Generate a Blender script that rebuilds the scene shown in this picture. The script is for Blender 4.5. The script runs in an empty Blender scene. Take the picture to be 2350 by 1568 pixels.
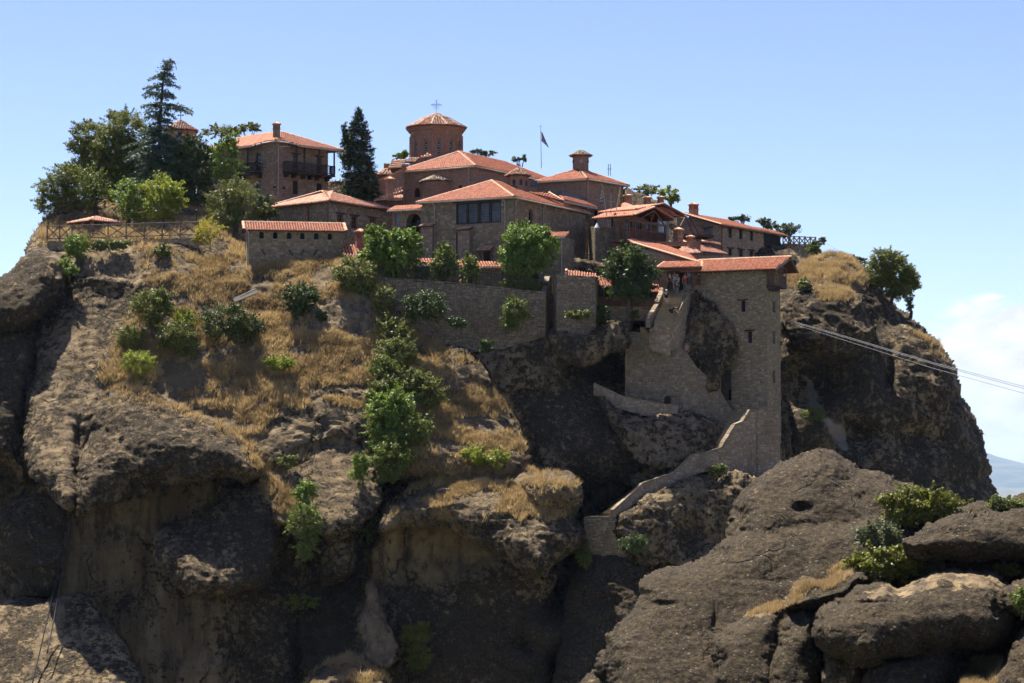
import bpy, math, random
import numpy as np
from mathutils import Vector, Matrix

# ------------------------------------------------------------------ camera, sky, sun, exposure
SC = bpy.context.scene
COL = SC.collection
FPX, CX, CY, W, H = 5528.0, 1175.0, 784.0, 2350.0, 1568.0      # measuring frame of the photograph
PITCH = math.atan(296.0 / FPX)
cam_d = bpy.data.cameras.new('camera')
cam_d.sensor_width = 36.0
cam_d.lens = 36.0 * FPX / W
cam_d.clip_start, cam_d.clip_end = 1.0, 60000.0
cam = bpy.data.objects.new('camera', cam_d)
COL.objects.link(cam)
cam.location = (0, 0, 0)
cam.rotation_euler = (math.pi / 2 + PITCH, 0, 0)
SC.camera = cam

SUN_EL, SUN_AZ = math.radians(66), math.radians(36)              # behind the rock, to the left
sun_dir = Vector((-math.sin(SUN_AZ) * math.cos(SUN_EL), math.cos(SUN_AZ) * math.cos(SUN_EL), math.sin(SUN_EL)))
world = bpy.data.worlds.new('World')
SC.world = world
world.use_nodes = True
wn, wl = world.node_tree.nodes, world.node_tree.links
wn.clear()
sky = wn.new('ShaderNodeTexSky')
sky.sky_type = 'NISHITA'
sky.sun_disc = False
sky.sun_elevation = SUN_EL
sky.sun_rotation = -SUN_AZ
sky.altitude = 600
sky.air_density, sky.dust_density, sky.ozone_density = 1.0, 0.5, 3.6
bg = wn.new('ShaderNodeBackground')
bg.inputs['Strength'].default_value = 0.061
wout = wn.new('ShaderNodeOutputWorld')
# cumulus low over the horizon: noise on the sky direction, white cloud colour added to the sky
tc = wn.new('ShaderNodeTexCoord')
sep = wn.new('ShaderNodeSeparateXYZ')
wl.new(tc.outputs['Generated'], sep.inputs[0])
mp = wn.new('ShaderNodeMapping')
mp.inputs['Scale'].default_value = (1.0, 1.0, 2.2)
mp.inputs['Location'].default_value = (0.31, 0.12, 0.05)
wl.new(tc.outputs['Generated'], mp.inputs[0])
def _noise(scale, det, rough=0.55):
    n = wn.new('ShaderNodeTexNoise')
    n.inputs['Scale'].default_value, n.inputs['Detail'].default_value, n.inputs['Roughness'].default_value = scale, det, rough
    wl.new(mp.outputs[0], n.inputs['Vector'])
    return n
def _m(op, a, b=None, c=None, clamp=False):
    n = wn.new('ShaderNodeMath')
    n.operation, n.use_clamp = op, clamp
    for i, x in enumerate((a, b, c)):
        if x is None:
            continue
        if isinstance(x, (int, float)):
            n.inputs[i].default_value = x
        else:
            wl.new(x, n.inputs[i])
    return n.outputs[0]
big, fine = _noise(15.0, 3.0), _noise(48.0, 9.0, 0.62)
cl = _m('ADD', _m('MULTIPLY', big.outputs['Fac'], 0.75), _m('MULTIPLY', fine.outputs['Fac'], 0.55))
def _ramp(v, lo, hi, a=0.0, b=1.0):
    n = wn.new('ShaderNodeMapRange')
    n.interpolation_type = 'SMOOTHSTEP'
    for k, x in (('From Min', lo), ('From Max', hi), ('To Min', a), ('To Max', b)):
        n.inputs[k].default_value = x
    wl.new(v, n.inputs['Value'])
    return n.outputs[0]
low = _ramp(sep.outputs['Z'], 0.090, 0.050)                      # the cloud bank lies low
east = _ramp(sep.outputs['X'], 0.13, 0.20)                       # and to the east
cov = _m('ADD', cl, _m('MULTIPLY', _m('MULTIPLY', low, east), 0.60))
mk = _ramp(cov, 0.97, 1.09)
shade = wn.new('ShaderNodeMapRange')
shade.inputs['From Min'].default_value, shade.inputs['From Max'].default_value = 0.35, 0.75
shade.inputs['To Min'].default_value, shade.inputs['To Max'].default_value = 0.72, 1.0
wl.new(fine.outputs['Fac'], shade.inputs['Value'])
ccol = wn.new('ShaderNodeVectorMath'); ccol.operation = 'SCALE'
ccol.inputs[0].default_value = (7.0, 7.1, 7.3)
wl.new(shade.outputs[0], ccol.inputs['Scale'])
skc = wn.new('ShaderNodeHueSaturation')
skc.inputs['Saturation'].default_value = 1.1
skc.inputs['Hue'].default_value = 0.524
wl.new(sky.outputs[0], skc.inputs['Color'])
mixc = wn.new('ShaderNodeMix'); mixc.data_type = 'RGBA'
wl.new(mk, mixc.inputs['Factor'])
wl.new(skc.outputs[0], mixc.inputs[6])
wl.new(ccol.outputs[0], mixc.inputs[7])
wl.new(mixc.outputs[2], bg.inputs['Color'])
wl.new(bg.outputs[0], wout.inputs['Surface'])

sun_l = bpy.data.lights.new('sun', 'SUN')
sun_l.energy, sun_l.angle, sun_l.color = 5.0, math.radians(0.53), (1.0, 0.95, 0.86)
sun = bpy.data.objects.new('sun', sun_l)
COL.objects.link(sun)
sun.rotation_euler = sun_dir.to_track_quat('Z', 'Y').to_euler()

SC.view_settings.view_transform, SC.view_settings.look = 'Standard', 'None'
SC.view_settings.exposure, SC.view_settings.gamma = 1.5, 1.0
SC.view_settings.use_curve_mapping = False
SC.render.engine = 'CYCLES'
SC.cycles.use_denoising = True
SC.cycles.max_bounces = 5
SC.cycles.use_adaptive_sampling, SC.cycles.adaptive_threshold = True, 0.025
SC.cycles.diffuse_bounces, SC.cycles.glossy_bounces, SC.cycles.transmission_bounces = 2, 1, 3
SC.cycles.transparent_max_bounces = 6
SC.cycles.caustics_reflective = SC.cycles.caustics_refractive = False

RNG = np.random.default_rng(7)
random.seed(7)
COSP, SINP = math.cos(PITCH), math.sin(PITCH)

def P(u, v, Y):
    """a point seen at (u, v) in the photograph's frame, Y metres ahead of the viewpoint"""
    x, y = (u - CX) / FPX, -(v - CY) / FPX
    dy = COSP - y * SINP
    t = Y / dy
    return Vector((x * t, Y, (SINP + y * COSP) * t))

def PN(u, v, Y):
    x, y = (u - CX) / FPX, -(v - CY) / FPX
    t = Y / (COSP - y * SINP)
    return np.stack([x * t, Y, (SINP + y * COSP) * t], -1)

def proj(p):
    z = p[1] * COSP + p[2] * SINP
    return CX + FPX * p[0] / z, CY - FPX * (-p[1] * SINP + p[2] * COSP) / z

# ------------------------------------------------------------------ noise
def _hash(ix, iy, iz, seed):
    h = (ix.astype(np.uint32) * np.uint32(374761393) + iy.astype(np.uint32) * np.uint32(668265263)
         + iz.astype(np.uint32) * np.uint32(2147483647) + np.uint32(seed * 1013904223 & 0xffffffff))
    h = (h ^ (h >> np.uint32(13))) * np.uint32(1274126177)
    h = h ^ (h >> np.uint32(16))
    return (h & np.uint32(0xffffff)).astype(np.float32) / 16777215.0

def vnoise(p, seed=0):
    i = np.floor(p).astype(np.int64)
    f = (p - i).astype(np.float32)
    f = f * f * (3 - 2 * f)
    i = i.astype(np.int32)
    r = 0
    for dx in (0, 1):
        for dy in (0, 1):
            for dz in (0, 1):
                w = (f[..., 0] if dx else 1 - f[..., 0]) * (f[..., 1] if dy else 1 - f[..., 1]) * (f[..., 2] if dz else 1 - f[..., 2])
                r = r + w * _hash(i[..., 0] + dx, i[..., 1] + dy, i[..., 2] + dz, seed)
    return r * 2 - 1

def fbm(p, octv=4, seed=0, gain=0.5):
    a, r = 1.0, 0
    for o in range(octv):
        r = r + a * vnoise(p * (2.03 ** o) + 17.3 * o, seed + o)
        a *= gain
    return r

# ------------------------------------------------------------------ mesh helpers
def np_mesh(name, V, F, tint=None, attrs=None, smooth=False):
    """V (n,3); F: one (m,k) integer array or a list of them"""
    me = bpy.data.meshes.new(name)
    Fs = F if isinstance(F, list) else [F]
    Fs = [np.asarray(f, np.int32) for f in Fs if len(f)]
    loops = np.concatenate([f.ravel() for f in Fs])
    tot = np.concatenate([np.full(len(f), f.shape[1], np.int32) for f in Fs])
    start = np.concatenate([[0], np.cumsum(tot)[:-1]]).astype(np.int32)
    me.vertices.add(len(V))
    me.vertices.foreach_set('co', np.ascontiguousarray(V, np.float32).ravel())
    me.loops.add(len(loops))
    me.loops.foreach_set('vertex_index', loops)
    me.polygons.add(len(tot))
    me.polygons.foreach_set('loop_start', start)
    me.polygons.foreach_set('loop_total', tot)
    if smooth:
        me.polygons.foreach_set('use_smooth', np.ones(len(tot), bool))
    me.update(calc_edges=True)
    d = dict(attrs or {})
    if tint is not None:
        d['tint'] = tint
    for k, a in d.items():
        at = me.attributes.new(k, 'FLOAT', 'POINT')
        at.data.foreach_set('value', np.ascontiguousarray(a, np.float32))
    return me

def link(name, me, mat=None, parent=None):
    o = bpy.data.objects.new(name, me)
    COL.objects.link(o)
    if mat is not None and me is not None and not me.materials:
        me.materials.append(mat)
    if parent is not None:
        o.parent = parent
    return o

def tag(o, label=None, cat=None, group=None, kind=None):
    if label: o['label'] = label
    if cat: o['category'] = cat
    if group: o['group'] = group
    if kind: o['kind'] = kind
    return o

def empty(name, loc, label=None, cat=None, group=None):
    """a thing's base; its parts are built in world coordinates and parented here"""
    o = bpy.data.objects.new(name, None)
    o.empty_display_size = 0.3
    COL.objects.link(o)
    o.location = loc
    return tag(o, label, cat, group)

def put(name, me, mat, parent, kind=None):
    """link a mesh given in world coordinates as a part of a thing or of one of its parts"""
    o = link(name, me, mat, parent)
    off = Vector((0, 0, 0))
    q = parent
    while q is not None:
        off += q.location
        q = q.parent
    o.location = -off
    if kind: o['kind'] = kind
    return o

class MB:
    """collects polygons in world coordinates and builds ONE mesh"""
    def __init__(self):
        self.v, self.f, self.t = [], [], []
    def poly(self, pts, tint=0.5):
        i = len(self.v)
        self.v += [tuple(p) for p in pts]
        self.t += [tint] * len(pts)
        self.f.append(tuple(range(i, i + len(pts))))
    def box(self, c, X, Y, Z, tint=0.5):
        """centre and three half-axis vectors"""
        c, X, Y, Z = Vector(c), Vector(X), Vector(Y), Vector(Z)
        i = len(self.v)
        for a in (-1, 1):
            for b in (-1, 1):
                for d in (-1, 1):
                    self.v.append(tuple(c + X * a + Y * b + Z * d))
        self.t += [tint] * 8
        for q in ((0, 1, 3, 2), (4, 6, 7, 5), (0, 4, 5, 1), (2, 3, 7, 6), (0, 2, 6, 4), (1, 5, 7, 3)):
            self.f.append(tuple(i + k for k in q))
    def bar(self, a, b, w, h=None, up=(0, 0, 1), tint=0.5):
        a, b = Vector(a), Vector(b)
        d = b - a
        if d.length < 1e-6: return
        n = d.normalized()
        s = n.cross(Vector(up))
        if s.length < 1e-3: s = n.cross(Vector((0, 1, 0)))
        s.normalize()
        t = s.cross(n)
        h = w if h is None else h
        self.box((a + b) / 2, d / 2, s * (w / 2), t * (h / 2), tint)
    def tube(self, pts, r, seg=6, tint=0.5, cap=True):
        pts = [Vector(p) for p in pts]
        rs = r if isinstance(r, (list, tuple)) else [r] * len(pts)
        rings = []
        for k, p in enumerate(pts):
            d = (pts[min(k + 1, len(pts) - 1)] - pts[max(k - 1, 0)])
            n = d.normalized() if d.length > 1e-9 else Vector((0, 0, 1))
            s = n.cross(Vector((0, 0, 1)))
            if s.length < 1e-2: s = n.cross(Vector((0, 1, 0)))
            s.normalize(); t = s.cross(n)
            i = len(self.v)
            for j in range(seg):
                a = 2 * math.pi * j / seg
                self.v.append(tuple(p + (s * math.cos(a) + t * math.sin(a)) * rs[k]))
            self.t += [tint] * seg
            rings.append(i)
        for k in range(len(rings) - 1):
            for j in range(seg):
                self.f.append((rings[k] + j, rings[k] + (j + 1) % seg, rings[k + 1] + (j + 1) % seg, rings[k + 1] + j))
        if cap:
            self.f.append(tuple(rings[0] + j for j in reversed(range(seg))))
            self.f.append(tuple(rings[-1] + j for j in range(seg)))
    def lathe(self, c, prof, seg=16, tint=0.5, a0=0.0, a1=2 * math.pi, rot=0.0):
        """prof: list of (r, z) from bottom to top about a vertical axis through c"""
        c = Vector(c)
        full = abs(a1 - a0 - 2 * math.pi) < 1e-6
        n = seg if full else seg + 1
        i0 = len(self.v)
        for r, z in prof:
            for j in range(n):
                a = rot + a0 + (a1 - a0) * j / seg
                self.v.append((c.x + r * math.cos(a), c.y + r * math.sin(a), c.z + z))
        self.t += [tint] * (n * len(prof))
        for k in range(len(prof) - 1):
            for j in range(seg):
                b = (j + 1) % n if full else j + 1
                self.f.append((i0 + k * n + j, i0 + k * n + b, i0 + (k + 1) * n + b, i0 + (k + 1) * n + j))
    def mesh(self, name, smooth=False):
        me = bpy.data.meshes.new(name)
        me.from_pydata(self.v, [], self.f)
        at = me.attributes.new('tint', 'FLOAT', 'POINT')
        at.data.foreach_set('value', np.array(self.t, np.float32))
        if smooth:
            me.polygons.foreach_set('use_smooth', np.ones(len(me.polygons), bool))
        me.update()
        return me
    def put(self, name, mat, parent, kind=None, smooth=False):
        return put(name, self.mesh(name, smooth), mat, parent, kind)
    def top(self, name, mat, label, cat, group=None, smooth=False):
        """link as a thing of its own"""
        return tag(link(name, self.mesh(name, smooth), mat), label, cat, group)

# ------------------------------------------------------------------ materials
class NT:
    def __init__(self, name):
        self.m = bpy.data.materials.new(name)
        self.m.use_nodes = True
        self.t = self.m.node_tree
        self.n, self.l = self.t.nodes, self.t.links
        self.n.clear()
        self.out = self.n.new('ShaderNodeOutputMaterial')
    def node(self, kind, **kw):
        x = self.n.new(kind)
        for k, v in kw.items():
            setattr(x, k, v)
        return x
    def set(self, node, sock, v):
        s = node.inputs[sock]
        if hasattr(v, 'is_linked') or isinstance(v, bpy.types.NodeSocket):
            self.l.new(v, s)
        else:
            if isinstance(v, (tuple, list)) and len(v) == 3 and s.type == 'RGBA':
                v = (*v, 1.0)
            s.default_value = v
    def math(self, op, a, b=0.5, clamp=False, c=None):
        x = self.node('ShaderNodeMath', operation=op, use_clamp=clamp)
        self.set(x, 0, a); self.set(x, 1, b)
        if c is not None: self.set(x, 2, c)
        return x.outputs[0]
    def noise(self, scale, det=4, rough=0.55, vec=None):
        x = self.node('ShaderNodeTexNoise')
        self.set(x, 'Scale', scale); self.set(x, 'Detail', det); self.set(x, 'Roughness', rough)
        if vec is not None: self.set(x, 'Vector', vec)
        return x.outputs['Fac']
    def voro(self, scale, vec=None, out='Distance', feature='F1'):
        x = self.node('ShaderNodeTexVoronoi', feature=feature)
        self.set(x, 'Scale', scale)
        if vec is not None: self.set(x, 'Vector', vec)
        return x.outputs[out]
    def attr(self, name):
        x = self.node('ShaderNodeAttribute', attribute_name=name)
        return x.outputs['Fac']
    def mix(self, f, a, b, blend='MIX'):
        x = self.node('ShaderNodeMix', data_type='RGBA', blend_type=blend)
        self.set(x, 'Factor', f); self.set(x, 6, a); self.set(x, 7, b)
        return x.outputs[2]
    def ramp(self, f, lo, hi, a=0.0, b=1.0, smooth=True):
        x = self.node('ShaderNodeMapRange', interpolation_type='SMOOTHSTEP' if smooth else 'LINEAR')
        self.set(x, 'Value', f); self.set(x, 'From Min', lo); self.set(x, 'From Max', hi)
        self.set(x, 'To Min', a); self.set(x, 'To Max', b)
        return x.outputs[0]
    def pos(self, scale=(1, 1, 1)):
        g = self.node('ShaderNodeNewGeometry')
        if scale == (1, 1, 1): return g.outputs['Position']
        x = self.node('ShaderNodeVectorMath', operation='MULTIPLY')
        self.set(x, 0, g.outputs['Position']); x.inputs[1].default_value = scale
        return x.outputs[0]
    def bump(self, h, strength=0.5, dist=0.05, normal=None):
        x = self.node('ShaderNodeBump')
        self.set(x, 'Strength', strength); self.set(x, 'Distance', dist); self.set(x, 'Height', h)
        if normal is not None: self.set(x, 'Normal', normal)
        return x.outputs[0]
    def bsdf(self, color, rough=0.8, normal=None, metal=0.0, spec=0.3):
        x = self.node('ShaderNodeBsdfPrincipled')
        self.set(x, 'Base Color', color); self.set(x, 'Roughness', rough); self.set(x, 'Metallic', metal)
        self.set(x, 'Specular IOR Level', spec)
        if normal is not None: self.set(x, 'Normal', normal)
        self.l.new(x.outputs[0], self.out.inputs['Surface'])
        return x

def plain(name, c, c2=None, rough=0.75, scale=6.0, bump=0.25, metal=0.0, spec=0.3, tint=0.0, stretch=(1, 1, 1)):
    """colour that wanders between two tones with noise, plus fine relief; tint: how far the per-piece value shifts it"""
    t = NT(name)
    p = t.pos(stretch)
    c2 = c2 or tuple(x * 0.62 for x in c)
    col = t.mix(t.ramp(t.noise(scale, 5, 0.6, p), 0.3, 0.72), c2, c)
    col = t.mix(t.ramp(t.noise(scale * 0.13, 3, 0.5, p), 0.42, 0.75, 0.0, 0.35), col, tuple(x * 0.6 for x in c2))
    if tint:
        v = t.ramp(t.attr('tint'), 0.0, 1.0, 1 - tint, 1 + tint, False)
        hv = t.node('ShaderNodeHueSaturation')
        t.set(hv, 'Value', v); t.set(hv, 'Color', col)
        col = hv.outputs[0]
    t.bsdf(col, rough, t.bump(t.noise(scale * 3, 4, 0.6, p), bump, 0.03), metal, spec)
    return t.m
# ------------------------------------------------------------------ rock
def rock_material():
    t = NT('conglomerate_rock')
    p = t.pos()
    pz = t.pos((1.0, 1.0, 0.22))
    lich, tan, soil = t.attr('lich'), t.attr('tan'), t.attr('grass')
    grey = t.mix(t.ramp(t.noise(0.9, 6, 0.66, p), 0.3, 0.7), (0.112, 0.077, 0.040), (0.245, 0.177, 0.096))
    warm = t.mix(t.ramp(t.noise(0.35, 6, 0.66, pz), 0.35, 0.7), (0.140, 0.099, 0.049), (0.300, 0.218, 0.118))
    base = t.mix(t.ramp(t.math('ADD', tan, t.math('MULTIPLY', t.math('SUBTRACT', t.noise(0.5, 5, .65, p), .5), 1.1)), .25, .75), grey, warm)
    st = t.ramp(t.noise(0.9, 7, 0.7, t.pos((1, 1, 0.16))), 0.46, 0.66)
    base = t.mix(t.math('MULTIPLY', st, 0.8), base, (0.030, 0.024, 0.019))
    ps = t.ramp(t.noise(0.55, 6, 0.68, t.pos((1.3, 1.3, 0.12))), 0.62, 0.74)
    base = t.mix(t.math('MULTIPLY', ps, 0.4), base, (0.26, 0.225, 0.175))
    bd = t.ramp(t.noise(1.6, 4, 0.65, t.pos((0.10, 0.10, 1.0))), 0.5, 0.72)
    base = t.mix(t.math('MULTIPLY', bd, 0.35), base, (0.075, 0.058, 0.042))
    ck = t.node('ShaderNodeTexVoronoi', feature='DISTANCE_TO_EDGE'); t.set(ck, 'Scale', .28)
    wv = t.node('ShaderNodeVectorMath', operation='ADD'); t.set(wv, 0, t.pos((1, 1, .55)))
    wn_ = t.node('ShaderNodeTexNoise'); t.set(wn_, 'Scale', .7); t.set(wn_, 'Detail', 5); t.set(wn_, 'Vector', p)
    wsc = t.node('ShaderNodeVectorMath', operation='SCALE'); t.set(wsc, 0, wn_.outputs['Color']); wsc.inputs['Scale'].default_value = 2.4
    t.set(wv, 1, wsc.outputs[0]); t.set(ck, 'Vector', wv.outputs[0])
    crack = t.math('MULTIPLY', t.ramp(ck.outputs['Distance'], .05, .008), t.ramp(t.noise(.25, 3, .6, p), .5, .62))
    base = t.mix(t.ramp(t.math('ADD', t.attr('pale'), t.math('MULTIPLY', t.noise(.8, 5, .7, t.pos((1, 1, .2))), .5)), .75, 1.1, 0, .75), base, (.25, .215, .17))
    base = t.mix(t.math('MULTIPLY', crack, .85), base, (.016, .013, .010))
    # black lichen: large patches broken into spots
    n1 = t.noise(0.30, 5, 0.66, p)
    n2 = t.noise(1.9, 8, 0.74, p)
    lm = t.math('ADD', t.math('MULTIPLY', n1, 0.75), t.math('MULTIPLY', n2, 1.35))
    lm = t.math('ADD', lm, t.math('MULTIPLY', lich, 0.55))
    lm = t.ramp(lm, 1.13, 1.21)
    lcol = t.mix(t.ramp(t.noise(4, 4, 0.65, p), 0.35, 0.68), (0.012, 0.0095, 0.0062), (0.058, 0.042, 0.022))
    col = t.mix(t.math('MULTIPLY', lm, 0.93), base, lcol)
    # brown moss cushions near the grass
    ms = t.math('MULTIPLY', t.ramp(t.math('ADD', t.noise(1.7, 5, 0.65, p), t.math('MULTIPLY', soil, 0.35)), 0.62, 0.74), t.ramp(soil, 0.02, 0.35))
    col = t.mix(ms, col, t.mix(t.noise(4, 3, 0.6, p), (0.075, 0.052, 0.028), (0.200, 0.145, 0.080)))
    # pale pebbles of the conglomerate
    vd = t.voro(3.4, p)
    vc = t.node('ShaderNodeTexVoronoi'); t.set(vc, 'Scale', 3.4); t.set(vc, 'Vector', p)
    sepc = t.node('ShaderNodeSeparateColor'); t.set(sepc, 0, vc.outputs['Color'])
    peb = t.math('MULTIPLY', t.ramp(vd, 0.30, 0.22), t.ramp(sepc.outputs[0], 0.72, 0.80))
    col = t.mix(t.math('MULTIPLY', peb, 0.5), col, t.mix(sepc.outputs[1], (0.10, 0.08, 0.06), (0.24, 0.20, 0.15)))
    vd2 = t.voro(8.5, p)
    vc2 = t.node('ShaderNodeTexVoronoi'); t.set(vc2, 'Scale', 8.5); t.set(vc2, 'Vector', p)
    sp2 = t.node('ShaderNodeSeparateColor'); t.set(sp2, 0, vc2.outputs['Color'])
    peb2 = t.math('MULTIPLY', t.ramp(vd2, 0.34, 0.22), t.ramp(sp2.outputs[0], 0.74, 0.82))
    col = t.mix(t.math('MULTIPLY', peb2, 0.5), col, t.mix(sp2.outputs[1], (0.10, 0.085, 0.065), (0.26, 0.22, 0.17)))
    h = t.math('ADD', t.math('MULTIPLY', t.noise(1.6, 6, 0.66, p), 1.0), t.math('MULTIPLY', peb, 0.22))
    h = t.math('ADD', h, t.math('MULTIPLY', t.noise(9, 4, 0.65, p), 0.35))
    h = t.math('ADD', h, t.math('MULTIPLY', lm, 0.18))
    h = t.math('SUBTRACT', h, t.math('MULTIPLY', crack, 0.6))
    t.bsdf(col, 0.93, t.bump(h, 1.0, 0.20), 0, 0.12)
    return t.m
M_ROCK = rock_material()

def seg_dist(px, py, poly):
    """signed distance to a closed polygon in measuring pixels, positive inside"""
    d = np.full(px.shape, 1e9, np.float32)
    ins = np.zeros(px.shape, bool)
    n = len(poly)
    for i in range(n):
        x0, y0 = poly[i]; x1, y1 = poly[(i + 1) % n]
        ex, ey = x1 - x0, y1 - y0
        L = ex * ex + ey * ey + 1e-9
        s = np.clip(((px - x0) * ex + (py - y0) * ey) / L, 0, 1)
        d = np.minimum(d, (px - x0 - s * ex) ** 2 + (py - y0 - s * ey) ** 2)
        c = ((y0 > py) != (y1 > py)) & (px < ex * (py - y0) / (ey if abs(ey) > 1e-9 else 1e-9) + x0)
        ins ^= c
    d = np.sqrt(d)
    return np.where(ins, d, -d)

def chaikin(poly, k=2):
    p = [np.array(q, float) for q in poly]
    for _ in range(k):
        r = []
        for i in range(len(p)):
            a, b = p[i], p[(i + 1) % len(p)]
            r += [a * 0.78 + b * 0.22, a * 0.22 + b * 0.78]
        p = r
    return [tuple(q) for q in p]

def relief(name, u0, u1, v0, v1, step, lobes, hollows, paint, ppm, amp, label=None, seed=3):
    """a rock face composed of swelling lobes (outline, distance, lean, rounding), each a real bulge in depth"""
    us, vs = np.arange(u0, u1 + 1, step, dtype=np.float32), np.arange(v0, v1 + 1, step, dtype=np.float32)
    U, V = np.meshgrid(us, vs)
    Y = np.full(U.shape, 1e6, np.float32)
    A = {k: np.zeros(U.shape, np.float32) for k in ('lich', 'tan', 'grass', 'rough', 'pale')}
    # wobble the outlines so no edge is a drawn line
    q = np.stack([U / 46, V / 46, np.zeros_like(U)], -1)
    wu, wv = 9.0 * fbm(q, 5, 11, .6), 9.0 * fbm(q, 5, 23, .6)
    for lb in lobes:
        poly = chaikin(lb['p'])
        xs, ys = [a for a, b in poly], [b for a, b in poly]
        i0, i1 = max(0, int((min(ys) - v0 - 25) / step)), int((max(ys) - v0 + 25) / step) + 2
        j0, j1 = max(0, int((min(xs) - u0 - 25) / step)), int((max(xs) - u0 + 25) / step) + 2
        if i1 <= 0 or j1 <= 0: continue
        sl = (slice(i0, i1), slice(j0, j1))
        uu, vv = U[sl], V[sl]
        if uu.size == 0: continue
        d = seg_dist(uu + wu[sl], vv + wv[sl], poly)
        cu, cv = lb.get('c', (0.5 * (min(xs) + max(xs)), 0.5 * (min(ys) + max(ys))))
        R, B = lb.get('R', 50), lb.get('B', 3.0)
        tt = 1 - np.clip(d / R, 0, 1)
        y = lb['Y'] + lb.get('g', 0.3) * (cv - vv) / ppm + lb.get('gu', 0.0) * (uu - cu) / ppm + (.8 if ppm < 30 else 1.0) * B * (1 - np.sqrt(np.clip(1 - tt ** 2, 0, 1)))
        y = np.where(d > 0, y, 1e6)
        Ys = Y[sl]
        k = lb.get('k', 2.8 if ppm < 30 else .7)
        # soft minimum where both surfaces exist
        hh = np.clip(0.5 + 0.5 * (Ys - y) / k, 0, 1)
        sm = Ys * (1 - hh) + y * hh - k * hh * (1 - hh) * 0.5
        both = (Ys < 1e5) & (y < 1e5)
        new = np.where(both, sm, np.minimum(Ys, y))
        wgt = np.where(y < 1e5, np.where(Ys < 1e5, hh, 1.0), 0.0)
        Y[sl] = new
        for kk in A:
            A[kk][sl] = A[kk][sl] * (1 - wgt) + lb.get(kk, {'lich': 0.35, 'tan': 0.2, 'grass': 0.0, 'rough': 1.0, 'pale': 0.0}[kk]) * wgt
    for (cu, cv, ru, rv, dy) in hollows:
        r2 = ((U - cu) / ru) ** 2 + ((V - cv) / rv) ** 2
        Y = np.where(Y < 1e5, Y + dy * np.exp(-r2 * 1.6), Y)
    for kk in A:
        for _ in range(3):
            for ax in (0, 1):
                x = A[kk]; A[kk] = (np.roll(x, 3, ax) + np.roll(x, -3, ax) + np.roll(x, 6, ax) + np.roll(x, -6, ax) + x) / 5
    if ppm > 30: A['lich'] += .17
    for (poly, key, val, soft) in paint:
        d = seg_dist(U + 1.6 * wu, V + 1.6 * wv, poly)
        w = np.clip(0.5 + d / soft, 0, 1)
        A[key] = A[key] * (1 - w) + val * w
    ok = Y < 1e5
    Yf = np.where(ok, Y, np.nanmax(np.where(ok, Y, -1)))
    p3 = PN(U, V, Yf)
    # rough the surface along its own normal: swells, ledges, knobs
    du = np.gradient(p3, axis=1); dv = np.gradient(p3, axis=0)
    N = np.cross(dv, du)
    N /= np.linalg.norm(N, axis=-1, keepdims=True) + 1e-9
    N = np.where(N[..., 1:2] > 0, -N, N)
    s = p3 * np.array([1, 1, 1.0])
    wz = s + 1.3 * np.stack([fbm(s / 3.1, 2, seed + 31), fbm(s / 3.1, 2, seed + 33), fbm(s / 3.1, 2, seed + 35)], -1)
    big = fbm(s / 8.0, 3, seed) * 0.9
    rid = (1 - np.abs(fbm(wz / 4.2, 4, seed + 3))) * 0.6 - 0.35            # sharp-crested swells and clefts
    ph = wz[..., 2] / 1.55 + 0.8 * fbm(wz / 5.0, 2, seed + 5)
    led = ((ph - np.floor(ph)) ** 1.6 - .4) * 0.30                          # weathered ledges, each overhanging the next
    flu = (1 - np.abs(fbm(wz * np.array([.75, .75, .10]), 3, seed + 7))) * 0.42 - .25   # fluting down steep faces
    mid = fbm(wz / 1.5, 4, seed + 9, .6) * 0.34
    knob = np.abs(fbm(s / 0.55, 3, seed + 14)) * 0.20
    pit = -np.clip(fbm(s / np.array([1.3, 1.3, .8]), 3, seed + 19) - .45, 0, 1) * .6
    steep = np.clip(1.25 - np.abs(N[..., 2]) * 1.3, .15, 1)
    fade = np.clip((np.abs(N[..., 1]) - 0.05) / 0.22, 0, 1)
    flat = 1 - 0.7 * np.clip(A['grass'], 0, 1)
    disp = amp * A['rough'] * fade * (big + (rid + pit) * flat + led * steep * flat + flu * steep + mid * (0.5 + 0.5 * flat) + knob * (0.3 + 0.7 * flat))
    p3 = p3 + N * disp[..., None]
    idx = np.arange(U.size).reshape(U.shape)
    a, b, c, e = idx[:-1, :-1], idx[:-1, 1:], idx[1:, 1:], idx[1:, :-1]
    fk = ok[:-1, :-1] & ok[:-1, 1:] & ok[1:, 1:] & ok[1:, :-1]
    F = np.stack([a[fk], e[fk], c[fk], b[fk]], -1)
    used = np.zeros(U.size, bool); used[F.ravel()] = True
    remap = np.cumsum(used) - 1
    me = np_mesh(name, p3.reshape(-1, 3)[used], remap[F], attrs={k: x.ravel()[used] for k, x in A.items() if k != 'rough'}, smooth=True)
    o = link(name, me, M_ROCK)
    tag(o, label, 'rock' if label else None, None, 'structure')
    return dict(p=p3, A=A, ok=ok, u0=u0, v0=v0, step=step, o=o, N=N)

def L(p, Y, g=0.3, R=50, B=3.0, **k):
    return dict(p=p, Y=Y, g=g, R=R, B=B, **k)

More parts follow.
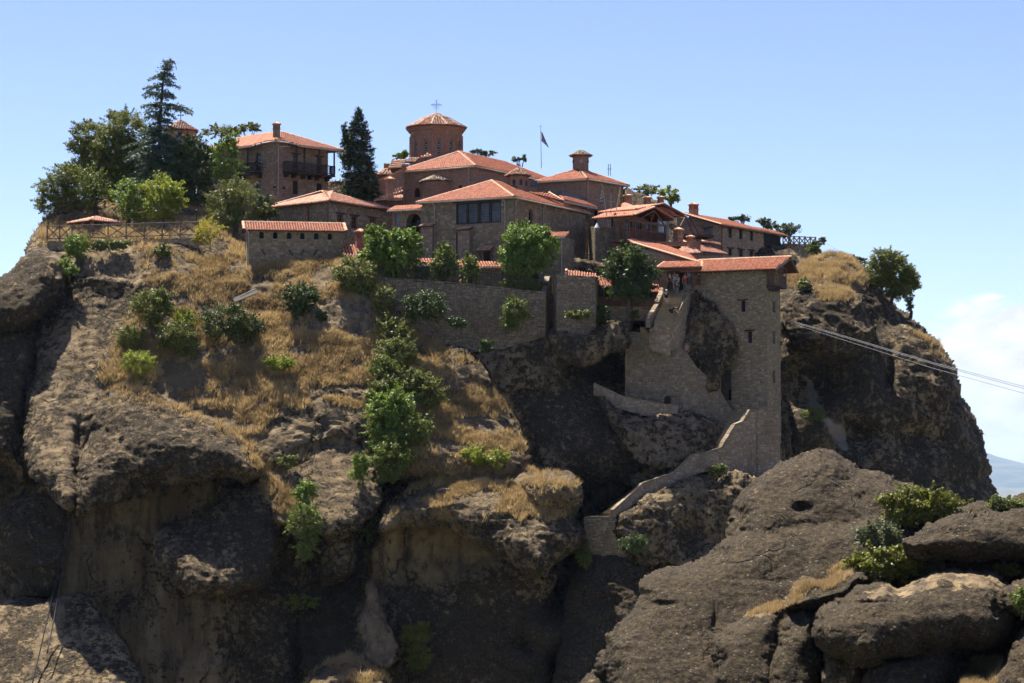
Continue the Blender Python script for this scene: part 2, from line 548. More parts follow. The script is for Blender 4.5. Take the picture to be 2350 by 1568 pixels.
main_lobes = [
    L([(-160, 640), (900, 640), (1300, 900), (1300, 1740), (-160, 1740)], 223, .12, 10, 1, c=(500, 1200), lich=.3, tan=.5),
    # back walls and plateau
    L([(55, 585), (62, 548), (95, 528), (160, 526), (300, 522), (460, 528), (560, 535), (640, 560), (940, 585), (940, 660), (460, 610), (200, 610), (100, 595)], 231.8, 1.3, 30, 2.5, c=(300, 560), lich=.3, grass=.5),
    L([(62, 570), (66, 545), (90, 515), (108, 497), (132, 470), (190, 452), (300, 470), (460, 480), (560, 490), (600, 560), (300, 600), (90, 600)], 240, 1.2, 30, 3, c=(300, 520), lich=.2, grass=.8),
    L([(1395, 560), (1428, 433), (1465, 440), (1515, 457), (1548, 472), (1566, 492), (1600, 505), (1700, 520), (1840, 560), (1840, 660), (1395, 660)], 258, 1.0, 60, 5, lich=.42),
    L([(860, 600), (1810, 590), (1810, 1720), (1180, 1720), (950, 1100)], 233, .12, 20, 1, c=(1350, 900), lich=.30, tan=.3),
    L([(1640, 650), (1700, 640), (1790, 640), (1823, 608), (1860, 586), (1930, 576), (1985, 603), (2040, 676), (2095, 716), (2133, 756), (2178, 800), (2208, 860), (2230, 930), (2250, 990), (2260, 1050), (2275, 1090), (2303, 1145), (2340, 1250), (2350, 1730), (1640, 1730)], 240, .32, 230, 17, c=(2000, 900), gu=.10, rough=.55, lich=.32, tan=.5),
    L([(1795, 690), (1900, 650), (1985, 680), (2010, 760), (1960, 830), (1880, 820), (1800, 800)], 236.5, .5, 60, 5, lich=.3, tan=.2),
    L([(2020, 740), (2100, 735), (2170, 810), (2200, 900), (2170, 960), (2100, 940), (2040, 860)], 243, .4, 60, 5, lich=.3),
    L([(2060, 960), (2220, 960), (2270, 1100), (2280, 1300), (2080, 1300)], 243.5, .2, 70, 6, lich=.3),
    L([(1800, 930), (1900, 920), (1990, 1010), (2040, 1160), (2000, 1300), (1800, 1300)], 236, .35, 60, 4, lich=.25),
    L([(735, 480), (745, 395), (800, 376), (868, 383), (900, 400), (900, 480)], 270, .8, 30, 3, lich=.3, grass=.3),
    # left
    L([(-160, 700), (0, 646), (40, 598), (78, 563), (140, 572), (170, 640), (132, 692), (96, 748), (40, 756), (-160, 770)], 221, .85, 60, 6, k=.9, lich=.5),
    L([(72, 800), (98, 740), (163, 650), (150, 600), (105, 592), (98, 556), (200, 552), (460, 548), (490, 620), (420, 760), (330, 890), (235, 965), (195, 1010), (185, 1090), (165, 1200), (40, 1040), (66, 900)], 220.5, .95, 45, 3, c=(250, 800), rough=.55, lich=.10, tan=.25, grass=.2),
    L([(-160, 755), (40, 752), (84, 775), (74, 870), (42, 1000), (64, 1050), (70, 1110), (30, 1060), (-160, 1035)], 216.5, .6, 45, 4, k=.9, lich=.5),
    L([(-160, 980), (110, 980), (110, 1420), (-160, 1420)], 221, 0, 10, 1, lich=0, tan=.9),
    L([(55, 1000), (192, 990), (178, 1100), (166, 1180), (152, 1290), (130, 1372), (42, 1372), (14, 1300), (0, 1200), (22, 1165), (52, 1140), (72, 1080)], 215, .35, 42, 4.5, k=.9, lich=.5),
    L([(20, 1200), (110, 1180), (160, 1240), (140, 1330), (60, 1340), (25, 1290)], 213, .5, 45, 4, lich=.5),
    L([(-160, 1410), (0, 1378), (60, 1370), (140, 1388), (182, 1362), (232, 1385), (288, 1475), (335, 1570), (370, 1740), (-160, 1740)], 204.5, 1.1, 40, 2.5, k=2, c=(120, 1480), rough=.4, lich=.22, tan=.55),  # diagonal right edge is shaped to stand for a cast-shadow boundary
    # grassy slope
    L([(330, 572), (450, 590), (560, 606), (790, 606), (880, 600), (905, 640), (890, 900), (860, 1010), (720, 1010), (610, 1080), (520, 1010), (420, 960), (300, 945), (215, 925), (240, 800), (330, 680)], 221.0, .86, 70, 2, c=(550, 780), lich=.0, tan=.3, grass=1.0),
    # nose, hollow below it, block right of the hollow
    L([(172, 1160), (178, 1060), (200, 960), (222, 912), (330, 885), (440, 925), (530, 965), (588, 1030), (614, 1078), (596, 1112), (500, 1098), (400, 1112), (300, 1135), (225, 1165), (185, 1195)], 209.4, .85, 110, 7.0, k=1.0, c=(390, 1010), lich=.40, grass=.26),
    L([(150, 1060), (640, 1040), (700, 1200), (760, 1740), (90, 1740), (130, 1300)], 216.0, .12, 20, 1, rough=.5, lich=.0, tan=.9),
    L([(352, 1210), (392, 1192), (450, 1180), (525, 1122), (612, 1075), (655, 1150), (645, 1250), (622, 1330), (560, 1365), (440, 1372), (372, 1310)], 207.6, .9, 70, 4.5, k=2.4, lich=.36, grass=.2),
    L([(500, 1330), (640, 1290), (700, 1400), (690, 1740), (470, 1740), (540, 1450)], 212.6, .2, 60, 4, lich=.35, tan=.4),
    # centre
    L([(596, 950), (700, 915), (870, 890), (890, 1070), (855, 1210), (740, 1235), (640, 1210), (588, 1100)], 212.6, .8, 40, 2, rough=.5, c=(740, 1060), lich=.12, tan=.25, grass=.25),
    L([(600, 1170), (910, 1130), (910, 1740), (600, 1740)], 216, .25, 20, 1, lich=.6),
    L([(732, 1190), (775, 1165), (812, 1182), (818, 1300), (800, 1345), (735, 1340)], 211, .3, 34, 3, lich=.2, tan=.4),
    L([(755, 1330), (850, 1305), (905, 1600), (905, 1740), (680, 1740), (700, 1450)], 211, .6, 60, 4, lich=.6),
    L([(838, 1332), (862, 1328), (885, 1400), (908, 1500), (905, 1530), (826, 1525), (830, 1420)], 207.6, .5, 14, .6, rough=.3, k=.8, lich=-.4, tan=.25),
    L([(685, 1590), (738, 1525), (800, 1488), (858, 1508), (900, 1560), (925, 1740), (640, 1740)], 201.5, 1.2, 60, 5, k=1, c=(800, 1580), lich=.2, grass=.9),
    # right spur and dome below it
    L([(850, 700), (890, 640), (985, 768), (1060, 798), (1110, 848), (1132, 890), (1185, 948), (1212, 1010), (1222, 1075), (1195, 1118), (1060, 1118), (900, 1100), (850, 1000)], 216.2, .95, 90, 6.5, c=(1020, 950), gu=.1, lich=.12, grass=.85),
    L([(1010, 800), (1060, 800), (1112, 850), (1128, 892), (1060, 890), (1010, 860)], 219.8, .95, 45, 2, c=(1060, 850), lich=.35, grass=.5),
    L([(1030, 1000), (1120, 965), (1190, 985), (1216, 1060), (1205, 1100), (1080, 1085), (1030, 1050)], 214.2, .9, 55, 4, lich=.3, grass=.6),
    L([(862, 1200), (885, 1155), (955, 1112), (1060, 1088), (1150, 1088), (1215, 1072), (1290, 1080), (1332, 1098), (1342, 1132), (1312, 1182), (1348, 1215), (1338, 1255), (1270, 1300), (1232, 1350), (1100, 1235), (980, 1205), (870, 1225)], 208.2, .95, 95, 6.5, k=1.2, c=(1100, 1150), lich=.25, grass=.7),
    L([(1195, 1095), (1290, 1078), (1334, 1096), (1342, 1134), (1305, 1170), (1215, 1160)], 207.4, .95, 45, 3, lich=.3, grass=.7),
    L([(1190, 1200), (1310, 1185), (1350, 1215), (1340, 1255), (1275, 1290), (1200, 1280)], 208.2, .6, 40, 3.5, lich=.4, grass=.3),
    L([(850, 1180), (1270, 1180), (1270, 1420), (850, 1420)], 214.2, -.05, 10, 1, rough=.4, lich=-.2, tan=.85),
    L([(850, 1345), (920, 1310), (1000, 1352), (1060, 1300), (1180, 1250), (1290, 1300), (1262, 1350), (1230, 1420), (1290, 1395), (1315, 1440), (1272, 1520), (1262, 1740), (850, 1740)], 211.4, .2, 70, 4, rough=.7, lich=.5),
    L([(1195, 1360), (1300, 1390), (1318, 1440), (1280, 1500), (1190, 1500)], 211.5, .5, 40, 4, lich=.55),
    # gully by the stairs
    L([(860, 720), (935, 762), (1010, 800), (1100, 812), (1160, 800), (1256, 768), (1290, 775), (1330, 830), (1240, 900), (1120, 900), (960, 860)], 223.1, .3, 30, 1.0, c=(1150, 830), rough=.3, lich=.16, tan=.2),
    L([(1250, 772), (1280, 755), (1330, 770), (1375, 760), (1440, 722), (1452, 770), (1440, 812), (1390, 806), (1350, 850), (1300, 830)], 221.2, .3, 30, 1.0, c=(1350, 780), rough=.35, lich=.2, tan=.25),
    L([(1355, 900), (1420, 938), (1485, 954), (1556, 948), (1600, 955), (1690, 985), (1650, 1040), (1590, 1048), (1545, 1090), (1480, 1085), (1400, 980)], 218.9, .6, 30, 1.6, rough=.4, c=(1520, 1000), lich=.12, tan=.3),
    L([(1400, 1210), (1476, 1142), (1547, 1112), (1600, 1082), (1680, 1085), (1790, 1110), (1810, 1200), (1720, 1320), (1560, 1330), (1440, 1290)], 213.2, .35, 30, 2.0, c=(1600, 1180), lich=.2, tan=.5),
    L([(1340, 1250), (1412, 1272), (1520, 1280), (1560, 1330), (1600, 1740), (1260, 1740), (1290, 1400)], 210.8, .45, 60, 4, c=(1430, 1350), lich=.6),
    L([(1735, 1090), (1795, 1085), (1830, 1110), (1830, 1300), (1735, 1300)], 216.3, .1, 30, 2, lich=.4),
    L([(1080, 830), (1130, 790), (1200, 760), (1264, 730), (1312, 788), (1348, 858), (1428, 930), (1488, 995), (1524, 1050), (1500, 1080), (1330, 1118), (1225, 1118), (1150, 1010), (1085, 900)], 221.5, .66, 120, 7, c=(1290, 950), rough=.4, lich=.34),
    L([(1060, 740), (1250, 700), (1310, 760), (1330, 830), (1220, 860), (1120, 850)], 225.0, .5, 60, 5, rough=.3, lich=.05, tan=.2),
    L([(1270, 730), (1440, 722), (1452, 800), (1440, 830), (1400, 812), (1352, 856), (1318, 800)], 226.0, .2, 40, 3, lich=.15, tan=.35),
    L([(1355, 880), (1440, 905), (1600, 930), (1690, 940), (1690, 1000), (1660, 1050), (1570, 1115), (1480, 1085), (1400, 960)], 224.3, .45, 40, 2.5, c=(1540, 1000), lich=.1, tan=.3),
    L([(1500, 975), (1570, 985), (1580, 1040), (1560, 1090), (1510, 1080)], 222.3, .8, 35, 2, lich=-.1, tan=.3),
    L([(1400, 1085), (1480, 1052), (1545, 1085), (1540, 1110), (1440, 1125)], 221.3, 1.0, 25, 2, lich=.1),
    L([(1590, 672), (1604, 656), (1618, 674), (1634, 690), (1652, 728), (1672, 742), (1690, 792), (1680, 836), (1656, 848), (1644, 905), (1600, 885), (1560, 800)], 224.5, .2, 28, .9, rough=1.0, lich=.2, tan=.2),
    L([(1345, 1190), (1420, 1165), (1480, 1110), (1600, 1075), (1700, 1000), (1800, 990), (1810, 1200), (1720, 1320), (1560, 1330), (1400, 1280)], 223.6, .12, 50, 3, c=(1580, 1150), lich=.2, tan=.5),
    L([(1490, 1130), (1530, 1120), (1560, 1150), (1540, 1200), (1480, 1190)], 221.5, .4, 30, 2.5, lich=.45),
    L([(1330, 1290), (1480, 1270), (1560, 1330), (1600, 1500), (1600, 1740), (1260, 1740), (1290, 1450)], 219.5, .35, 80, 6, lich=.6),
]
main_hollows = [
    (1390, 852, 42, 26, 3.5), (1640, 1100, 45, 28, 2.0), (1600, 1230, 50, 40, 1.8), (1690, 1230, 40, 60, 2.2),
    (1660, 1000, 30, 40, 1.5), (1860, 880, 80, 60, 5.0), (1960, 1000, 70, 40, 3.0), (2110, 1010, 60, 40, 3.0),
    (1880, 1090, 60, 60, 3.0), (1270, 1400, 34, 40, 3.0), (1210, 1480, 30, 30, 2.0), (400, 1200, 150, 60, 1.2),
    (480, 1480, 90, 60, 1.0), (1010, 1270, 120, 50, 1.2), (35, 1090, 40, 50, 1.0), (2040, 860, 16, 60, 2.0), (1770, 800, 40, 60, 2.0),
    # clefts
    (150, 665, 10, 40, 1.3), (110, 735, 12, 40, 1.6), (80, 840, 8, 60, 1.4), (60, 930, 10, 60, 1.2), (180, 1000, 12, 50, 1.3), (460, 948, 70, 6, 0.5),
]
main_paint = [
    ([(690, 690), (740, 675), (850, 690), (862, 760), (800, 775), (700, 755)], 'pale', .55, 16), ([(836, 1330), (864, 1328), (906, 1490), (830, 1490)], 'pale', .35, 10), ([(158, 1190), (176, 1190), (180, 1340), (120, 1450), (70, 1568), (60, 1568), (140, 1380)], 'pale', .6, 8),
    ([(860, 1215), (1000, 1190), (1200, 1195), (1345, 1175), (1350, 1400), (860, 1400)], 'grass', 0.0, 24),
    ([(690, 690), (740, 675), (850, 690), (862, 760), (800, 775), (700, 755)], 'grass', 0.0, 16), ([(690, 690), (740, 675), (850, 690), (862, 760), (800, 775), (700, 755)], 'lich', -.35, 16),
    ([(700, 885), (850, 870), (850, 905), (720, 915)], 'grass', 0.05, 10),
    ([(590, 980), (730, 935), (830, 930), (840, 1010), (800, 1060), (640, 1050)], 'grass', 0.08, 14),
    ([(100, 580), (330, 560), (360, 640), (280, 640), (150, 640)], 'lich', -.05, 20),
    ([(190, 720), (330, 640), (370, 650), (330, 800), (240, 930), (120, 960)], 'lich', .2, 30),
    ([(860, 720), (960, 720), (1000, 800), (960, 870), (860, 870)], 'grass', 1.0, 20),
    ([(1800, 640), (1850, 585), (1940, 580), (2000, 640), (1960, 690), (1830, 660)], 'grass', .9, 22),
    ([(1870, 660), (1940, 700), (1980, 760), (1890, 720)], 'lich', .5, 20),
    ([(1835, 870), (1870, 885), (1895, 940), (1900, 985), (1870, 960)], 'lich', -.6, 10), ([(1895, 970), (1920, 975), (1942, 1030), (1925, 1030)], 'lich', -.6, 10), ([(1835, 870), (1870, 880), (1895, 935), (1900, 990), (1872, 960)], 'pale', 1, 10), ([(1893, 970), (1922, 975), (1944, 1036), (1924, 1036)], 'pale', 1, 10),
    ([(2090, 745), (2150, 770), (2180, 820), (2130, 800)], 'grass', .7, 14),
    ([(560, 1000), (620, 1040), (680, 1180), (640, 1210), (600, 1100)], 'grass', .85, 16),
    ([(148, 1180), (170, 1180), (182, 1340), (140, 1420), (80, 1568), (60, 1568), (140, 1360)], 'lich', -.4, 8),
]
main = relief('rock_pillar', -150, 2420, 418, 1718, 3, main_lobes, main_hollows, main_paint, 24.2, 0.54)

fore_lobes = [
    L([(1662, 1240), (1668, 1190), (1690, 1138), (1730, 1090), (1800, 1052), (1850, 1034), (1897, 1024), (1937, 1050), (1977, 1076), (2040, 1084), (2112, 1108), (2200, 1160), (2230, 1320), (1690, 1320)], 137, .75, 130, 6, c=(1900, 1170), gu=.15, lich=.5),
    L([(1380, 1466), (1400, 1440), (1474, 1372), (1466, 1345), (1492, 1316), (1560, 1288), (1640, 1260), (1672, 1233), (1760, 1195), (2000, 1170), (2350, 1150), (2520, 1150), (2520, 1740), (1400, 1740), (1395, 1520)], 130, 1.05, 80, 4.0, c=(1900, 1400), gu=-.1, lich=.6),
    L([(1622, 1482), (1658, 1440), (1720, 1403), (1780, 1386), (1812, 1420), (1795, 1500), (1810, 1740), (1660, 1740), (1640, 1560)], 123.5, .7, 60, 3, lich=.45),
    L([(1765, 1490), (1800, 1428), (1850, 1397), (1885, 1420), (1875, 1500), (1910, 1740), (1725, 1740)], 122.5, .6, 50, 3, lich=.5),
    L([(1800, 1400), (1812, 1370), (1880, 1335), (1960, 1310), (2000, 1330), (1960, 1370), (1880, 1405)], 125.5, .8, 35, 2.2, lich=.36),
    L([(1858, 1452), (1878, 1400), (1950, 1358), (2030, 1333), (2056, 1352), (2080, 1336), (2200, 1308), (2272, 1301), (2314, 1330), (2338, 1400), (2320, 1480), (2200, 1492), (2060, 1502), (1990, 1545), (1900, 1505)], 119.5, .85, 85, 4.5, c=(2090, 1400), lich=.48),
    L([(1880, 1480), (1985, 1490), (1985, 1570), (1940, 1650), (1885, 1560)], 121, .2, 30, 2, lich=-.1, tan=.5),
    L([(1970, 1570), (2010, 1518), (2100, 1478), (2160, 1466), (2190, 1500), (2180, 1620), (2100, 1740), (1970, 1740)], 118, .8, 55, 3, lich=.55),
    L([(2060, 1248), (2120, 1208), (2220, 1178), (2285, 1172), (2470, 1145), (2470, 1310), (2300, 1282), (2180, 1292), (2090, 1282)], 124.5, .7, 50, 3.2, lich=.5),
    L([(2250, 1600), (2300, 1520), (2340, 1440), (2470, 1370), (2470, 1740), (2230, 1740)], 116.5, .6, 50, 3, lich=.25),
    L([(2170, 1580), (2240, 1560), (2280, 1570), (2300, 1740), (2150, 1740)], 115.5, .8, 40, 2, lich=.3),
    L([(2215, 1190), (2290, 1150), (2350, 1124), (2520, 1100), (2520, 1300), (2215, 1300)], 146, .7, 50, 3, lich=.25),
    L([(2290, 1350), (2350, 1330), (2470, 1330), (2470, 1420), (2300, 1420)], 120, .9, 30, 2, lich=.1),
    L([(1280, 1600), (1330, 1550), (1390, 1528), (1440, 1560), (1470, 1740), (1260, 1740)], 131, .8, 45, 3, lich=.45),
    L([(1362, 1520), (1385, 1492), (1420, 1500), (1430, 1560), (1370, 1565)], 132, .6, 25, 2, lich=.4),
]
fore_hollows = [(1840, 1165, 28, 14, .7), (1700, 1218, 22, 9, .6), (1520, 1385, 40, 8, .45), (2030, 1510, 60, 8, 1.2), (2120, 1265, 60, 18, 1.2), (1905, 1485, 30, 6, .6),
                (1760, 1330, 160, 6, .1), (1640, 1420, 8, 40, .5), (1850, 1260, 20, 50, .3), (2058, 1345, 10, 22, .8), (1980, 1385, 70, 4, .35)]
fore_paint = [
    ([(1700, 1405), (1790, 1365), (1900, 1310), (1950, 1285), (1965, 1300), (1900, 1340), (1800, 1390), (1740, 1415)], 'grass', 1.0, 10),
    ([(1960, 1390), (2040, 1335), (2200, 1305), (2290, 1308), (2300, 1330), (2060, 1372)], 'lich', -.05, 16),
    ([(1670, 1240), (1700, 1130), (1850, 1040), (1960, 1090), (1900, 1180), (1760, 1230)], 'lich', .5, 20),
    ([(2240, 1500), (2300, 1500), (2290, 1568), (2200, 1600)], 'grass', .9, 14),
]
fore = relief('foreground_rock', 1262, 2470, 1008, 1718, 3, fore_lobes, fore_hollows, fore_paint, 42.0, 0.2, seed=41)
# ------------------------------------------------------------------ building materials
def stone_material(name, hues, mul=1.0):
    """cut and field stones: each stone takes its own tone from 'tint'"""
    t = NT(name)
    r = t.node('ShaderNodeValToRGB')
    e = r.color_ramp.elements
    n = len(hues)
    W3 = (mul * 1.03, mul * .98, mul * .90)
    for i, h in enumerate(hues):
        el = e[i] if i < 2 else e.new(i / (n - 1))
        el.position = i / (n - 1)
        el.color = (*[c * q for c, q in zip(h, W3)], 1)
    r.color_ramp.interpolation = 'LINEAR'
    t.set(r, 'Fac', t.attr('tint'))
    p = t.pos()
    col = t.mix(t.ramp(t.noise(5, 5, 0.65, p), 0.3, 0.75, 0.0, 0.55), r.outputs[0], tuple(c * 0.5 * mul for c in hues[0]))
    damp = t.ramp(t.noise(0.45, 4, 0.6, t.pos((1, 1, 0.4))), 0.5, 0.8, 0.0, 0.45)
    col = t.mix(damp, col, tuple(c * 0.35 * mul for c in hues[0]))
    t.bsdf(col, 0.92, t.bump(t.noise(16, 4, 0.65, p), 0.6, 0.02), 0, 0.15)
    return t.m
def tile_material(name, a, b, c):
    t = NT(name)
    p = t.pos()
    tn = t.attr('tint')
    col = t.mix(t.ramp(tn, 0.0, 1.0), a, b)
    col = t.mix(t.ramp(t.noise(0.7, 5, 0.65, p), 0.46, 0.70, 0.0, 0.8), col, c)
    col = t.mix(t.ramp(t.noise(9, 4, 0.6, p), 0.46, 0.72, 0.0, 0.5), col, tuple(x * 0.4 for x in a))
    t.bsdf(col, 0.62, t.bump(t.noise(30, 3, 0.6, p), 0.4, 0.01), 0, 0.35)
    return t.m
M_GREYSTONE = stone_material('grey_field_stone', [(.150, .120, .078), (.225, .182, .122), (.185, .138, .088), (.32, .27, .19), (.20, .148, .095)], 1.2)
M_TANSTONE = stone_material('tan_field_stone', [(.19, .145, .10), (.27, .21, .15), (.22, .155, .105), (.34, .28, .21), (.25, .17, .12)], 1.25)
M_REDSTONE = stone_material('church_stone', [(.17, .115, .080), (.255, .178, .125), (.27, .145, .095), (.24, .185, .135), (.30, .185, .125)], 1.32)
M_BRICK = stone_material('church_brick', [(.24, .135, .088), (.31, .185, .125), (.27, .15, .10), (.36, .23, .16)], 1.25)
M_PALESTONE = stone_material('pale_coursed_stone', [(.20, .155, .105), (.31, .255, .185), (.25, .19, .13), (.40, .34, .26), (.28, .21, .14)], .85)
M_MORTAR = plain('lime_mortar', (.255, .205, .148), (.165, .13, .092), 0.95, 3.0, 0.4)
M_MORTAR_R = plain('brick_mortar', (.31, .205, .145), (.20, .130, .092), 0.95, 3.0, 0.4)
M_TILE = tile_material('clay_roof_tile', (.50, .150, .060), (.70, .265, .125), (.50, .22, .12))
M_TILE_P = tile_material('pale_clay_tile', (.54, .20, .10), (.78, .40, .25), (.56, .30, .18))
M_TILE_O = tile_material('weathered_clay_tile', (.40, .165, .085), (.62, .34, .19), (.30, .24, .15))
M_TILE_M = tile_material('lichen_grown_tile', (.24, .16, .09), (.46, .33, .20), (.22, .20, .14))
M_RIDGE = tile_material('ridge_clay', (.48, .24, .12), (.64, .38, .22), (.40, .28, .18))
M_DECK = plain('shaded_tile_deck', (.13, .048, .028), (.07, .028, .017), 0.9, 4.0, 0.3)  # darkened so the channels between the tiles read as shade
M_WOODD = plain('dark_weathered_wood', (.055, .038, .028), (.025, .018, .014), 0.8, 8.0, 0.4, stretch=(1, 1, .3))
M_WOODR = plain('red_brown_wood', (.15, .062, .032), (.075, .032, .018), 0.65, 8.0, 0.3)
M_WOODL = plain('varnished_wood', (.24, .115, .050), (.13, .06, .03), 0.5, 8.0, 0.25)
M_WOODG = plain('grey_rustic_wood', (.21, .175, .135), (.10, .082, .064), 0.9, 9.0, 0.5, stretch=(1, 1, .4))
M_METAL = plain('painted_gutter', (.50, .46, .39), (.36, .33, .28), 0.5, 5.0, 0.1, 0.0, 0.4)
M_IRON = plain('black_iron', (.022, .020, .020), (.012, .011, .011), 0.5, 12.0, 0.2, 0.6, 0.4)
M_COPPER = plain('brown_pipe', (.17, .075, .045), (.10, .045, .03), 0.5, 8.0, 0.1, 0.0, 0.4)
M_PLASTER = plain('pink_plaster', (.42, .14, .105), (.30, .095, .075), 0.9, 2.5, 0.2)
M_PLASTERP = plain('rose_plaster', (.36, .20, .15), (.26, .14, .11), 0.9, 2.5, 0.2)
M_WHITE = plain('white_paint', (.78, .77, .74), (.62, .60, .57), 0.6, 4.0, 0.1)
M_GLASS = plain('dim_window_glass', (.030, .034, .040), (.016, .018, .022), 0.08, 1.5, 0.02, 0.0, 0.6)
M_GLASS_P = plain('pale_window_glass', (.25, .28, .33), (.12, .14, .17), 0.15, 1.2, 0.02, 0.0, 0.6)
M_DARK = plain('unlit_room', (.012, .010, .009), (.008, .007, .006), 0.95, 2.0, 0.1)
M_CONC = plain('concrete', (.30, .275, .235), (.19, .17, .14), 0.92, 3.0, 0.35)
M_SLATE = plain('lead_sheet', (.10, .105, .12), (.055, .058, .068), 0.55, 4.0, 0.2, 0.2)
M_STEP = stone_material('stair_stone', [(.20, .165, .11), (.29, .24, .16), (.25, .20, .13)])
M_RUBBLEW = plain('rubble_backing', (.105, .086, .064), (.06, .048, .036), 0.95, 3.0, 0.4)

# ------------------------------------------------------------------ walls, openings, roofs
def dirv(deg, side):
    """horizontal direction that leaves the viewer at deg degrees from the line of sight, side -1 left, +1 right"""
    a = math.radians(deg)
    return Vector((side * math.sin(a), math.cos(a), 0))

class Fac:
    """a vertical wall plane from A along d for length n; s runs along it, z up, o outwards"""
    def __init__(self, A, d, n, z0, z1, out=None):
        self.A, self.d, self.n, self.z0, self.z1 = Vector((A[0], A[1], 0)), Vector((d[0], d[1], 0)).normalized(), n, z0, z1
        o = Vector((self.d.y, -self.d.x, 0))
        if out is None:
            if o.dot(self.A + self.d * n * 0.5) > 0: o = -o
        elif o.dot(Vector((out[0], out[1], 0))) < 0: o = -o
        self.o = o
        self.open = []
    def pt(self, s, z, o=0.0):
        p = self.A + self.d * s + self.o * o
        return Vector((p.x, p.y, z))
    def px(self, u, v):
        r = P(u, v, 1.0)
        t = self.A.dot(self.o) / r.dot(self.o)
        q = r * t
        return (Vector((q.x, q.y, 0)) - self.A).dot(self.d), q.z
    def rect(self, u0, v0, u1, v1):
        um, vm = (u0 + u1) / 2, (v0 + v1) / 2
        s0, s1 = self.px(u0, vm)[0], self.px(u1, vm)[0]
        return min(s0, s1), max(s0, s1), self.px(um, v1)[1], self.px(um, v0)[1]

def reach(A, d, u):
    """how far along d from A one gets to the image column u"""
    k = (u - CX) / FPX
    z = A.z
    den = d.x - k * d.y * COSP
    return (k * (A.y * COSP + z * SINP) - A.x) / den

def arch_pts(s0, s1, zs, r_extra=0.0, n=8):
    c, r = (s0 + s1) / 2, (s1 - s0) / 2 + r_extra
    return [(c - r * math.cos(math.pi * i / n), zs + r * math.sin(math.pi * i / n)) for i in range(n + 1)]

def wall_mesh(mb, f, depth=0.28, tint=0.5):
    """wall sheet with its openings really cut, plus the reveals"""
    S = sorted(set([0.0, f.n] + [x for o in f.open for x in (o[0], o[1]) if 0 < x < f.n]))
    Z = sorted(set([f.z0, f.z1] + [x for o in f.open for x in (o[2], o[3]) if f.z0 < x < f.z1]))
    for i in range(len(S) - 1):
        for j in range(len(Z) - 1):
            sm, zm = (S[i] + S[i + 1]) / 2, (Z[j] + Z[j + 1]) / 2
            if any(o[0] < sm < o[1] and o[2] < zm < o[3] for o in f.open): continue
            mb.poly([f.pt(S[i], Z[j]), f.pt(S[i + 1], Z[j]), f.pt(S[i + 1], Z[j + 1]), f.pt(S[i], Z[j + 1])], tint)
    for o in f.open:
        s0, s1, z0, z1, arch = o[:5]
        zs = z1 - (s1 - s0) / 2 if arch else z1
        ring = [(s0, z0), (s1, z0), (s1, zs)]
        if arch:
            ap = arch_pts(s0, s1, zs)
            ring += list(reversed(ap))[1:-1]
            h = len(ap) // 2
            mb.poly([f.pt(*q) for q in ap[:h + 1]] + [f.pt(s0, z1)], tint)
            mb.poly([f.pt(*q) for q in ap[h:]] + [f.pt(s1, z1)], tint)
        ring += [(s0, zs)]
        for k in range(len(ring)):
            a, b = ring[k], ring[(k + 1) % len(ring)]
            mb.poly([f.pt(*a), f.pt(*b), f.pt(*b, -depth), f.pt(*a, -depth)], tint)

class Pile:
    """many small blocks gathered into one mesh, each with its own tone"""
    def __init__(self):
        self.V, self.F, self.T, self.k = [], [], [], 0
    def add(self, V, F, tint):
        """V (m,nv,3), F (nf,4) per block, tint (m,)"""
        m, nv = V.shape[:2]
        if m == 0: return
        self.V.append(V.reshape(-1, 3))
        self.F.append((F[None] + (np.arange(m) * nv)[:, None, None] + self.k).reshape(-1, F.shape[1]))
        self.T.append(np.repeat(tint, nv))
        self.k += m * nv
    def mesh(self, name, smooth=False):
        by = {}
        for f in self.F: by.setdefault(f.shape[1], []).append(f)
        return np_mesh(name, np.concatenate(self.V), [np.concatenate(x) for x in by.values()], np.concatenate(self.T), smooth=smooth)

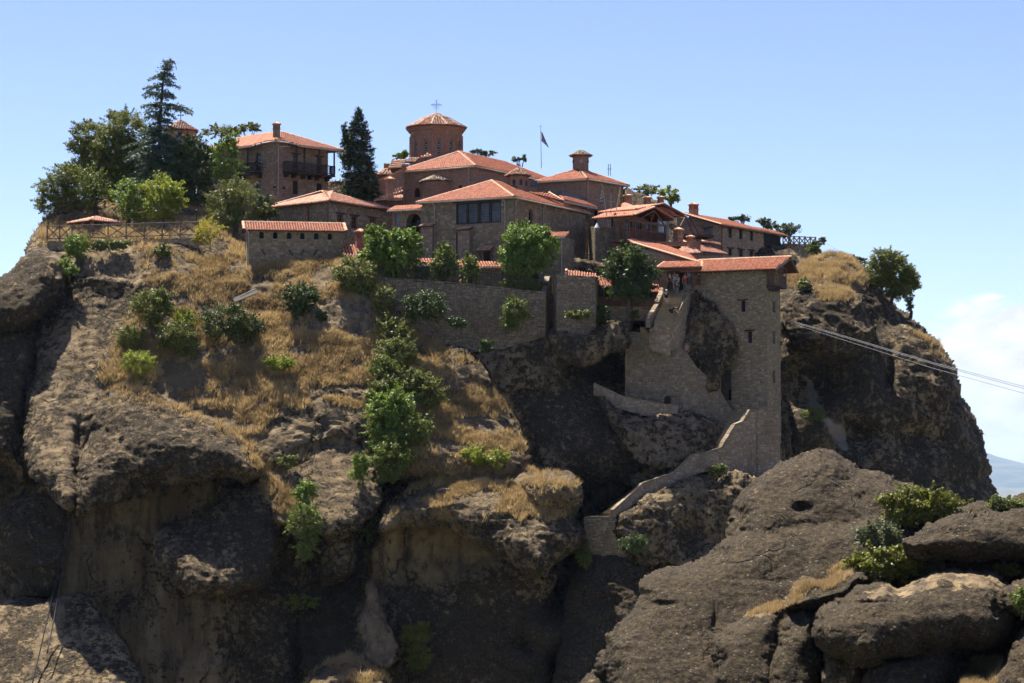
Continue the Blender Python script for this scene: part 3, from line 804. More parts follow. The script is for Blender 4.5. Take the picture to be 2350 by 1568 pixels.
BLOCK_F = np.array([(4, 5, 6, 7), (0, 1, 5, 4), (1, 2, 6, 5), (2, 3, 7, 6), (3, 0, 4, 7)])
def stones(f, w=(.22, .5), h=(.15, .27), zmin=None, zmax=None, gap=.022, proud=(.012, .045), rough=.03, tint=(0, 1), smin=None, smax=None):
    """irregular coursed stones standing proud of a wall plane, openings left free: (m,8,3) blocks"""
    z = f.z0 if zmin is None else max(f.z0, zmin)
    zt = f.z1 if zmax is None else min(f.z1, zmax)
    a, b = (0 if smin is None else smin), (f.n if smax is None else smax)
    out, tn = [], []
    zb, edges, x = z, [a], a
    while x < b - .6:
        x += random.uniform(.9, 2.6); edges.append(min(x, b))
    if edges[-1] < b: edges.append(b)
    for sa, sb in zip(edges, edges[1:]):                        # rubble: no course runs far
        z = zb
        while z < zt - 0.05:
            hh = min(random.uniform(*h) * random.choice((.75, 1, 1, 1.35)), zt - z)
            s = sa - random.uniform(0, w[0]) * .5
            while s < sb - 0.04:
                ww = random.uniform(*w)
                s0, s1 = max(s, sa if sa == a else sa - .1), min(s + ww, sb if sb == b else sb + .08)
                s += ww
                if s1 - s0 < 0.07: continue
                z0, z1 = z + random.uniform(-.12, .1) * hh, z + hh + random.uniform(-.1, .12) * hh
                hit = [o for o in f.open if s1 > o[0] - .01 and s0 < o[1] + .01 and z1 > o[2] - .01 and z0 < o[3] + .01]
                if hit:
                    o = hit[0]
                    if s0 < o[0] - .08: s1 = o[0] - .01
                    elif s1 > o[1] + .08: s0 = o[1] + .01
                    else: continue
                    if s1 - s0 < .07: continue
                out.append((s0, s1, z0, min(z1, zt))); tn.append(random.uniform(*tint))
            z += hh
    if not out: return np.zeros((0, 8, 3)), np.zeros(0)
    R = np.array(out)
    m = len(R)
    g = gap / 2
    j = lambda: RNG.uniform(-rough, rough, m)
    s0, s1, z0, z1 = R[:, 0] + g, R[:, 1] - g, R[:, 2] + g, R[:, 3] - g
    pr = RNG.uniform(*proud, m)
    iw = np.minimum(.035, (s1 - s0) * .2); ih = np.minimum(.03, (z1 - z0) * .2)
    k = .5
    base = [(s0, z0), (s1, z0), (s1, z1), (s0, z1)]
    topq = [(s0 + iw + j() * k, z0 + ih + j() * k), (s1 - iw + j() * k, z0 + ih + j() * k), (s1 - iw + j() * k, z1 - ih + j() * k), (s0 + iw + j() * k, z1 - ih + j() * k)]
    A, d, o = np.array(f.A), np.array(f.d), np.array(f.o)
    V = np.zeros((m, 8, 3))
    for q, (s, zz) in enumerate(base + topq):
        off = 0.0 if q < 4 else pr
        V[:, q] = A + s[:, None] * d + (np.ones(m) * off)[:, None] * o
        V[:, q, 2] = zz
    q2_ = np.stack([V[:, :, 0] * .9, V[:, :, 1] * .9, V[:, :, 2] * .9], -1)
    V[:, :, 2] += .07 * vnoise(q2_, 5) + .03 * vnoise(q2_ * 3.1, 6)
    return V, np.array(tn)

def lone_blocks(V, T, name, mat, parent, n):
    """the n largest blocks of a wall as parts of their own; returns the rest"""
    area = np.linalg.norm(V[:, 1] - V[:, 0], axis=1) * np.linalg.norm(V[:, 3] - V[:, 0], axis=1)
    idx = np.argsort(-area)[:n]
    off = np.zeros(3)
    q = parent
    while q is not None:
        off += np.array(q.location); q = q.parent
    for i in idx:
        c = V[i].mean(0)
        o = link(name, np_mesh(name, V[i] - c, BLOCK_F, np.full(8, T[i])), mat, parent)
        o.location = c - off
    keep = np.ones(len(V), bool); keep[idx] = False
    return V[keep], T[keep]

# one barrel tile: crown arch 4 facets, open lower end closed by a cap
def tile_template(seg=4, taper=.84):
    v = []
    for k, (y, sc, lift) in enumerate(((0.0, 1.0, .035), (1.0, taper, 0.0))):
        for i in range(seg + 1):
            a = math.pi * i / seg
            v.append((math.cos(a) * sc, y, math.sin(a) * .82 * sc, lift))
    F = [(i, i + 1, seg + 2 + i, seg + 1 + i) for i in range(seg)]
    cap = [tuple(range(seg, -1, -1))]
    return np.array(v), np.array(F), np.array(cap)
TILE_V, TILE_F, TILE_C = tile_template()

def in_poly(x, y, poly):
    ins = np.zeros(x.shape, bool)
    for i in range(len(poly)):
        x0, y0 = poly[i]; x1, y1 = poly[(i + 1) % len(poly)]
        if abs(y1 - y0) < 1e-9: continue
        ins ^= ((y0 > y) != (y1 > y)) & (x < (x1 - x0) * (y - y0) / (y1 - y0) + x0)
    return ins

class Roof:
    """roof made of planar slopes: deck sheets, clay tiles on the slopes in view, ridge caps, eave boards"""
    def __init__(self, parent, mat=None, pitch_w=.27, pitch_l=.38, single=0):
        self.parent, self.mat, self.pw, self.pl, self.single = parent, mat or M_TILE, pitch_w, pitch_l, single
        self.deck, self.tv, self.tt, self.ridges = MB(), [], [], []
        self.ori = []
    def slope(self, pts, e=None, tiles=True, th=.10, mess=0.0):
        """pts: planar polygon, first edge along the eave"""
        pts = [Vector(p) for p in pts]
        n = Vector((0, 0, 0))
        for i in range(1, len(pts) - 1):
            n += (pts[i] - pts[0]).cross(pts[i + 1] - pts[0])
        n.normalize()
        if n.z < 0: n = -n
        e = (pts[1] - pts[0]).normalized() if e is None else Vector(e).normalized()
        e = (e - n * e.dot(n)).normalized()
        w = n.cross(e)
        if w.z < 0: w = -w; e = -e
        self.deck.poly(pts)
        low = [p - Vector((0, 0, th)) for p in pts]
        self.deck.poly(list(reversed(low)))
        for i in range(len(pts)):
            k = (i + 1) % len(pts)
            self.deck.poly([pts[i], low[i], low[k], pts[k]])
        if not tiles: return
        o = pts[0]
        poly = [((p - o).dot(e), (p - o).dot(w)) for p in pts]
        xs, ys = [a for a, b in poly], [b for a, b in poly]
        ni, nj = int((max(xs) - min(xs)) / self.pw) + 2, int((max(ys) - min(ys)) / self.pl) + 2
        I, J = np.meshgrid(np.arange(ni), np.arange(nj))
        x = min(xs) + (I.ravel() + .5) * self.pw
        y = min(ys) - .06 + J.ravel() * self.pl
        keep = in_poly(x, np.maximum(y + .45 * self.pl, min(ys) + .02), poly)
        x, y = x[keep], y[keep]
        m = len(x)
        if m == 0: return
        x = x + RNG.normal(0, .012 + mess * .05, m); y = y + RNG.normal(0, .018 + mess * .06, m)
        E, Wv, N, O = (np.array(q) for q in (e, w, n, o))
        rad, ln = self.pw * .405, self.pl * 1.12
        V = np.zeros((m, len(TILE_V), 3))
        for q, (tx, ty, tz, lf) in enumerate(TILE_V):
            V[:, q] = O + (x + tx * rad)[:, None] * E + (y + ty * ln)[:, None] * Wv + (.01 + tz * rad * 1.35 + lf + RNG.normal(0, .004 + mess * .02, m)[:] * 0)[:, None] * N
        self.tv.append(V)
        self.tt.append(np.clip(RNG.normal(.5, .34, m), 0, 1))
    def ridge(self, a, b, r=.13, step=.38):
        self.ridges.append((Vector(a), Vector(b), r, step))
    def finish(self, gutter=None):
        ro = self.deck.put('roof', M_DECK, self.parent)
        if self.tv:
            V, T = np.concatenate(self.tv), np.concatenate(self.tt)
            if self.single:
                d = np.linalg.norm(V.mean(1), axis=1)
                idx = np.argsort(d)[:self.single]
                off = np.zeros(3); q = ro
                while q is not None:
                    off += np.array(q.location); q = q.parent
                for i in idx:
                    c = V[i].mean(0)
                    o = link('roof_tile', np_mesh('roof_tile', V[i] - c, [TILE_F, TILE_C], np.full(len(TILE_V), T[i]), smooth=False), self.mat, ro)
                    o.location = c - off
                kp = np.ones(len(V), bool); kp[idx] = False
                V, T = V[kp], T[kp]
            if len(V):
                pl = Pile(); pl.add(V, TILE_F, T); pl.k -= V.shape[0] * V.shape[1]
                pl.V.append(np.zeros((0, 3))); pl.T.append(np.zeros(0))
                m, nv = V.shape[:2]
                pl.F.append((TILE_C[None] + (np.arange(m) * nv)[:, None, None]).reshape(-1, TILE_C.shape[1]))
                put('roof_tiles', pl.mesh('roof_tiles'), self.mat, ro, 'stuff')
        for (a, b, r, step) in self.ridges:
            mb = MB()
            L_ = (b - a).length
            n = max(1, int(L_ / step)); d = (b - a) / n
            s = d.normalized().cross(Vector((0, 0, 1))).normalized(); t = s.cross(d.normalized())
            for k in range(n):
                p0 = a + d * k + t * .02; p1 = a + d * (k + 1.12)
                tn = random.random()
                for i in range(5):
                    a0, a1 = math.pi * i / 5, math.pi * (i + 1) / 5
                    f0 = lambda q, rr, aa: q + s * (rr * math.cos(aa)) + t * (rr * .8 * math.sin(aa) + .03)
                    mb.poly([f0(p0, r * 1.1, a0), f0(p1, r * .92, a0), f0(p1, r * .92, a1), f0(p0, r * 1.1, a1)], tn)
            mb.put('ridge_tiles', M_RIDGE, ro)
        return ro

class House:
    """a building: plane walls with cut openings and built stones, roofs, windows, all parts of one thing"""
    def __init__(self, name, label, cat, base, mat=None, mortar=None):
        self.o = empty(name, base, label, cat)
        self.mat, self.mortar = mat or M_GREYSTONE, mortar or M_MORTAR
        self.facs, self.extra = [], MB()
    def fac(self, *a, st=True, **k):
        f = Fac(*a)
        f.st = dict(k) if st else None
        self.facs.append(f)
        return f
    def finish(self, wall_depth=.28, lone=0):
        mb = self.extra
        pl = Pile()
        for f in self.facs:
            wall_mesh(mb, f, wall_depth)
        w = mb.put('wall', self.mortar, self.o)
        for f in self.facs:
            if f.st is None: continue
            V, T = stones(f, **f.st)
            pl.add(V, BLOCK_F, T)
        if pl.V:
            V = np.concatenate(pl.V).reshape(-1, 8, 3); T = np.concatenate(pl.T)[::8]
            if lone: V, T = lone_blocks(V, T, 'wall_stone', self.mat, w, lone)
            p2 = Pile(); p2.add(V, BLOCK_F, T)
            put('stonework', p2.mesh('stonework'), self.mat, w, 'stuff')
        return w

def window(h, f, u0, v0, u1, v1, arch=False, frame=None, bars=(2, 3), glass=None, lintel=None, depth=.16, bw=.05, sill=None, name='window', ring=None, sub='grille', thin=None):
    """an opening cut through wall f at the given outline, with frame, pane and bars as its own part"""
    s0, s1, z0, z1 = f.rect(u0, v0, u1, v1) if v1 is not None else (u0[0], u0[1], u0[2], u0[3])
    f.open.append((s0, s1, z0, z1, arch))
    frame = frame or M_WOODR
    mb = MB()
    zs = z1 - (s1 - s0) / 2 if arch else z1
    dn = -depth
    for s in (s0 + bw / 2, s1 - bw / 2):
        mb.bar(f.pt(s, z0, dn), f.pt(s, zs, dn), bw, bw * 1.2, up=f.o)
    mb.bar(f.pt(s0, z0 + bw / 2, dn), f.pt(s1, z0 + bw / 2, dn), bw * 1.2, bw, up=f.o)
    if arch:
        ap = arch_pts(s0, s1, zs, -bw / 2)
        for a, b in zip(ap, ap[1:]): mb.bar(f.pt(*a, dn), f.pt(*b, dn), bw * 1.2, bw, up=f.o)
    else:
        mb.bar(f.pt(s0, z1 - bw / 2, dn), f.pt(s1, z1 - bw / 2, dn), bw * 1.2, bw, up=f.o)
    wo = mb.put(name, frame, h.o)
    pm = MB()
    ring_pts = [(s0, z0), (s1, z0)] + (list(reversed(arch_pts(s0, s1, zs))) if arch else [(s1, z1), (s0, z1)])
    pm.poly([f.pt(a, b, dn - .03) for a, b in ring_pts])
    pm.put('pane', glass or M_GLASS, wo)
    if bars and (bars[0] > 1 or bars[1] > 1):
        gm = MB()
        t = thin or bw * .5
        for i in range(1, bars[0]):
            s = s0 + (s1 - s0) * i / bars[0]
            top = zs + math.sqrt(max(0, ((s1 - s0) / 2) ** 2 - (s - (s0 + s1) / 2) ** 2)) if arch else z1
            gm.bar(f.pt(s, z0, dn + .012), f.pt(s, top, dn + .012), t, t, up=f.o)
        for j in range(1, bars[1]):
            z = z0 + (z1 - z0) * j / bars[1]
            c = (s0 + s1) / 2; hw = (s1 - s0) / 2
            if arch and z > zs: hw = math.sqrt(max(0.001, hw * hw - (z - zs) ** 2))
            gm.bar(f.pt(c - hw, z, dn + .02), f.pt(c + hw, z, dn + .02), t, t, up=f.o)
        gm.put(sub, frame, wo)
    if lintel:
        lm = MB()
        lm.box(f.pt((s0 + s1) / 2, z1 + .07, .02), f.d * ((s1 - s0) / 2 + .28), f.o * .10, Vector((0, 0, .065)))
        lm.put('lintel', lintel, wo)
    if sill:
        lm = MB()
        lm.box(f.pt((s0 + s1) / 2, z0 - .04, .04), f.d * ((s1 - s0) / 2 + .08), f.o * .12, Vector((0, 0, .038)))
        lm.put('sill', sill, wo)
    if ring:
        rm = MB()
        n = 11
        for rr in ((.03, .13), (.15, .25)) if ring == 2 else ((.03, .17),):
            c = (s0 + s1) / 2
            r0, r1 = (s1 - s0) / 2 + rr[0], (s1 - s0) / 2 + rr[1]
            for i in range(n):
                a0, a1 = math.pi * (i + .06) / n, math.pi * (i + .94) / n
                q = [(c - r * math.cos(a), zs + r * math.sin(a)) for r, a in ((r0, a0), (r1, a0), (r1, a1), (r0, a1))]
                tn = random.random()
                rm.poly([f.pt(*x, .05) for x in q], tn)
                for k in range(4): rm.poly([f.pt(*q[k], 0), f.pt(*q[(k + 1) % 4], 0), f.pt(*q[(k + 1) % 4], .05), f.pt(*q[k], .05)], tn)
        rm.put('brick_arch', M_BRICK, wo)
    return wo

def pipe(parent, pts, r=.06, mat=None, name='downpipe'):
    mb = MB(); mb.tube(pts, r, 6)
    return mb.put(name, mat or M_METAL, parent, smooth=True)

def chimney(parent, base, w, d, h, mat=None, ang=0.0, cap=True, tile=None, plaster=False):
    """square flue: shaft, open lantern of little piers, tiled cap; a part of its house (or a thing when parent is None)"""
    mat = mat or M_BRICK
    X = Vector((math.cos(ang), math.sin(ang), 0)); Yv = Vector((-X.y, X.x, 0)); Z = Vector((0, 0, 1))
    b = Vector(base)
    mb = MB()
    hb = h * .62
    if plaster:
        mb.box(b + Z * hb / 2, X * w / 2, Yv * d / 2, Z * hb / 2)
    else:
        z, k = 0.0, 0
        while z < hb - .01:
            g = 1.0 if k % 2 == 0 else .955
            hh = .10 if k % 2 == 0 else .03
            mb.box(b + Z * (z + hh / 2), X * w / 2 * g, Yv * d / 2 * g, Z * hh / 2, random.random())
            z += hh; k += 1
        hb = z
    mb.box(b + Z * (hb + .04), X * (w / 2 + .04), Yv * (d / 2 + .04), Z * .04, .2)
    c = mb.put('chimney', mat, parent) if parent is not None else None
    pm = MB()
    ph = h * .22
    for i in (-1, -.33, .33, 1):
        for j in (-1, 1):
            pm.box(b + X * (i * (w / 2 - .05)) + Yv * (j * (d / 2 - .05)) + Z * (hb + .08 + ph / 2), X * .05, Yv * .05, Z * ph / 2, random.random())
    for j in (-.33, .33):
        for i in (-1, 1):
            pm.box(b + X * (i * (w / 2 - .05)) + Yv * (j * (d / 2 - .05)) + Z * (hb + .08 + ph / 2), X * .05, Yv * .05, Z * ph / 2, random.random())
    pm.box(b + Z * (hb + .08 + ph / 2), X * (w / 2 - .16), Yv * (d / 2 - .16), Z * ph / 2, 0.0)
    pm.put('flue_piers', mat, c)
    cm = MB()
    zc = hb + .08 + ph
    cm.box(b + Z * (zc + .025), X * (w / 2 + .08), Yv * (d / 2 + .08), Z * .025, .4)
    top = b + Z * (zc + .05 + h * .14)
    k4 = [b + X * (i * (w / 2 + .10)) + Yv * (j * (d / 2 + .10)) + Z * (zc + .05) for i, j in ((-1, -1), (1, -1), (1, 1), (-1, 1))]
    for i in range(4): cm.poly([k4[i], k4[(i + 1) % 4], top], random.random())
    for i in range(4):
        a, e = k4[i], k4[(i + 1) % 4]
        for q in np.linspace(.12, .88, 5):
            p0 = a.lerp(e, q); p1 = p0.lerp(top, .8)
            cm.tube([p0 + Z * .02, p1 + Z * .02], [.075, .035], 5, random.random())
    cm.put('chimney_cap', tile or M_TILE_O, c)
    return c

def rail(parent, a, b, h, mat, gap=.16, bw=.045, top=.08, name='railing'):
    """balustrade between two foot points: rails and balusters in one part, each baluster a real bar"""
    a, b = Vector(a), Vector(b)
    Z = Vector((0, 0, 1))
    mb = MB()
    mb.bar(a + Z * h, b + Z * h, top, top)
    n = max(2, int((b - a).length / gap))
    r = mb.put(name, mat, parent)
    bm = MB()
    bm.bar(a + Z * .1, b + Z * .1, top * .8, top * .8)
    for i in range(n + 1):
        p = a.lerp(b, i / n)
        bm.bar(p + Z * .1, p + Z * h, bw, bw, up=(b - a).normalized())
    bm.put('balusters', mat, r)
    return r

def hip(h, fl, fr, pitch, ov=.5, mat=None, single=0, zt=None, b_cut=None, **k):
    """hipped roof over the rectangle spanned by a left face and a right face that share the near corner"""
    a, b = fl.n, fr.n
    zt = fl.z1 if zt is None else zt
    t = math.tan(math.radians(pitch))
    def G(f):
        return lambda s, o: f.pt(s, zt - o * t, o)
    gl, gr = G(fl), G(fr)
    R = Roof(h.o, mat, single=single, **k)
    if b >= a:
        m = a / 2
        R.slope([gl(-ov, ov), gl(a + ov, ov), gl(m, -m)])
        R.slope([gr(-ov, ov), gr(b + ov, ov), gr(b - m, -m), gr(m, -m)])
        far = fl.pt(0, 0) + fr.d * b
        fb = Fac(far, fl.d, a, 0, zt, fr.d); gb = G(fb)
        R.slope([gb(-ov, ov), gb(a + ov, ov), gb(m, -m)], tiles=False)
        fc = Fac(fl.pt(a, 0), fr.d, b, 0, zt, fl.d); gc = G(fc)
        R.slope([gc(-ov, ov), gc(b + ov, ov), gc(b - m, -m), gc(m, -m)], tiles=False)
        A0, A1 = gr(m, -m), gr(b - m, -m)
        R.ridge(gr(-ov, ov), A0); R.ridge(gl(a + ov, ov), A0); R.ridge(A0, A1); R.ridge(gr(b + ov, ov), A1)
    else:
        m = b / 2
        R.slope([gl(-ov, ov), gl(a + ov, ov), gl(a - m, -m), gl(m, -m)])
        R.slope([gr(-ov, ov), gr(b + ov, ov), gr(m, -m)])
        fb = Fac(fl.pt(a, 0), fr.d, b, 0, zt, fl.d); gb = G(fb)
        R.slope([gb(-ov, ov), gb(b + ov, ov), gb(m, -m)], tiles=False)
        fc = Fac(fr.pt(b, 0), fl.d, a, 0, zt, fr.d); gc = G(fc)
        R.slope([gc(-ov, ov), gc(a + ov, ov), gc(a - m, -m), gc(m, -m)], tiles=False)
        A0, A1 = gl(m, -m), gl(a - m, -m)
        R.ridge(gl(-ov, ov), A0); R.ridge(gr(b + ov, ov), A0); R.ridge(A0, A1); R.ridge(gl(a + ov, ov), A1)
    R.gl, R.gr, R.t = gl, gr, t
    return R

def gutters(h, pts, mat=None):
    mb = MB(); mb.tube([Vector(p) + Vector((0, 0, -.06)) for p in pts], .08, 6)
    return mb.put('gutter', mat or M_METAL, h.o, smooth=True)

def q2(x, y): return 401.6 + .19541 * x, 229.5 + .19541 * y
def q3(x, y): return 803.2 + .19541 * x, 229.5 + .19541 * y
def q4(x, y): return 1147.5 + .19541 * x, 229.5 + .19541 * y
def q5(x, y): return 1377.0 + .19541 * x, 430.3 + .19541 * y
def q6(x, y): return 516.4 + .19541 * x, 459.0 + .19541 * y
def q7(x, y): return 918.0 + .19541 * x, 430.3 + .19541 * y
def qr(q, x0, y0, x1, y1): return (*q(x0, y0), *q(x1, y1))
# ------------------------------------------------------------------ monastery buildings
def corner_house(name, label, cat, uc, ve, Y, thL, uL, thR, uR, vbase, mat=None, mortar=None, stl={}, strr={}):
    C = P(uc, ve, Y)
    z0 = P(uc, vbase, Y).z
    dl, dr = dirv(thL, -1), dirv(thR, 1)
    h = House(name, label, cat, (C.x, C.y, z0), mat, mortar)
    fl = h.fac(C, dl, reach(C, dl, uL), z0, C.z, **stl)
    fr = h.fac(C, dr, reach(C, dr, uR), z0, C.z, **strr)
    # hidden back walls close the box
    h.fac(fl.pt(fl.n, 0), dr, fr.n, z0, C.z, dl, st=False)
    h.fac(fr.pt(fr.n, 0), dl, fl.n, z0, C.z, dr, st=False)
    return h, fl, fr
ZV = Vector((0, 0, 1))

# --- house with the two timber balconies
h, fl, fr = corner_house('balcony_house', 'two-storey stone house with dark timber balconies and hipped tile roof', 'house', 634, 321, 252, 47, 452, 46, 753, 480, M_TANSTONE)
for (x0, y0, x1, y1) in ((1384, 640, 1446, 862), (1662, 672, 1722, 890)):
    window(h, fr, *qr(q2, x0, y0, x1, y1), frame=M_WOODL, bars=(2, 4), lintel=M_WOODD, bw=.09, name='balcony_door', sub='glazing_bars')
for (x0, y0, x1, y1) in ((1383, 950, 1446, 1108), (1665, 980, 1724, 1080)):
    window(h, fr, *qr(q2, x0, y0, x1, y1), frame=M_WOODD, bars=(4, 6), thin=.02)
window(h, fl, *qr(q2, 945, 632, 1006, 880), frame=M_WOODD, bars=(2, 4), name='balcony_door', sub='glazing_bars')
window(h, fl, *qr(q2, 942, 950, 1003, 1088), frame=M_WOODD, bars=(4, 6), thin=.02)
window(h, fl, *qr(q2, 420, 640, 500, 740), frame=M_WOODD)
h.finish()
zt, t = fl.z1, math.tan(math.radians(23))
gl, gr = (lambda s, o: fl.pt(s, zt - o * t, o)), (lambda s, o: fr.pt(s, zt - o * t, o))
a, b, m = fl.n, fr.n, fr.n / 2
R = Roof(h.o)
el = [gl(-.35, .35), gl(1.6, .45), gl(2.6, 1.25), gl(5.6, 1.25), gl(5.9, .5), gl(a + .5, .5)]
er = [gr(-.35, .35), gr(1.3, .45), gr(2.3, 1.3), gr(b + 1.3, 1.3)]
R.slope([*el, gl(a - m, -m), gl(m, -m)], e=fl.d)
R.slope([*er, gr(m, -m)], e=fr.d)
bk = Fac(fr.pt(b, 0), fl.d, a, 0, zt, fr.d)
R.slope([bk.pt(-1.3, zt - 1.3 * t, 1.3), bk.pt(a, zt, .5), bk.pt(a - m, zt + m * t, -m), bk.pt(m, zt + m * t, -m)], tiles=False)
for x, y in ((el[0], gl(m, -m)), (gl(m, -m), gl(a - m, -m)), (er[3], gr(m, -m))): R.ridge(x, y)
ro = R.finish()
gutters(h, el); gutters(h, er)
def balcony(h, f, s0, s1, z, dep, posts, ztop, brackets):
    mb = MB()
    mb.box(f.pt((s0 + s1) / 2, z, dep / 2), f.d * ((s1 - s0) / 2), f.o * (dep / 2), ZV * .09)
    bo = mb.put('balcony', M_WOODD, h.o)
    rail(bo, f.pt(s0, z + .09, dep - .05), f.pt(s1, z + .09, dep - .05), .95, M_WOODD, .17, .05, .09)
    rail(bo, f.pt(s0, z + .09, .1), f.pt(s0, z + .09, dep - .05), .95, M_WOODD, .17, .05, .09)
    rail(bo, f.pt(s1, z + .09, .1), f.pt(s1, z + .09, dep - .05), .95, M_WOODD, .17, .05, .09)
    for s in posts:
        k = MB(); k.bar(f.pt(s, z, dep - .05), f.pt(s, ztop, dep - .05), .13, .13, up=f.o)
        k.bar(f.pt(s - .3, ztop - .04, dep - .05), f.pt(s + .3, ztop - .04, dep - .05), .1, .1)
        k.put('post', M_WOODD, bo)
    for s in brackets:
        k = MB()
        k.box(f.pt(s, z - .2, dep * .45), f.d * .12, f.o * dep * .45, ZV * .11)
        k.box(f.pt(s, z - .42, dep * .28), f.d * .12, f.o * dep * .28, ZV * .11)
        k.put('bracket', M_WOODD, bo)
    k = MB(); k.bar(f.pt(s0, ztop, dep - .05), f.pt(s1, ztop, dep - .05), .14, .16); k.put('eave_beam', M_WOODD, bo)
    return bo
zb = fr.px(*q2(1500, 868))[1]
sA, sB = fr.px(*q2(1262, 800))[0], fr.n + .15
balcony(h, fr, sA, sB, zb - .05, 1.05, [sA + (sB - sA) * k for k in (.17, .34, .66, .98)], zt - 1.05 * t - .12, [sA + (sB - sA) * k for k in (.04, .2, .4, .55, .7, .92)])
sC, sD = fl.px(*q2(1030, 800))[0], fl.px(*q2(800, 800))[0]
balcony(h, fl, sC, sD, zb - .05, 1.05, [sC + (sD - sC) * k for k in (.4, .99)], zt - 1.05 * t - .12, [sC + .2, sD - .3])
pipe(h.o, [gr(1.9, .95) - ZV * .1, fr.pt(.25, zt - .75, .12), fr.pt(.22, zt - .9, .1), fr.pt(.22, fr.z0, .1)], .05)
chimney(ro, gr(.9, -1.1) - ZV * .3, .58, .52, 1.8, M_GREYSTONE, .8)
for dx in (-.9, .35):
    k = MB(); k.box(fr.pt(dx + .6, zb - 1.75, .12), fr.d * .09, fr.o * .12, ZV * .09); k.put('flood_lamp', M_IRON, h.o)

# --- domed chapel behind the cedar
c = P(414.6, 301, 262)
h = House('domed_chapel', 'small brick chapel drum with tiled cone and cross behind the cedar', 'chapel', (c.x, c.y, c.z - 7), M_BRICK, M_MORTAR_R)
R = Roof(h.o, M_TILE_O, .27, .36)
r0, n = 1.75, 8
for k in range(n):
    a0, a1 = 2 * math.pi * (k - .5) / n, 2 * math.pi * (k + .5) / n
    p0, p1 = (Vector((c.x + r0 * math.cos(x), c.y + r0 * math.sin(x), 0)) for x in (a0, a1))
    out = ((p0 + p1) / 2 - Vector((c.x, c.y, 0)))
    f = h.fac(p0, p1 - p0, (p1 - p0).length, c.z - 7, c.z - .05, out, st=out.y < .5, w=(.25, .4), h=(.07, .1), gap=.02, proud=(.01, .02))
    if out.y < .4:
        sm = f.n / 2
        window(h, f, (sm - .28, sm + .28, c.z - 2.2, c.z - .55), 0, 0, None, arch=True, frame=M_WOODR, bars=(2, 4), ring=1)
    e0, e1 = (Vector((c.x + (r0 + .22) * math.cos(x), c.y + (r0 + .22) * math.sin(x), c.z)) for x in (a0, a1))
    R.slope([e0, e1, Vector((c.x, c.y, c.z + 1.15))], tiles=out.y < .8, th=.14)
h.finish(); R.finish()
def cross(parent, p, hh, w, t, mat, name='cross', fancy=False):
    k = MB()
    p = Vector(p)
    k.bar(p, p + ZV * hh, t, t); k.bar(p + ZV * hh * .68 - Vector((w / 2, 0, 0)), p + ZV * hh * .68 + Vector((w / 2, 0, 0)), t, t)
    if fancy:
        q = p + ZV * hh * .6
        ring = [q + Vector((math.cos(x) * w * .3, 0, math.sin(x) * w * .3)) for x in np.linspace(0, 2 * math.pi, 17)]
        k.tube(ring, t * .35, 5)
        for sx, sz in ((-1, 0), (1, 0), (0, 1)):
            e = q + Vector((sx * w * .5, 0, hh * .08 + sz * hh * .32))
            for d in ((1, 1), (1, -1), (-1, 1), (-1, -1)):
                k.bar(e, e + Vector((d[0] * w * .12, 0, d[1] * w * .12)), t * .6, t * .6)
        for d in (-1, 1):
            k.bar(q, q + Vector((d * w * .36, 0, w * .36)), t * .5, t * .5); k.bar(q, q + Vector((d * w * .36, 0, -w * .36)), t * .5, t * .5)
    else:
        for d in ((-w / 2, hh * .68), (w / 2, hh * .68), (0, hh)):
            k.box(p + Vector((d[0], 0, d[1])), Vector((t, 0, 0)), Vector((0, t * .6, 0)), ZV * t)
    return k.put(name, mat, parent)
cross(h.o, (c.x, c.y, c.z + 1.1), .95, .5, .07, M_IRON)

# --- low house with the wide hipped roof
h, fl, fr = corner_house('low_stone_house', 'low stone house with pale hipped roof and wooden framed windows', 'house', 755, 459, 238, 46.5, 614, 35, 900, 600, M_GREYSTONE)
for (x0, y0, x1, y1) in ((1320, 165, 1386, 300), (1484, 190, 1551, 342), (1704, 215, 1772, 345)):
    window(h, fr, *qr(q6, x0, y0, x1, y1), frame=M_WOODL, bars=(2, 3), lintel=M_WOODD, bw=.09, sub='glazing_bars')
h.finish()
R = hip(h, fl, fr, 19, .45, M_TILE_P)
ro = R.finish()
gutters(h, [R.gl(fl.n + .45, .45), R.gl(-.45, .45), R.gr(fr.n + .45, .45)], M_COPPER)
pipe(h.o, [R.gl(-.2, .4), fl.pt(.05, fl.z1 - .6, .12), fl.pt(.05, fl.z0, .12)], .06, M_COPPER)
pipe(h.o, [fl.pt(fl.n * .36, fl.z1 - .3, .1), fl.pt(fl.n * .32, fl.z1 - .6, .1), fl.pt(fl.n * .32, fl.z0, .1)], .06, M_COPPER)
k = MB(); s = fl.n * .38; k.box(fl.pt(s, (fl.z0 + fl.z1) / 2 - .2, .03), fl.d * .16, fl.o * .05, ZV * ((fl.z1 - fl.z0) / 2 - .25)); k.put('brick_pilaster', M_BRICK, h.o)
for f_, g_ in ((fl, R.gl), (fr, R.gr)):
    n = int(f_.n / .6)
    k = MB()
    for i in range(n + 1):
        s = f_.n * i / n; k.bar(g_(s, .42) - ZV * .14, g_(s, -.1) - ZV * .14, .07, .1)
    k.put('rafter_ends', M_WOODD, ro)

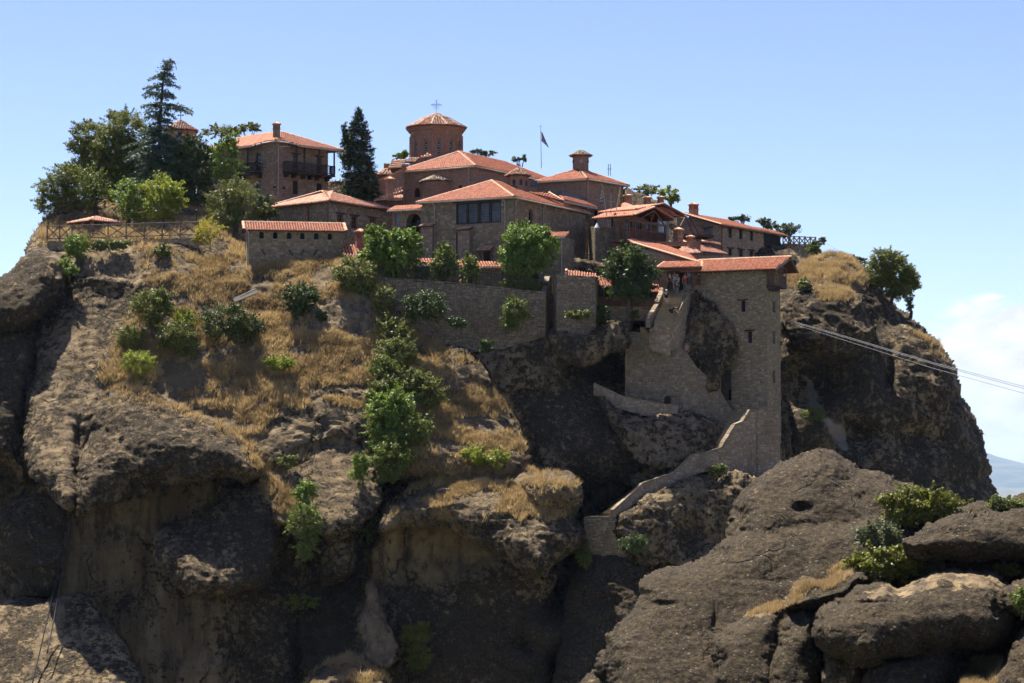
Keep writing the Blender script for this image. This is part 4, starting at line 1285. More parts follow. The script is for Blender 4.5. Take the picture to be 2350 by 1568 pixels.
# --- annex with six little arched windows
C = P(568, 525, 228.5)
dr = dirv(80, 1)
n = reach(C, dr, 787)
z0 = P(568, 622, 228.5).z
h = House('arched_window_annex', 'long low stone annex with six small arched windows below the low house', 'annex', (C.x, C.y, z0), M_GREYSTONE)
f = h.fac(C, dr, n, z0, C.z)
dl = dirv(10, -1)
h.fac(C, dl, 3.2, z0, C.z, st=False); h.fac(f.pt(n, 0), dl, 3.2, z0, C.z, (1, -.2))
for x0, x1 in ((402, 456), (563, 617), (727, 782), (882, 936), (1045, 1100), (1205, 1257)):
    window(h, f, *qr(q6, x0, 374 + (x0 - 402) * .023, x1, 455 + (x0 - 402) * .018), arch=True, frame=M_IRON, glass=M_DARK, bars=(1, 2), sill=M_CONC)
h.finish(lone=120)
tt = math.tan(math.radians(24))
gf = lambda s, o: f.pt(s, C.z - o * tt, o)
R = Roof(h.o, M_TILE, .25, .36, single=220)
R.slope([gf(-.35, .3), gf(n + .3, .3), gf(n + .3, -1.75), gf(-.35, -1.75)])
R.slope([gf(-.35, -3.6) - ZV * 1.6, gf(n + .3, -3.6) - ZV * 1.6, gf(n + .3, -1.75), gf(-.35, -1.75)], tiles=False)
R.ridge(gf(n + .3, .3), gf(n + .3, -1.75), .16); R.ridge(gf(-.35, -1.75), gf(n + .3, -1.75)); R.ridge(gf(-.32, .32), gf(-.32, -1.75), .16)
R.finish()
pipe(h.o, [gf(-.1, .3), f.pt(.12, C.z - .4, .1), f.pt(.12, z0 + .5, .1)], .05)
for x0, x1 in ((430, 470), (750, 790), (925, 885), (1075, 1040)):
    k = MB(); s0, za = f.px(*q6(x0, 585)); s1, zb_ = f.px(*q6(x1, 655))
    k.bar(f.pt(s0, za, .12), f.pt(s1, zb_, .45), .1, .16); k.put('raking_prop', M_RUBBLEW, h.o)

# --- main church
h, fl, fr = corner_house('church', 'large brick and stone church with tall tiled dome drum and hipped nave roof', 'church', 1088, 378, 246, 58, 921, 29.5, 1290, 560, M_REDSTONE, M_MORTAR_R, stl=dict(h=(.12, .22)), strr=dict(h=(.12, .22)))
window(h, fl, *qr(q3, 757, 1035, 820, 1142), arch=True, frame=M_IRON, bars=(3, 5), ring=2, thin=.02, bw=.06)
window(h, fl, *qr(q3, 1276, 1000, 1316, 1090), arch=True, frame=M_IRON, bars=(2, 4), ring=2, thin=.02, bw=.06)
h.finish()
R = hip(h, fl, fr, 25, .45, M_TILE)
R.finish()
gutters(h, [R.gl(fl.n + .45, .45), R.gl(-.45, .45), R.gr(fr.n, .45)])
k = MB()
for f_ in (fl, fr):
    for dz, o_ in ((.12, .10), (.30, .05)):
        k.box(f_.pt(f_.n / 2, f_.z1 - dz, o_ / 2), f_.d * (f_.n / 2 + o_ * .5), f_.o * (o_ / 2 + .01), ZV * .07)
k.put('brick_cornice', M_BRICK, h.o)
for x, y0 in ((640, 835), (1403, 750)):
    s = fl.px(*q3(x, 900))[0]; pipe(h.o, [fl.pt(s + .25, fl.z1 - .05, .45), fl.pt(s, fl.z1 - .45, .12), fl.pt(s, fl.z0, .12)], .055)
# apse
sa, za = fl.px(*q3(1030, 965))
ap = fl.pt(sa, 0); rad = 1.55
ang0 = math.atan2(fl.o.y, fl.o.x)
k = MB(); k.lathe((ap.x, ap.y, fl.z0), [(rad, 0), (rad, za - fl.z0 - .12), (rad + .1, za - fl.z0 - .1), (rad + .1, za - fl.z0)], 14, .5, ang0 - math.pi / 2, ang0 + math.pi / 2)
apo = k.put('apse', M_MORTAR_R, h.o)
Ra = Roof(apo, M_TILE_M, .25, .34)
for i in range(6):
    a0, a1 = ang0 - math.pi / 2 + math.pi * i / 6, ang0 - math.pi / 2 + math.pi * (i + 1) / 6
    Ra.slope([(ap.x + (rad + .25) * math.cos(a0), ap.y + (rad + .25) * math.sin(a0), za), (ap.x + (rad + .25) * math.cos(a1), ap.y + (rad + .25) * math.sin(a1), za), (ap.x, ap.y, za + .85)], mess=.3)
Ra.finish()
pl = Pile()
for i in range(10):
    a0, a1 = ang0 - math.pi / 2 + math.pi * i / 10, ang0 - math.pi / 2 + math.pi * (i + 1) / 10
    p0, p1 = (Vector((ap.x + rad * math.cos(x), ap.y + rad * math.sin(x), 0)) for x in (a0, a1))
    ff = Fac(p0, p1 - p0, (p1 - p0).length, za - 3.2, za - .15, (math.cos((a0 + a1) / 2), math.sin((a0 + a1) / 2)))
    V, T = stones(ff, (.2, .4), (.07, .12), proud=(.03, .05), rough=.01); pl.add(V, BLOCK_F, T)
put('brickwork', pl.mesh('brickwork'), M_BRICK, apo, 'stuff')
k = MB()
for i in range(4):                                           # blind arches in relief
    am = ang0 + (-.95 + .63 * i)
    for rr in (.46, .36, .26):
        pts = []
        for x in np.linspace(0, math.pi, 9):
            da = rr * math.cos(x) / rad
            pts.append((ap.x + (rad + .06) * math.cos(am + da), ap.y + (rad + .06) * math.sin(am + da), za - .85 + rr * math.sin(x)))
        k.tube(pts, .035, 4, random.random())
k.put('blind_arches', M_BRICK, apo)
# dome drum: twelve faces with latticed windows
D = P(q3(1013, 0)[0], q3(0, 350)[1], 258)
zc, rd, n12 = D.z, 2.82, 12
zbase = zc - 5.4
k = MB(); k.lathe((D.x, D.y, zbase), [(rd - .3, 0), (rd - .3, 5.4)], 12, .4, rot=math.pi / 12); dome = k.put('dome_drum', M_MORTAR_R, h.o)
R = Roof(dome, M_TILE_O, .27, .36, single=280)
pl, rings, corn, wins = Pile(), MB(), MB(), []
for i in range(n12):
    a0, a1 = 2 * math.pi * (i - .5) / n12 + .13, 2 * math.pi * (i + .5) / n12 + .13
    am = (a0 + a1) / 2
    out = Vector((math.cos(am), math.sin(am), 0))
    p0, p1 = (Vector((D.x + rd * math.cos(x), D.y + rd * math.sin(x), 0)) for x in (a0, a1))
    f = Fac(p0, p1 - p0, (p1 - p0).length, zbase, zc - .1, out)
    e0, e1 = (Vector((D.x + (rd + .48) * math.cos(x), D.y + (rd + .48) * math.sin(x), zc + .12)) for x in (a0, a1))
    m0, m1 = (Vector((D.x + 1.5 * math.cos(x), D.y + 1.5 * math.sin(x), zc + 1.12)) for x in (a0, a1))
    R.slope([e0, e1, m1, m0], tiles=out.y < .75, th=.12)
    R.slope([m0, m1, Vector((D.x, D.y, zc + 1.75))], tiles=out.y < .75)
    R.ridge(e0, m0, .10); R.ridge(m0, Vector((D.x, D.y, zc + 1.72)), .10)
    for dz, oo in ((.02, .34), (.16, .24), (.30, .14)):
        corn.box(f.pt(f.n / 2, zc - dz, oo / 2), f.d * (f.n / 2 + oo * .27), f.o * (oo / 2 + .05), ZV * .062, random.random())
    if out.y > .55: continue
    sm = f.n / 2
    s0, s1, zz0, zz1 = sm - .20, sm + .20, zc - 3.75, zc - 1.35
    f.open.append((s0, s1, zz0, zz1, True))
    wall = MB(); wall_mesh(wall, f, .22)
    wo = wall.put('drum_face', M_MORTAR_R, dome)
    V, T = stones(f, (.22, .42), (.075, .11), proud=(.012, .03), rough=.012, zmax=zc - .4); pl.add(V, BLOCK_F, T)
    for rr in (.30, .42, .56, .68):
        for j in range(10):
            b0, b1 = math.pi * (j + .05) / 10, math.pi * (j + .95) / 10
            q = [(sm - r * math.cos(b), zz1 - .2 + r * math.sin(b)) for r, b in ((rr, b0), (rr + .09, b0), (rr + .09, b1), (rr, b1))]
            if max(abs(x[0] - sm) for x in q) > f.n / 2: continue
            tn = random.random(); dd = .05 + (rr > .5) * .05
            rings.poly([f.pt(*x, dd) for x in q], tn)
            for w_ in range(4): rings.poly([f.pt(*q[w_], 0), f.pt(*q[(w_ + 1) % 4], 0), f.pt(*q[(w_ + 1) % 4], dd), f.pt(*q[w_], dd)], tn)
    k = MB(); k.tube([f.pt(0, zbase, .02), f.pt(0, zc - .75, .02)], .10, 7); k.put('colonnette', M_BRICK, dome)
    pm = MB(); zs = zz1 - .2
    pm.poly([f.pt(x, y, -.12) for x, y in [(s0, zz0), (s1, zz0)] + list(reversed(arch_pts(s0, s1, zs)))])
    pane = pm.put('window', M_CONC, dome)
    dm = MB()
    for j in range(9):
        z = zz0 + .14 + j * .26
        for x, r in (((0, .105),) if j % 2 else ((-.11, .06), (.11, .06))):
            if z + r > zz1 - .03: continue
            dm.poly([f.pt(sm + x + r * math.cos(w_), z + r * math.sin(w_), -.115) for w_ in np.linspace(0, 2 * math.pi, 10)[:-1]])
    dm.put('round_panes', M_DARK, pane)
put('drum_brickwork', pl.mesh('drum_brickwork'), M_BRICK, dome, 'stuff')
rings.put('arch_rings', M_BRICK, dome); corn.put('cornice', M_BRICK, dome)
R.finish()
cross(dome, (D.x, D.y, zc + 1.7), 1.45, .95, .045, plain('grey_blue_metal', (.22, .25, .32), (.14, .16, .22), .4, 6, .1, .4), fancy=True)
cross(h.o, P(*q3(1275, 572), 252), .55, .28, .035, M_IRON)
# side apse, gabled bits and stepped roofs on the north side
def onplane(a, b, c_, pts):
    """extend the plane through three built points to further outline points"""
    a, b, c_ = Vector(a), Vector(b), Vector(c_)
    n_ = (b - a).cross(c_ - a)
    r = []
    for (u, v) in pts:
        d = P(u, v, 1.0); r.append(d * (a.dot(n_) / d.dot(n_)))
    return r
R = Roof(h.o, M_TILE_O, .29, .40)
s1 = [P(*q3(452, 808), 251), P(*q3(600, 795), 249.5), P(*q3(655, 700), 251.0), P(*q3(500, 706), 252.6)]
R.slope(s1, e=s1[1] - s1[0]); R.finish(); R = Roof(h.o, M_TILE_O, .29, .40)
s2 = [P(*q3(620, 730), 252.5), P(*q3(770, 735), 252), P(*q3(800, 685), 253), P(*q3(700, 682), 253.5)]
R.slope(s2); R.finish(); R = Roof(h.o, M_TILE_O, .29, .40)
s3 = [P(*q3(800, 690), 252.0), P(*q3(975, 660), 252.0), P(*q3(920, 630), 252.6)]
R.slope(s3); R.finish(); R = Roof(h.o, M_TILE_O, .29, .40)
cB = P(*q3(455, 890), 251.5)
for i in range(5):
    a0, a1 = math.radians(180 + 24 * i - 10), math.radians(204 + 24 * i - 10)
    R.slope([(cB.x + 1.75 * math.cos(a0), cB.y + 1.75 * math.sin(a0), cB.z - .1), (cB.x + 1.75 * math.cos(a1), cB.y + 1.75 * math.sin(a1), cB.z - .1), (cB.x, cB.y, cB.z + .85)], mess=.25)
R.finish(); R = Roof(h.o, M_TILE_O, .29, .40)
s5 = [P(*q3(290, 1190), 246.5), P(*q3(610, 1180), 244.6), P(*q3(610, 1112), 246.6), P(*q3(420, 1140), 248.5)]
R.slope(s5); R.finish(); R = Roof(h.o, M_TILE_O, .29, .40)
s6 = [P(*q3(490, 1125), 246.6), P(*q3(612, 1085), 246.2), P(*q3(612, 1020), 247.6), P(*q3(515, 1022), 248.4)]
R.slope(s6)
R.finish()
k = MB()
k.lathe((cB.x, cB.y, cB.z - 6), [(1.5, 0), (1.5, 5.75), (1.62, 5.8), (1.62, 5.95)], 8, .5, math.radians(165), math.radians(315))
bo = k.put('side_apse', M_MORTAR_R, h.o)
pl = Pile()
for i in range(6):
    a0, a1 = math.radians(165 + 25 * i), math.radians(190 + 25 * i)
    p0, p1 = (Vector((cB.x + 1.5 * math.cos(x), cB.y + 1.5 * math.sin(x), 0)) for x in (a0, a1))
    ff = Fac(p0, p1 - p0, (p1 - p0).length, cB.z - 5, cB.z - .3, (math.cos((a0 + a1) / 2), math.sin((a0 + a1) / 2)))
    V, T = stones(ff, (.22, .42), (.075, .12), proud=(.03, .05), rough=.01); pl.add(V, BLOCK_F, T)
put('brickwork', pl.mesh('brickwork'), M_BRICK, bo, 'stuff')
k = MB()
k.poly([P(*q3(345, 945), 248.2), P(*q3(615, 832), 247.6), P(*q3(625, 1400), 247.6), P(*q3(345, 1400), 248.2)])
k.put('side_wall', M_MORTAR_R, h.o)
f = Fac(P(*q3(345, 945), 248.15), Vector((1, -.11, 0)), (P(*q3(615, 832), 247.6) - P(*q3(345, 945), 248.2)).length, P(*q3(345, 1180), 248.2).z, P(*q3(345, 945), 248.2).z)
V, T = stones(f, (.22, .42), (.08, .12), proud=(.03, .05), rough=.01); pl = Pile(); pl.add(V, BLOCK_F, T)
put('side_brickwork', pl.mesh('side_brickwork'), M_BRICK, h.o, 'stuff')
k = MB(); k.bar(P(*q3(340, 945), 247.9), P(*q3(615, 828), 247.3), .28, .14); k.put('verge_tiles', M_TILE_O, h.o)
for (x, y) in ((460, 705), (640, 740)):
    k = MB(); k.box(P(*q3(x + 85, y + 125), 251.9), Vector((1.3, .3, 0)), Vector((0, .2, 0)), ZV * .7); k.put('gable_wall', M_BRICK, h.o)
chimney(h.o, P(*q3(467, 1160), 245.2) - ZV * .1, .62, .55, 2.3, M_BRICK, .5)

# --- small octagonal turret chapel
c = P(*q3(1975, 892), 243.4)
h = House('octagonal_turret', 'little eight-sided turret with tiled cap between church roof and refectory', 'turret', (c.x, c.y, c.z - 2.2), M_BRICK, M_MORTAR_R)
R = Roof(h.o, M_TILE_O, .26, .33)
for k_ in range(8):
    a0, a1 = 2 * math.pi * (k_ - .5) / 8 + .3, 2 * math.pi * (k_ + .5) / 8 + .3
    p0, p1 = (Vector((c.x + .98 * math.cos(x), c.y + .98 * math.sin(x), 0)) for x in (a0, a1))
    out = (p0 + p1) / 2 - Vector((c.x, c.y, 0))
    f = h.fac(p0, p1 - p0, (p1 - p0).length, c.z - 2.2, c.z - .03, out, st=out.y < .3, w=(.2, .36), h=(.07, .1), proud=(.01, .02), rough=.01)
    if out.y < .2: window(h, f, (f.n / 2 - .16, f.n / 2 + .16, c.z - 1.05, c.z - .45), 0, 0, None, arch=True, frame=M_IRON, bars=(2, 2), ring=1, thin=.02)
    e0, e1 = (Vector((c.x + 1.28 * math.cos(x), c.y + 1.28 * math.sin(x), c.z)) for x in (a0, a1))
    R.slope([e0, e1, Vector((c.x, c.y, c.z + .78))], tiles=out.y < .5, mess=.2)
h.finish(); R.finish(); cross(h.o, (c.x, c.y, c.z + .75), .55, .26, .05, M_IRON)

# --- square block with the lantern on its roof
h, fl, fr = corner_house('lantern_building', 'square brown stone building with round lantern on its hipped roof', 'building', 1346, 408, 248, 61.6, 1232, 37.6, 1431, 600, M_REDSTONE)
window(h, fr, *qr(q4, 1303, 1325, 1338, 1500), arch=True, frame=M_IRON, glass=M_DARK, bars=(1, 1))
h.finish()
R = hip(h, fl, fr, 24, .45, M_TILE); R.finish()
gutters(h, [R.gl(fl.n + .45, .45), R.gl(-.45, .45), R.gr(fr.n + .45, .45)])
pipe(h.o, [R.gr(0, .4), fr.pt(.1, fr.z1 - .4, .12), fr.pt(.1, fr.z0, .12)], .055)
pipe(h.o, [R.gr(fr.n + .4, .4), fr.pt(fr.n - .1, fr.z1 - .7, .14), fr.pt(fr.n - .1, fr.z0, .14)], .075, M_WOODD)
ct = R.gr(fl.n / 2 + .35, -fl.n / 2 - .2)
c = Vector((ct.x, ct.y, P(*q4(880, 660), ct.y).z))
lm = MB(); lm.lathe((c.x, c.y, ct.z - .6), [(.82, 0), (.82, c.z - ct.z + .5), (1.0, c.z - ct.z + .55), (1.0, c.z - ct.z + .64)], 12); lo = lm.put('lantern', M_MORTAR_R, h.o)
pl = Pile(); R2 = Roof(lo, M_TILE_M, .25, .30)
for i in range(10):
    a0, a1 = 2 * math.pi * i / 10, 2 * math.pi * (i + 1) / 10
    p0, p1 = (Vector((c.x + .82 * math.cos(x), c.y + .82 * math.sin(x), 0)) for x in (a0, a1))
    am = (a0 + a1) / 2
    f = Fac(p0, p1 - p0, (p1 - p0).length, ct.z - .4, c.z - .08, (math.cos(am), math.sin(am)))
    e0, e1 = (Vector((c.x + 1.15 * math.cos(x), c.y + 1.15 * math.sin(x), c.z + .02)) for x in (a0, a1))
    R2.slope([e0, e1, Vector((c.x, c.y, c.z + .62))], tiles=math.sin(am) < .5, mess=.4)
    if math.sin(am) < .3:
        V, T = stones(f, (.2, .4), (.09, .14), proud=(.03, .06), rough=.02); pl.add(V, BLOCK_F, T)
        if i % 2 == 1 or i == 7:
            k = MB(); sm = f.n / 2; k.poly([f.pt(x, y, .07) for x, y in [(sm - .2, c.z - .75), (sm + .2, c.z - .75)] + list(reversed(arch_pts(sm - .2, sm + .2, c.z - .62, 0, 6)))]); k.put('lantern_window', M_GLASS_P if i == 7 else M_DARK, lo)  # paler front pane stands in for light passing through the lantern
put('lantern_stones', pl.mesh('lantern_stones'), M_REDSTONE, lo, 'stuff'); R2.finish()
for x in (-.17, .17):
    k = MB(); p = P(*q4(1284 + x * 70, 890), 251); k.bar(p, p + ZV * 1.25, .06, .06); k.bar(p + ZV * .7, p + ZV * .7 - Vector((x * 2, 0, 0)), .05, .05); k.put('aerial_post', M_IRON, h.o)
PLANE_SQ = fr

# --- refectory: the big block over the terrace
h, fl, fr = corner_house('refectory', 'large stone refectory with wide barred window above the terrace trees', 'building', 1176, 449, 231, 62, 969, 28, 1343, 668, M_GREYSTONE, stl=dict(w=(.24, .55), h=(.17, .30)), strr=dict(w=(.24, .5), h=(.16, .28)))
REF_L, REF_R = fl, fr
s0, s1, zz0, zz1 = fl.rect(*qr(q7, 655, 172, 1187, 424))
fl.open.append((s0, s1, zz0, zz1, False))
for i in range(4):
    w0, w1 = s0 + (s1 - s0) * i / 4 + .05, s0 + (s1 - s0) * (i + 1) / 4 - .05
    k = MB()
    for s in (w0, w1): k.bar(fl.pt(s, zz0, -.15), fl.pt(s, zz1, -.15), .14, .14, up=fl.o)
    for z in (zz0 + .06, zz1 - .06): k.bar(fl.pt(w0, z, -.15), fl.pt(w1, z, -.15), .1, .12, up=fl.o)
    wo = k.put('window', M_WOODD, h.o)
    k = MB(); k.poly([fl.pt(w0, zz0, -.22), fl.pt(w1, zz0, -.22), fl.pt(w1, zz1, -.22), fl.pt(w0, zz1, -.22)]); k.put('pane', M_GLASS_P, wo)
    k = MB()
    for j in range(1, 9): k.bar(fl.pt(w0 + (w1 - w0) * j / 9, zz0, -.10), fl.pt(w0 + (w1 - w0) * j / 9, zz1, -.10), .028, .028, up=fl.o)
    for j in range(1, 13): k.bar(fl.pt(w0, zz0 + (zz1 - zz0) * j / 13, -.10), fl.pt(w1, zz0 + (zz1 - zz0) * j / 13, -.10), .028, .028, up=fl.o)
    k.put('grille', M_IRON, wo)
k = MB(); k.box(fl.pt((s0 + s1) / 2, zz1 + .1, .0), fl.d * ((s1 - s0) / 2 + .3), fl.o * .1, ZV * .09); k.put('lintel', M_WOODD, h.o)
window(h, fr, *qr(q7, 1510, 255, 1557, 430), arch=True, frame=M_WOODD, glass=M_DARK, bars=(1, 1), ring=1, depth=.3)
h.finish()
tt = math.tan(math.radians(24)); zt = fl.z1; a, b, m = fl.n, fr.n, fl.n / 2
gl, gr = (lambda s, o: fl.pt(s, zt - o * tt, o)), (lambda s, o: fr.pt(s, zt - o * tt, o))
R = Roof(h.o, M_TILE)
R.slope([gl(-.45, .45), gl(a + .45, .45), gl(m, -m)])
R.slope([gr(-.45, .45), gr(b + .3, .45), gr(b - .2, -.1), gr(b * .42, -m * .62), gr(m + 2.2, -m), gr(m, -m)])
bk = Fac(fl.pt(a, 0), fr.d, b, 0, zt, fl.d)
R.slope([bk.pt(-.45, zt - .45 * tt, .45), bk.pt(b, zt - .45 * tt, .45), bk.pt(b - m, zt + m * tt, -m), bk.pt(m, zt + m * tt, -m)], tiles=False)
R.ridge(gl(-.45, .45), gl(m, -m), .16); R.ridge(gl(a + .45, .45), gl(m, -m)); R.ridge(gr(m, -m), gr(m + 2.2, -m)); R.ridge(gr(m + 2.2, -m), gr(b * .42, -m * .62), .1)
R.finish()
gutters(h, [gl(a + .45, .45), gl(-.45, .45), gr(b + .3, .45)])
for x in (415, 1240):
    s = fl.px(*q7(x, 300))[0]; pipe(h.o, [fl.pt(s + .3, zt - .25, .42), fl.pt(s, zt - .55, .13), fl.pt(s, fl.z0 + .5, .13)], .06)
for x in (1345, 1665):
    s = fr.px(*q7(x, 300))[0]; pipe(h.o, [fr.pt(s + .3, zt - .25, .42), fr.pt(s, zt - .55, .13), fr.pt(s, fr.z0 + .5, .13)], .05)
def buttress(f, x0, x1, ytop, ybot, dep, cap=True):
    s0, s1, za, zb_ = f.rect(*qr(q7, x0, ytop, x1, ybot))
    k = MB(); k.box(f.pt((s0 + s1) / 2, (za + zb_) / 2, dep / 2), f.d * ((s1 - s0) / 2), f.o * dep / 2, ZV * ((zb_ - za) / 2))
    bo = k.put('buttress', M_MORTAR, h.o)
    ff = Fac(f.pt(s0, 0, dep), f.d, s1 - s0, za, zb_, f.o)
    V, T = stones(ff, (.22, .45), (.16, .28)); pl = Pile(); pl.add(V, BLOCK_F, T); put('stonework', pl.mesh('stonework'), M_TANSTONE, bo, 'stuff')
    Rb = Roof(bo, M_TILE_O, .24, .33)
    Rb.slope([f.pt(s0 - .12, zb_ - .02, dep + .15), f.pt(s1 + .12, zb_ - .02, dep + .15), f.pt(s1 + .12, zb_ + .3, -.05), f.pt(s0 - .12, zb_ + .3, -.05)]); Rb.finish()
buttress(fl, 275, 412, 460, 850, .55); buttress(fl, 712, 850, 500, 860, .6)
s0, s1, za, zb_ = fl.rect(*qr(q7, 672, 520, 712, 860))
k = MB(); k.box(fl.pt((s0 + s1) / 2, (za + zb_) / 2, .12), fl.d * ((s1 - s0) / 2), fl.o * .12, ZV * ((zb_ - za) / 2)); k.put('timber_shaft', M_WOODD, h.o)
s0, s1, za, zb_ = fl.rect(*qr(q7, 985, 735, 1062, 865))
k = MB(); k.box(fl.pt((s0 + s1) / 2, (za + zb_) / 2, .02), fl.d * ((s1 - s0) / 2), fl.o * .04, ZV * ((zb_ - za) / 2)); no = k.put('niche_door', M_DARK, h.o)
Rn = Roof(no, M_TILE_O, .22, .3)
Rn.slope([fl.pt(s0 - .45, zb_ - .1, .75), fl.pt(s1 + .45, zb_ - .1, .75), fl.pt(s1 + .35, zb_ + .35, .0), fl.pt(s0 - .35, zb_ + .35, .0)]); Rn.finish()
for s in (s0 - .3, s1 + .3):
    k = MB(); k.bar(fl.pt(s, zb_ - .75, .05), fl.pt(s, zb_ - .1, .65), .08, .09); k.put('hood_bracket', M_WOODR, no)

# --- loggia wing with the bell arch, between low house and refectory
C = P(973, 479, 236.2)
dl = dirv(66, -1); n = reach(C, dl, 899)
h = House('bell_loggia', 'narrow stone wing with tall brick arch and timber balustrade beside the refectory', 'building', (C.x, C.y, C.z - 7.5), M_GREYSTONE)
f = h.fac(C, dl, n, C.z - 7.5, C.z)
h.fac(C, dirv(28, 1), 3.0, C.z - 7.5, C.z, st=False)
window(h, f, *qr(q7, 76, 306, 244, 545), arch=True, frame=M_WOODD, glass=M_DARK, bars=(1, 1), ring=2, depth=1.1)
window(h, f, *qr(q3, 530, 1330, 582, 1475), frame=M_WOODL, bars=(2, 3), glass=M_GLASS_P, sub='glazing_bars')
h.finish(1.2)
R = Roof(h.o, M_TILE)
R.slope([f.pt(-.1, C.z - .1, .45), f.pt(n + .25, C.z - .1, .45), f.pt(n + .25, C.z + .42, -1.1), f.pt(-.1, C.z + .42, -1.1)])
R.finish(); gutters(h, [f.pt(-.1, C.z - .1, .5), f.pt(n + .25, C.z - .1, .5)])
s0, s1, za, zb_ = f.rect(*qr(q7, 76, 306, 244, 545))
rail(h.o, f.pt(s0, za + .05, -.1), f.pt(s1, za + .05, -.1), 1.0, M_WOODD, .15)
k = MB(); bc = f.pt(s0 + (s1 - s0) * .3, zb_ - 1.0, -.6); k.lathe(bc, [(.36, -.4), (.30, -.25), (.24, .05), (.18, .3), (.02, .42)], 12); k.put('bell', M_SLATE, h.o, smooth=True)
k = MB(); k.poly([f.pt(s0 - .2, zb_ - 1.6, -1.05), f.pt(s0 + .8, zb_ - 1.6, -1.05), f.pt(s0 + .8, zb_ - .6, -1.05), f.pt(s0 - .2, zb_ - .6, -1.05)]); k.put('bright_backing', M_PLASTERP, h.o)

# --- wing tucked behind the refectory with a second tile slope
C = P(1371, 480, 246.2)
dl, dr = dirv(62, -1), dirv(28, 1)
h = House('side_wing', 'narrow wing with low tile slope between refectory and lantern building', 'building', (C.x, C.y, C.z - 6), M_GREYSTONE)
nl = 2.3
f = h.fac(C, dl, nl, C.z - 6, C.z)
window(h, f, *qr(q4, 1103, 1300, 1138, 1475), frame=M_WOODD, glass=M_DARK, bars=(1, 1)); window(h, f, *qr(q4, 980, 1315, 1004, 1440), frame=M_WOODD, glass=M_DARK, bars=(1, 1))
h.finish()
R = Roof(h.o, M_TILE)
e0, e1 = P(*q4(1140, 1272), 246.0), P(*q4(750, 1190), 239.6)
u0_, u1_ = P(*q4(1040, 1225), 248.3), P(*q4(705, 1132), 241.8)
R.slope([e0, e1, u1_, u0_])
R.slope([e1, P(*q4(345, 1078), 239.8), P(*q4(480, 1100), 240.8), P(*q4(575, 1090), 241.6)])
R.ridge(e1, P(*q4(575, 1090), 241.6), .12); R.finish()
gutters(h, [e0, e1])
k = MB()
for a_, b_ in ((P(*q4(580, 1080), 242.6), P(*q4(700, 1108), 243)), (P(*q4(700, 1095), 243.4), P(*q4(1030, 1190), 249))):
    k.bar(a_, b_, .5, .35)
k.put('lead_flashing', M_SLATE, h.o)
k = MB(); k.box(P(*q4(400, 985), 243), Vector((.35, 0, 0)), Vector((0, .3, 0)), ZV * .32); k.put('roof_hatch', M_SLATE, h.o)

# --- low tiled sheds standing on the terrace
def shed(name, label, u0, u1, v, Y, vbase, dep, pitch=20, mat=M_GREYSTONE, th=80, ov=.25):
    C = P(u0, v, Y); d = dirv(th, 1); n = reach(C, d, u1); z0 = P(u0, vbase, Y).z
    h = House(name, label, 'shed', (C.x, C.y, z0), mat)
    f = h.fac(C, d, n, z0, C.z)
    dd = Vector((-d.y, d.x, 0))
    h.fac(C, dd, dep, z0, C.z, (-1, -.2)); h.fac(f.pt(n, 0), dd, dep, z0, C.z, (1, -.1))
    t_ = math.tan(math.radians(pitch))
    R = Roof(h.o, M_TILE)
    R.slope([f.pt(-ov, C.z - .25 * t_, .25), f.pt(n + ov, C.z - .25 * t_, .25), f.pt(n + ov, C.z + dep * t_, -dep), f.pt(-ov, C.z + dep * t_, -dep)])
    R.finish(); gutters(h, [f.pt(-ov, C.z - .25 * t_, .3), f.pt(n + ov, C.z - .25 * t_, .3)])
    return h, f
h, f = shed('terrace_shed', 'low tiled shed behind the bushes on the terrace', 941, 1010, 607, 229.8, 660, 1.8); h.finish()
h, f = shed('terrace_shed', 'low tiled shed beside the round tree on the terrace', 1060, 1150, 611, 228.0, 664, 1.5); h.finish()
pipe(h.o, [f.pt(.6, f.z1 - .1, .25), f.pt(1.1, f.z1 - .5, .1), f.pt(1.15, f.z0, .1)], .05)
C = P(1293, 545, 231.2)
h = House('stair_block', 'plain stone block with short tile roof at the refectory flank', 'building', (C.x, C.y, C.z - 6), M_GREYSTONE)
dl = dirv(75, -1); n = reach(C, dl, 1236)
f = h.fac(C, dl, n, C.z - 6, C.z); h.fac(C, dirv(20, 1), 3.2, C.z - 6, C.z)
h.finish()
R = Roof(h.o, M_TILE); R.slope([f.pt(-.25, C.z, .25), f.pt(n, C.z, .25), f.pt(n, C.z + .6, -1.5), f.pt(-.25, C.z + .6, -1.5)]); R.finish(); gutters(h, [f.pt(-.25, C.z, .28), f.pt(n, C.z, .28)])
pipe(h.o, [f.pt(.15, C.z - .1, .2), f.pt(.15, C.z - .4, .1), f.pt(.15, C.z - 6, .1)], .05)

# --- small outbuilding with the pink chimney
h, f = shed('kitchen_shed', 'small plastered shed with tall pink chimney beside the annex', 795, 842, 585, 228.8, 612, 2.4, 24); h.finish()
chimney(h.o, P(*q6(1585, 575), 231) - ZV * .6, .8, .7, 2.5, M_PLASTER, .25, plaster=True)

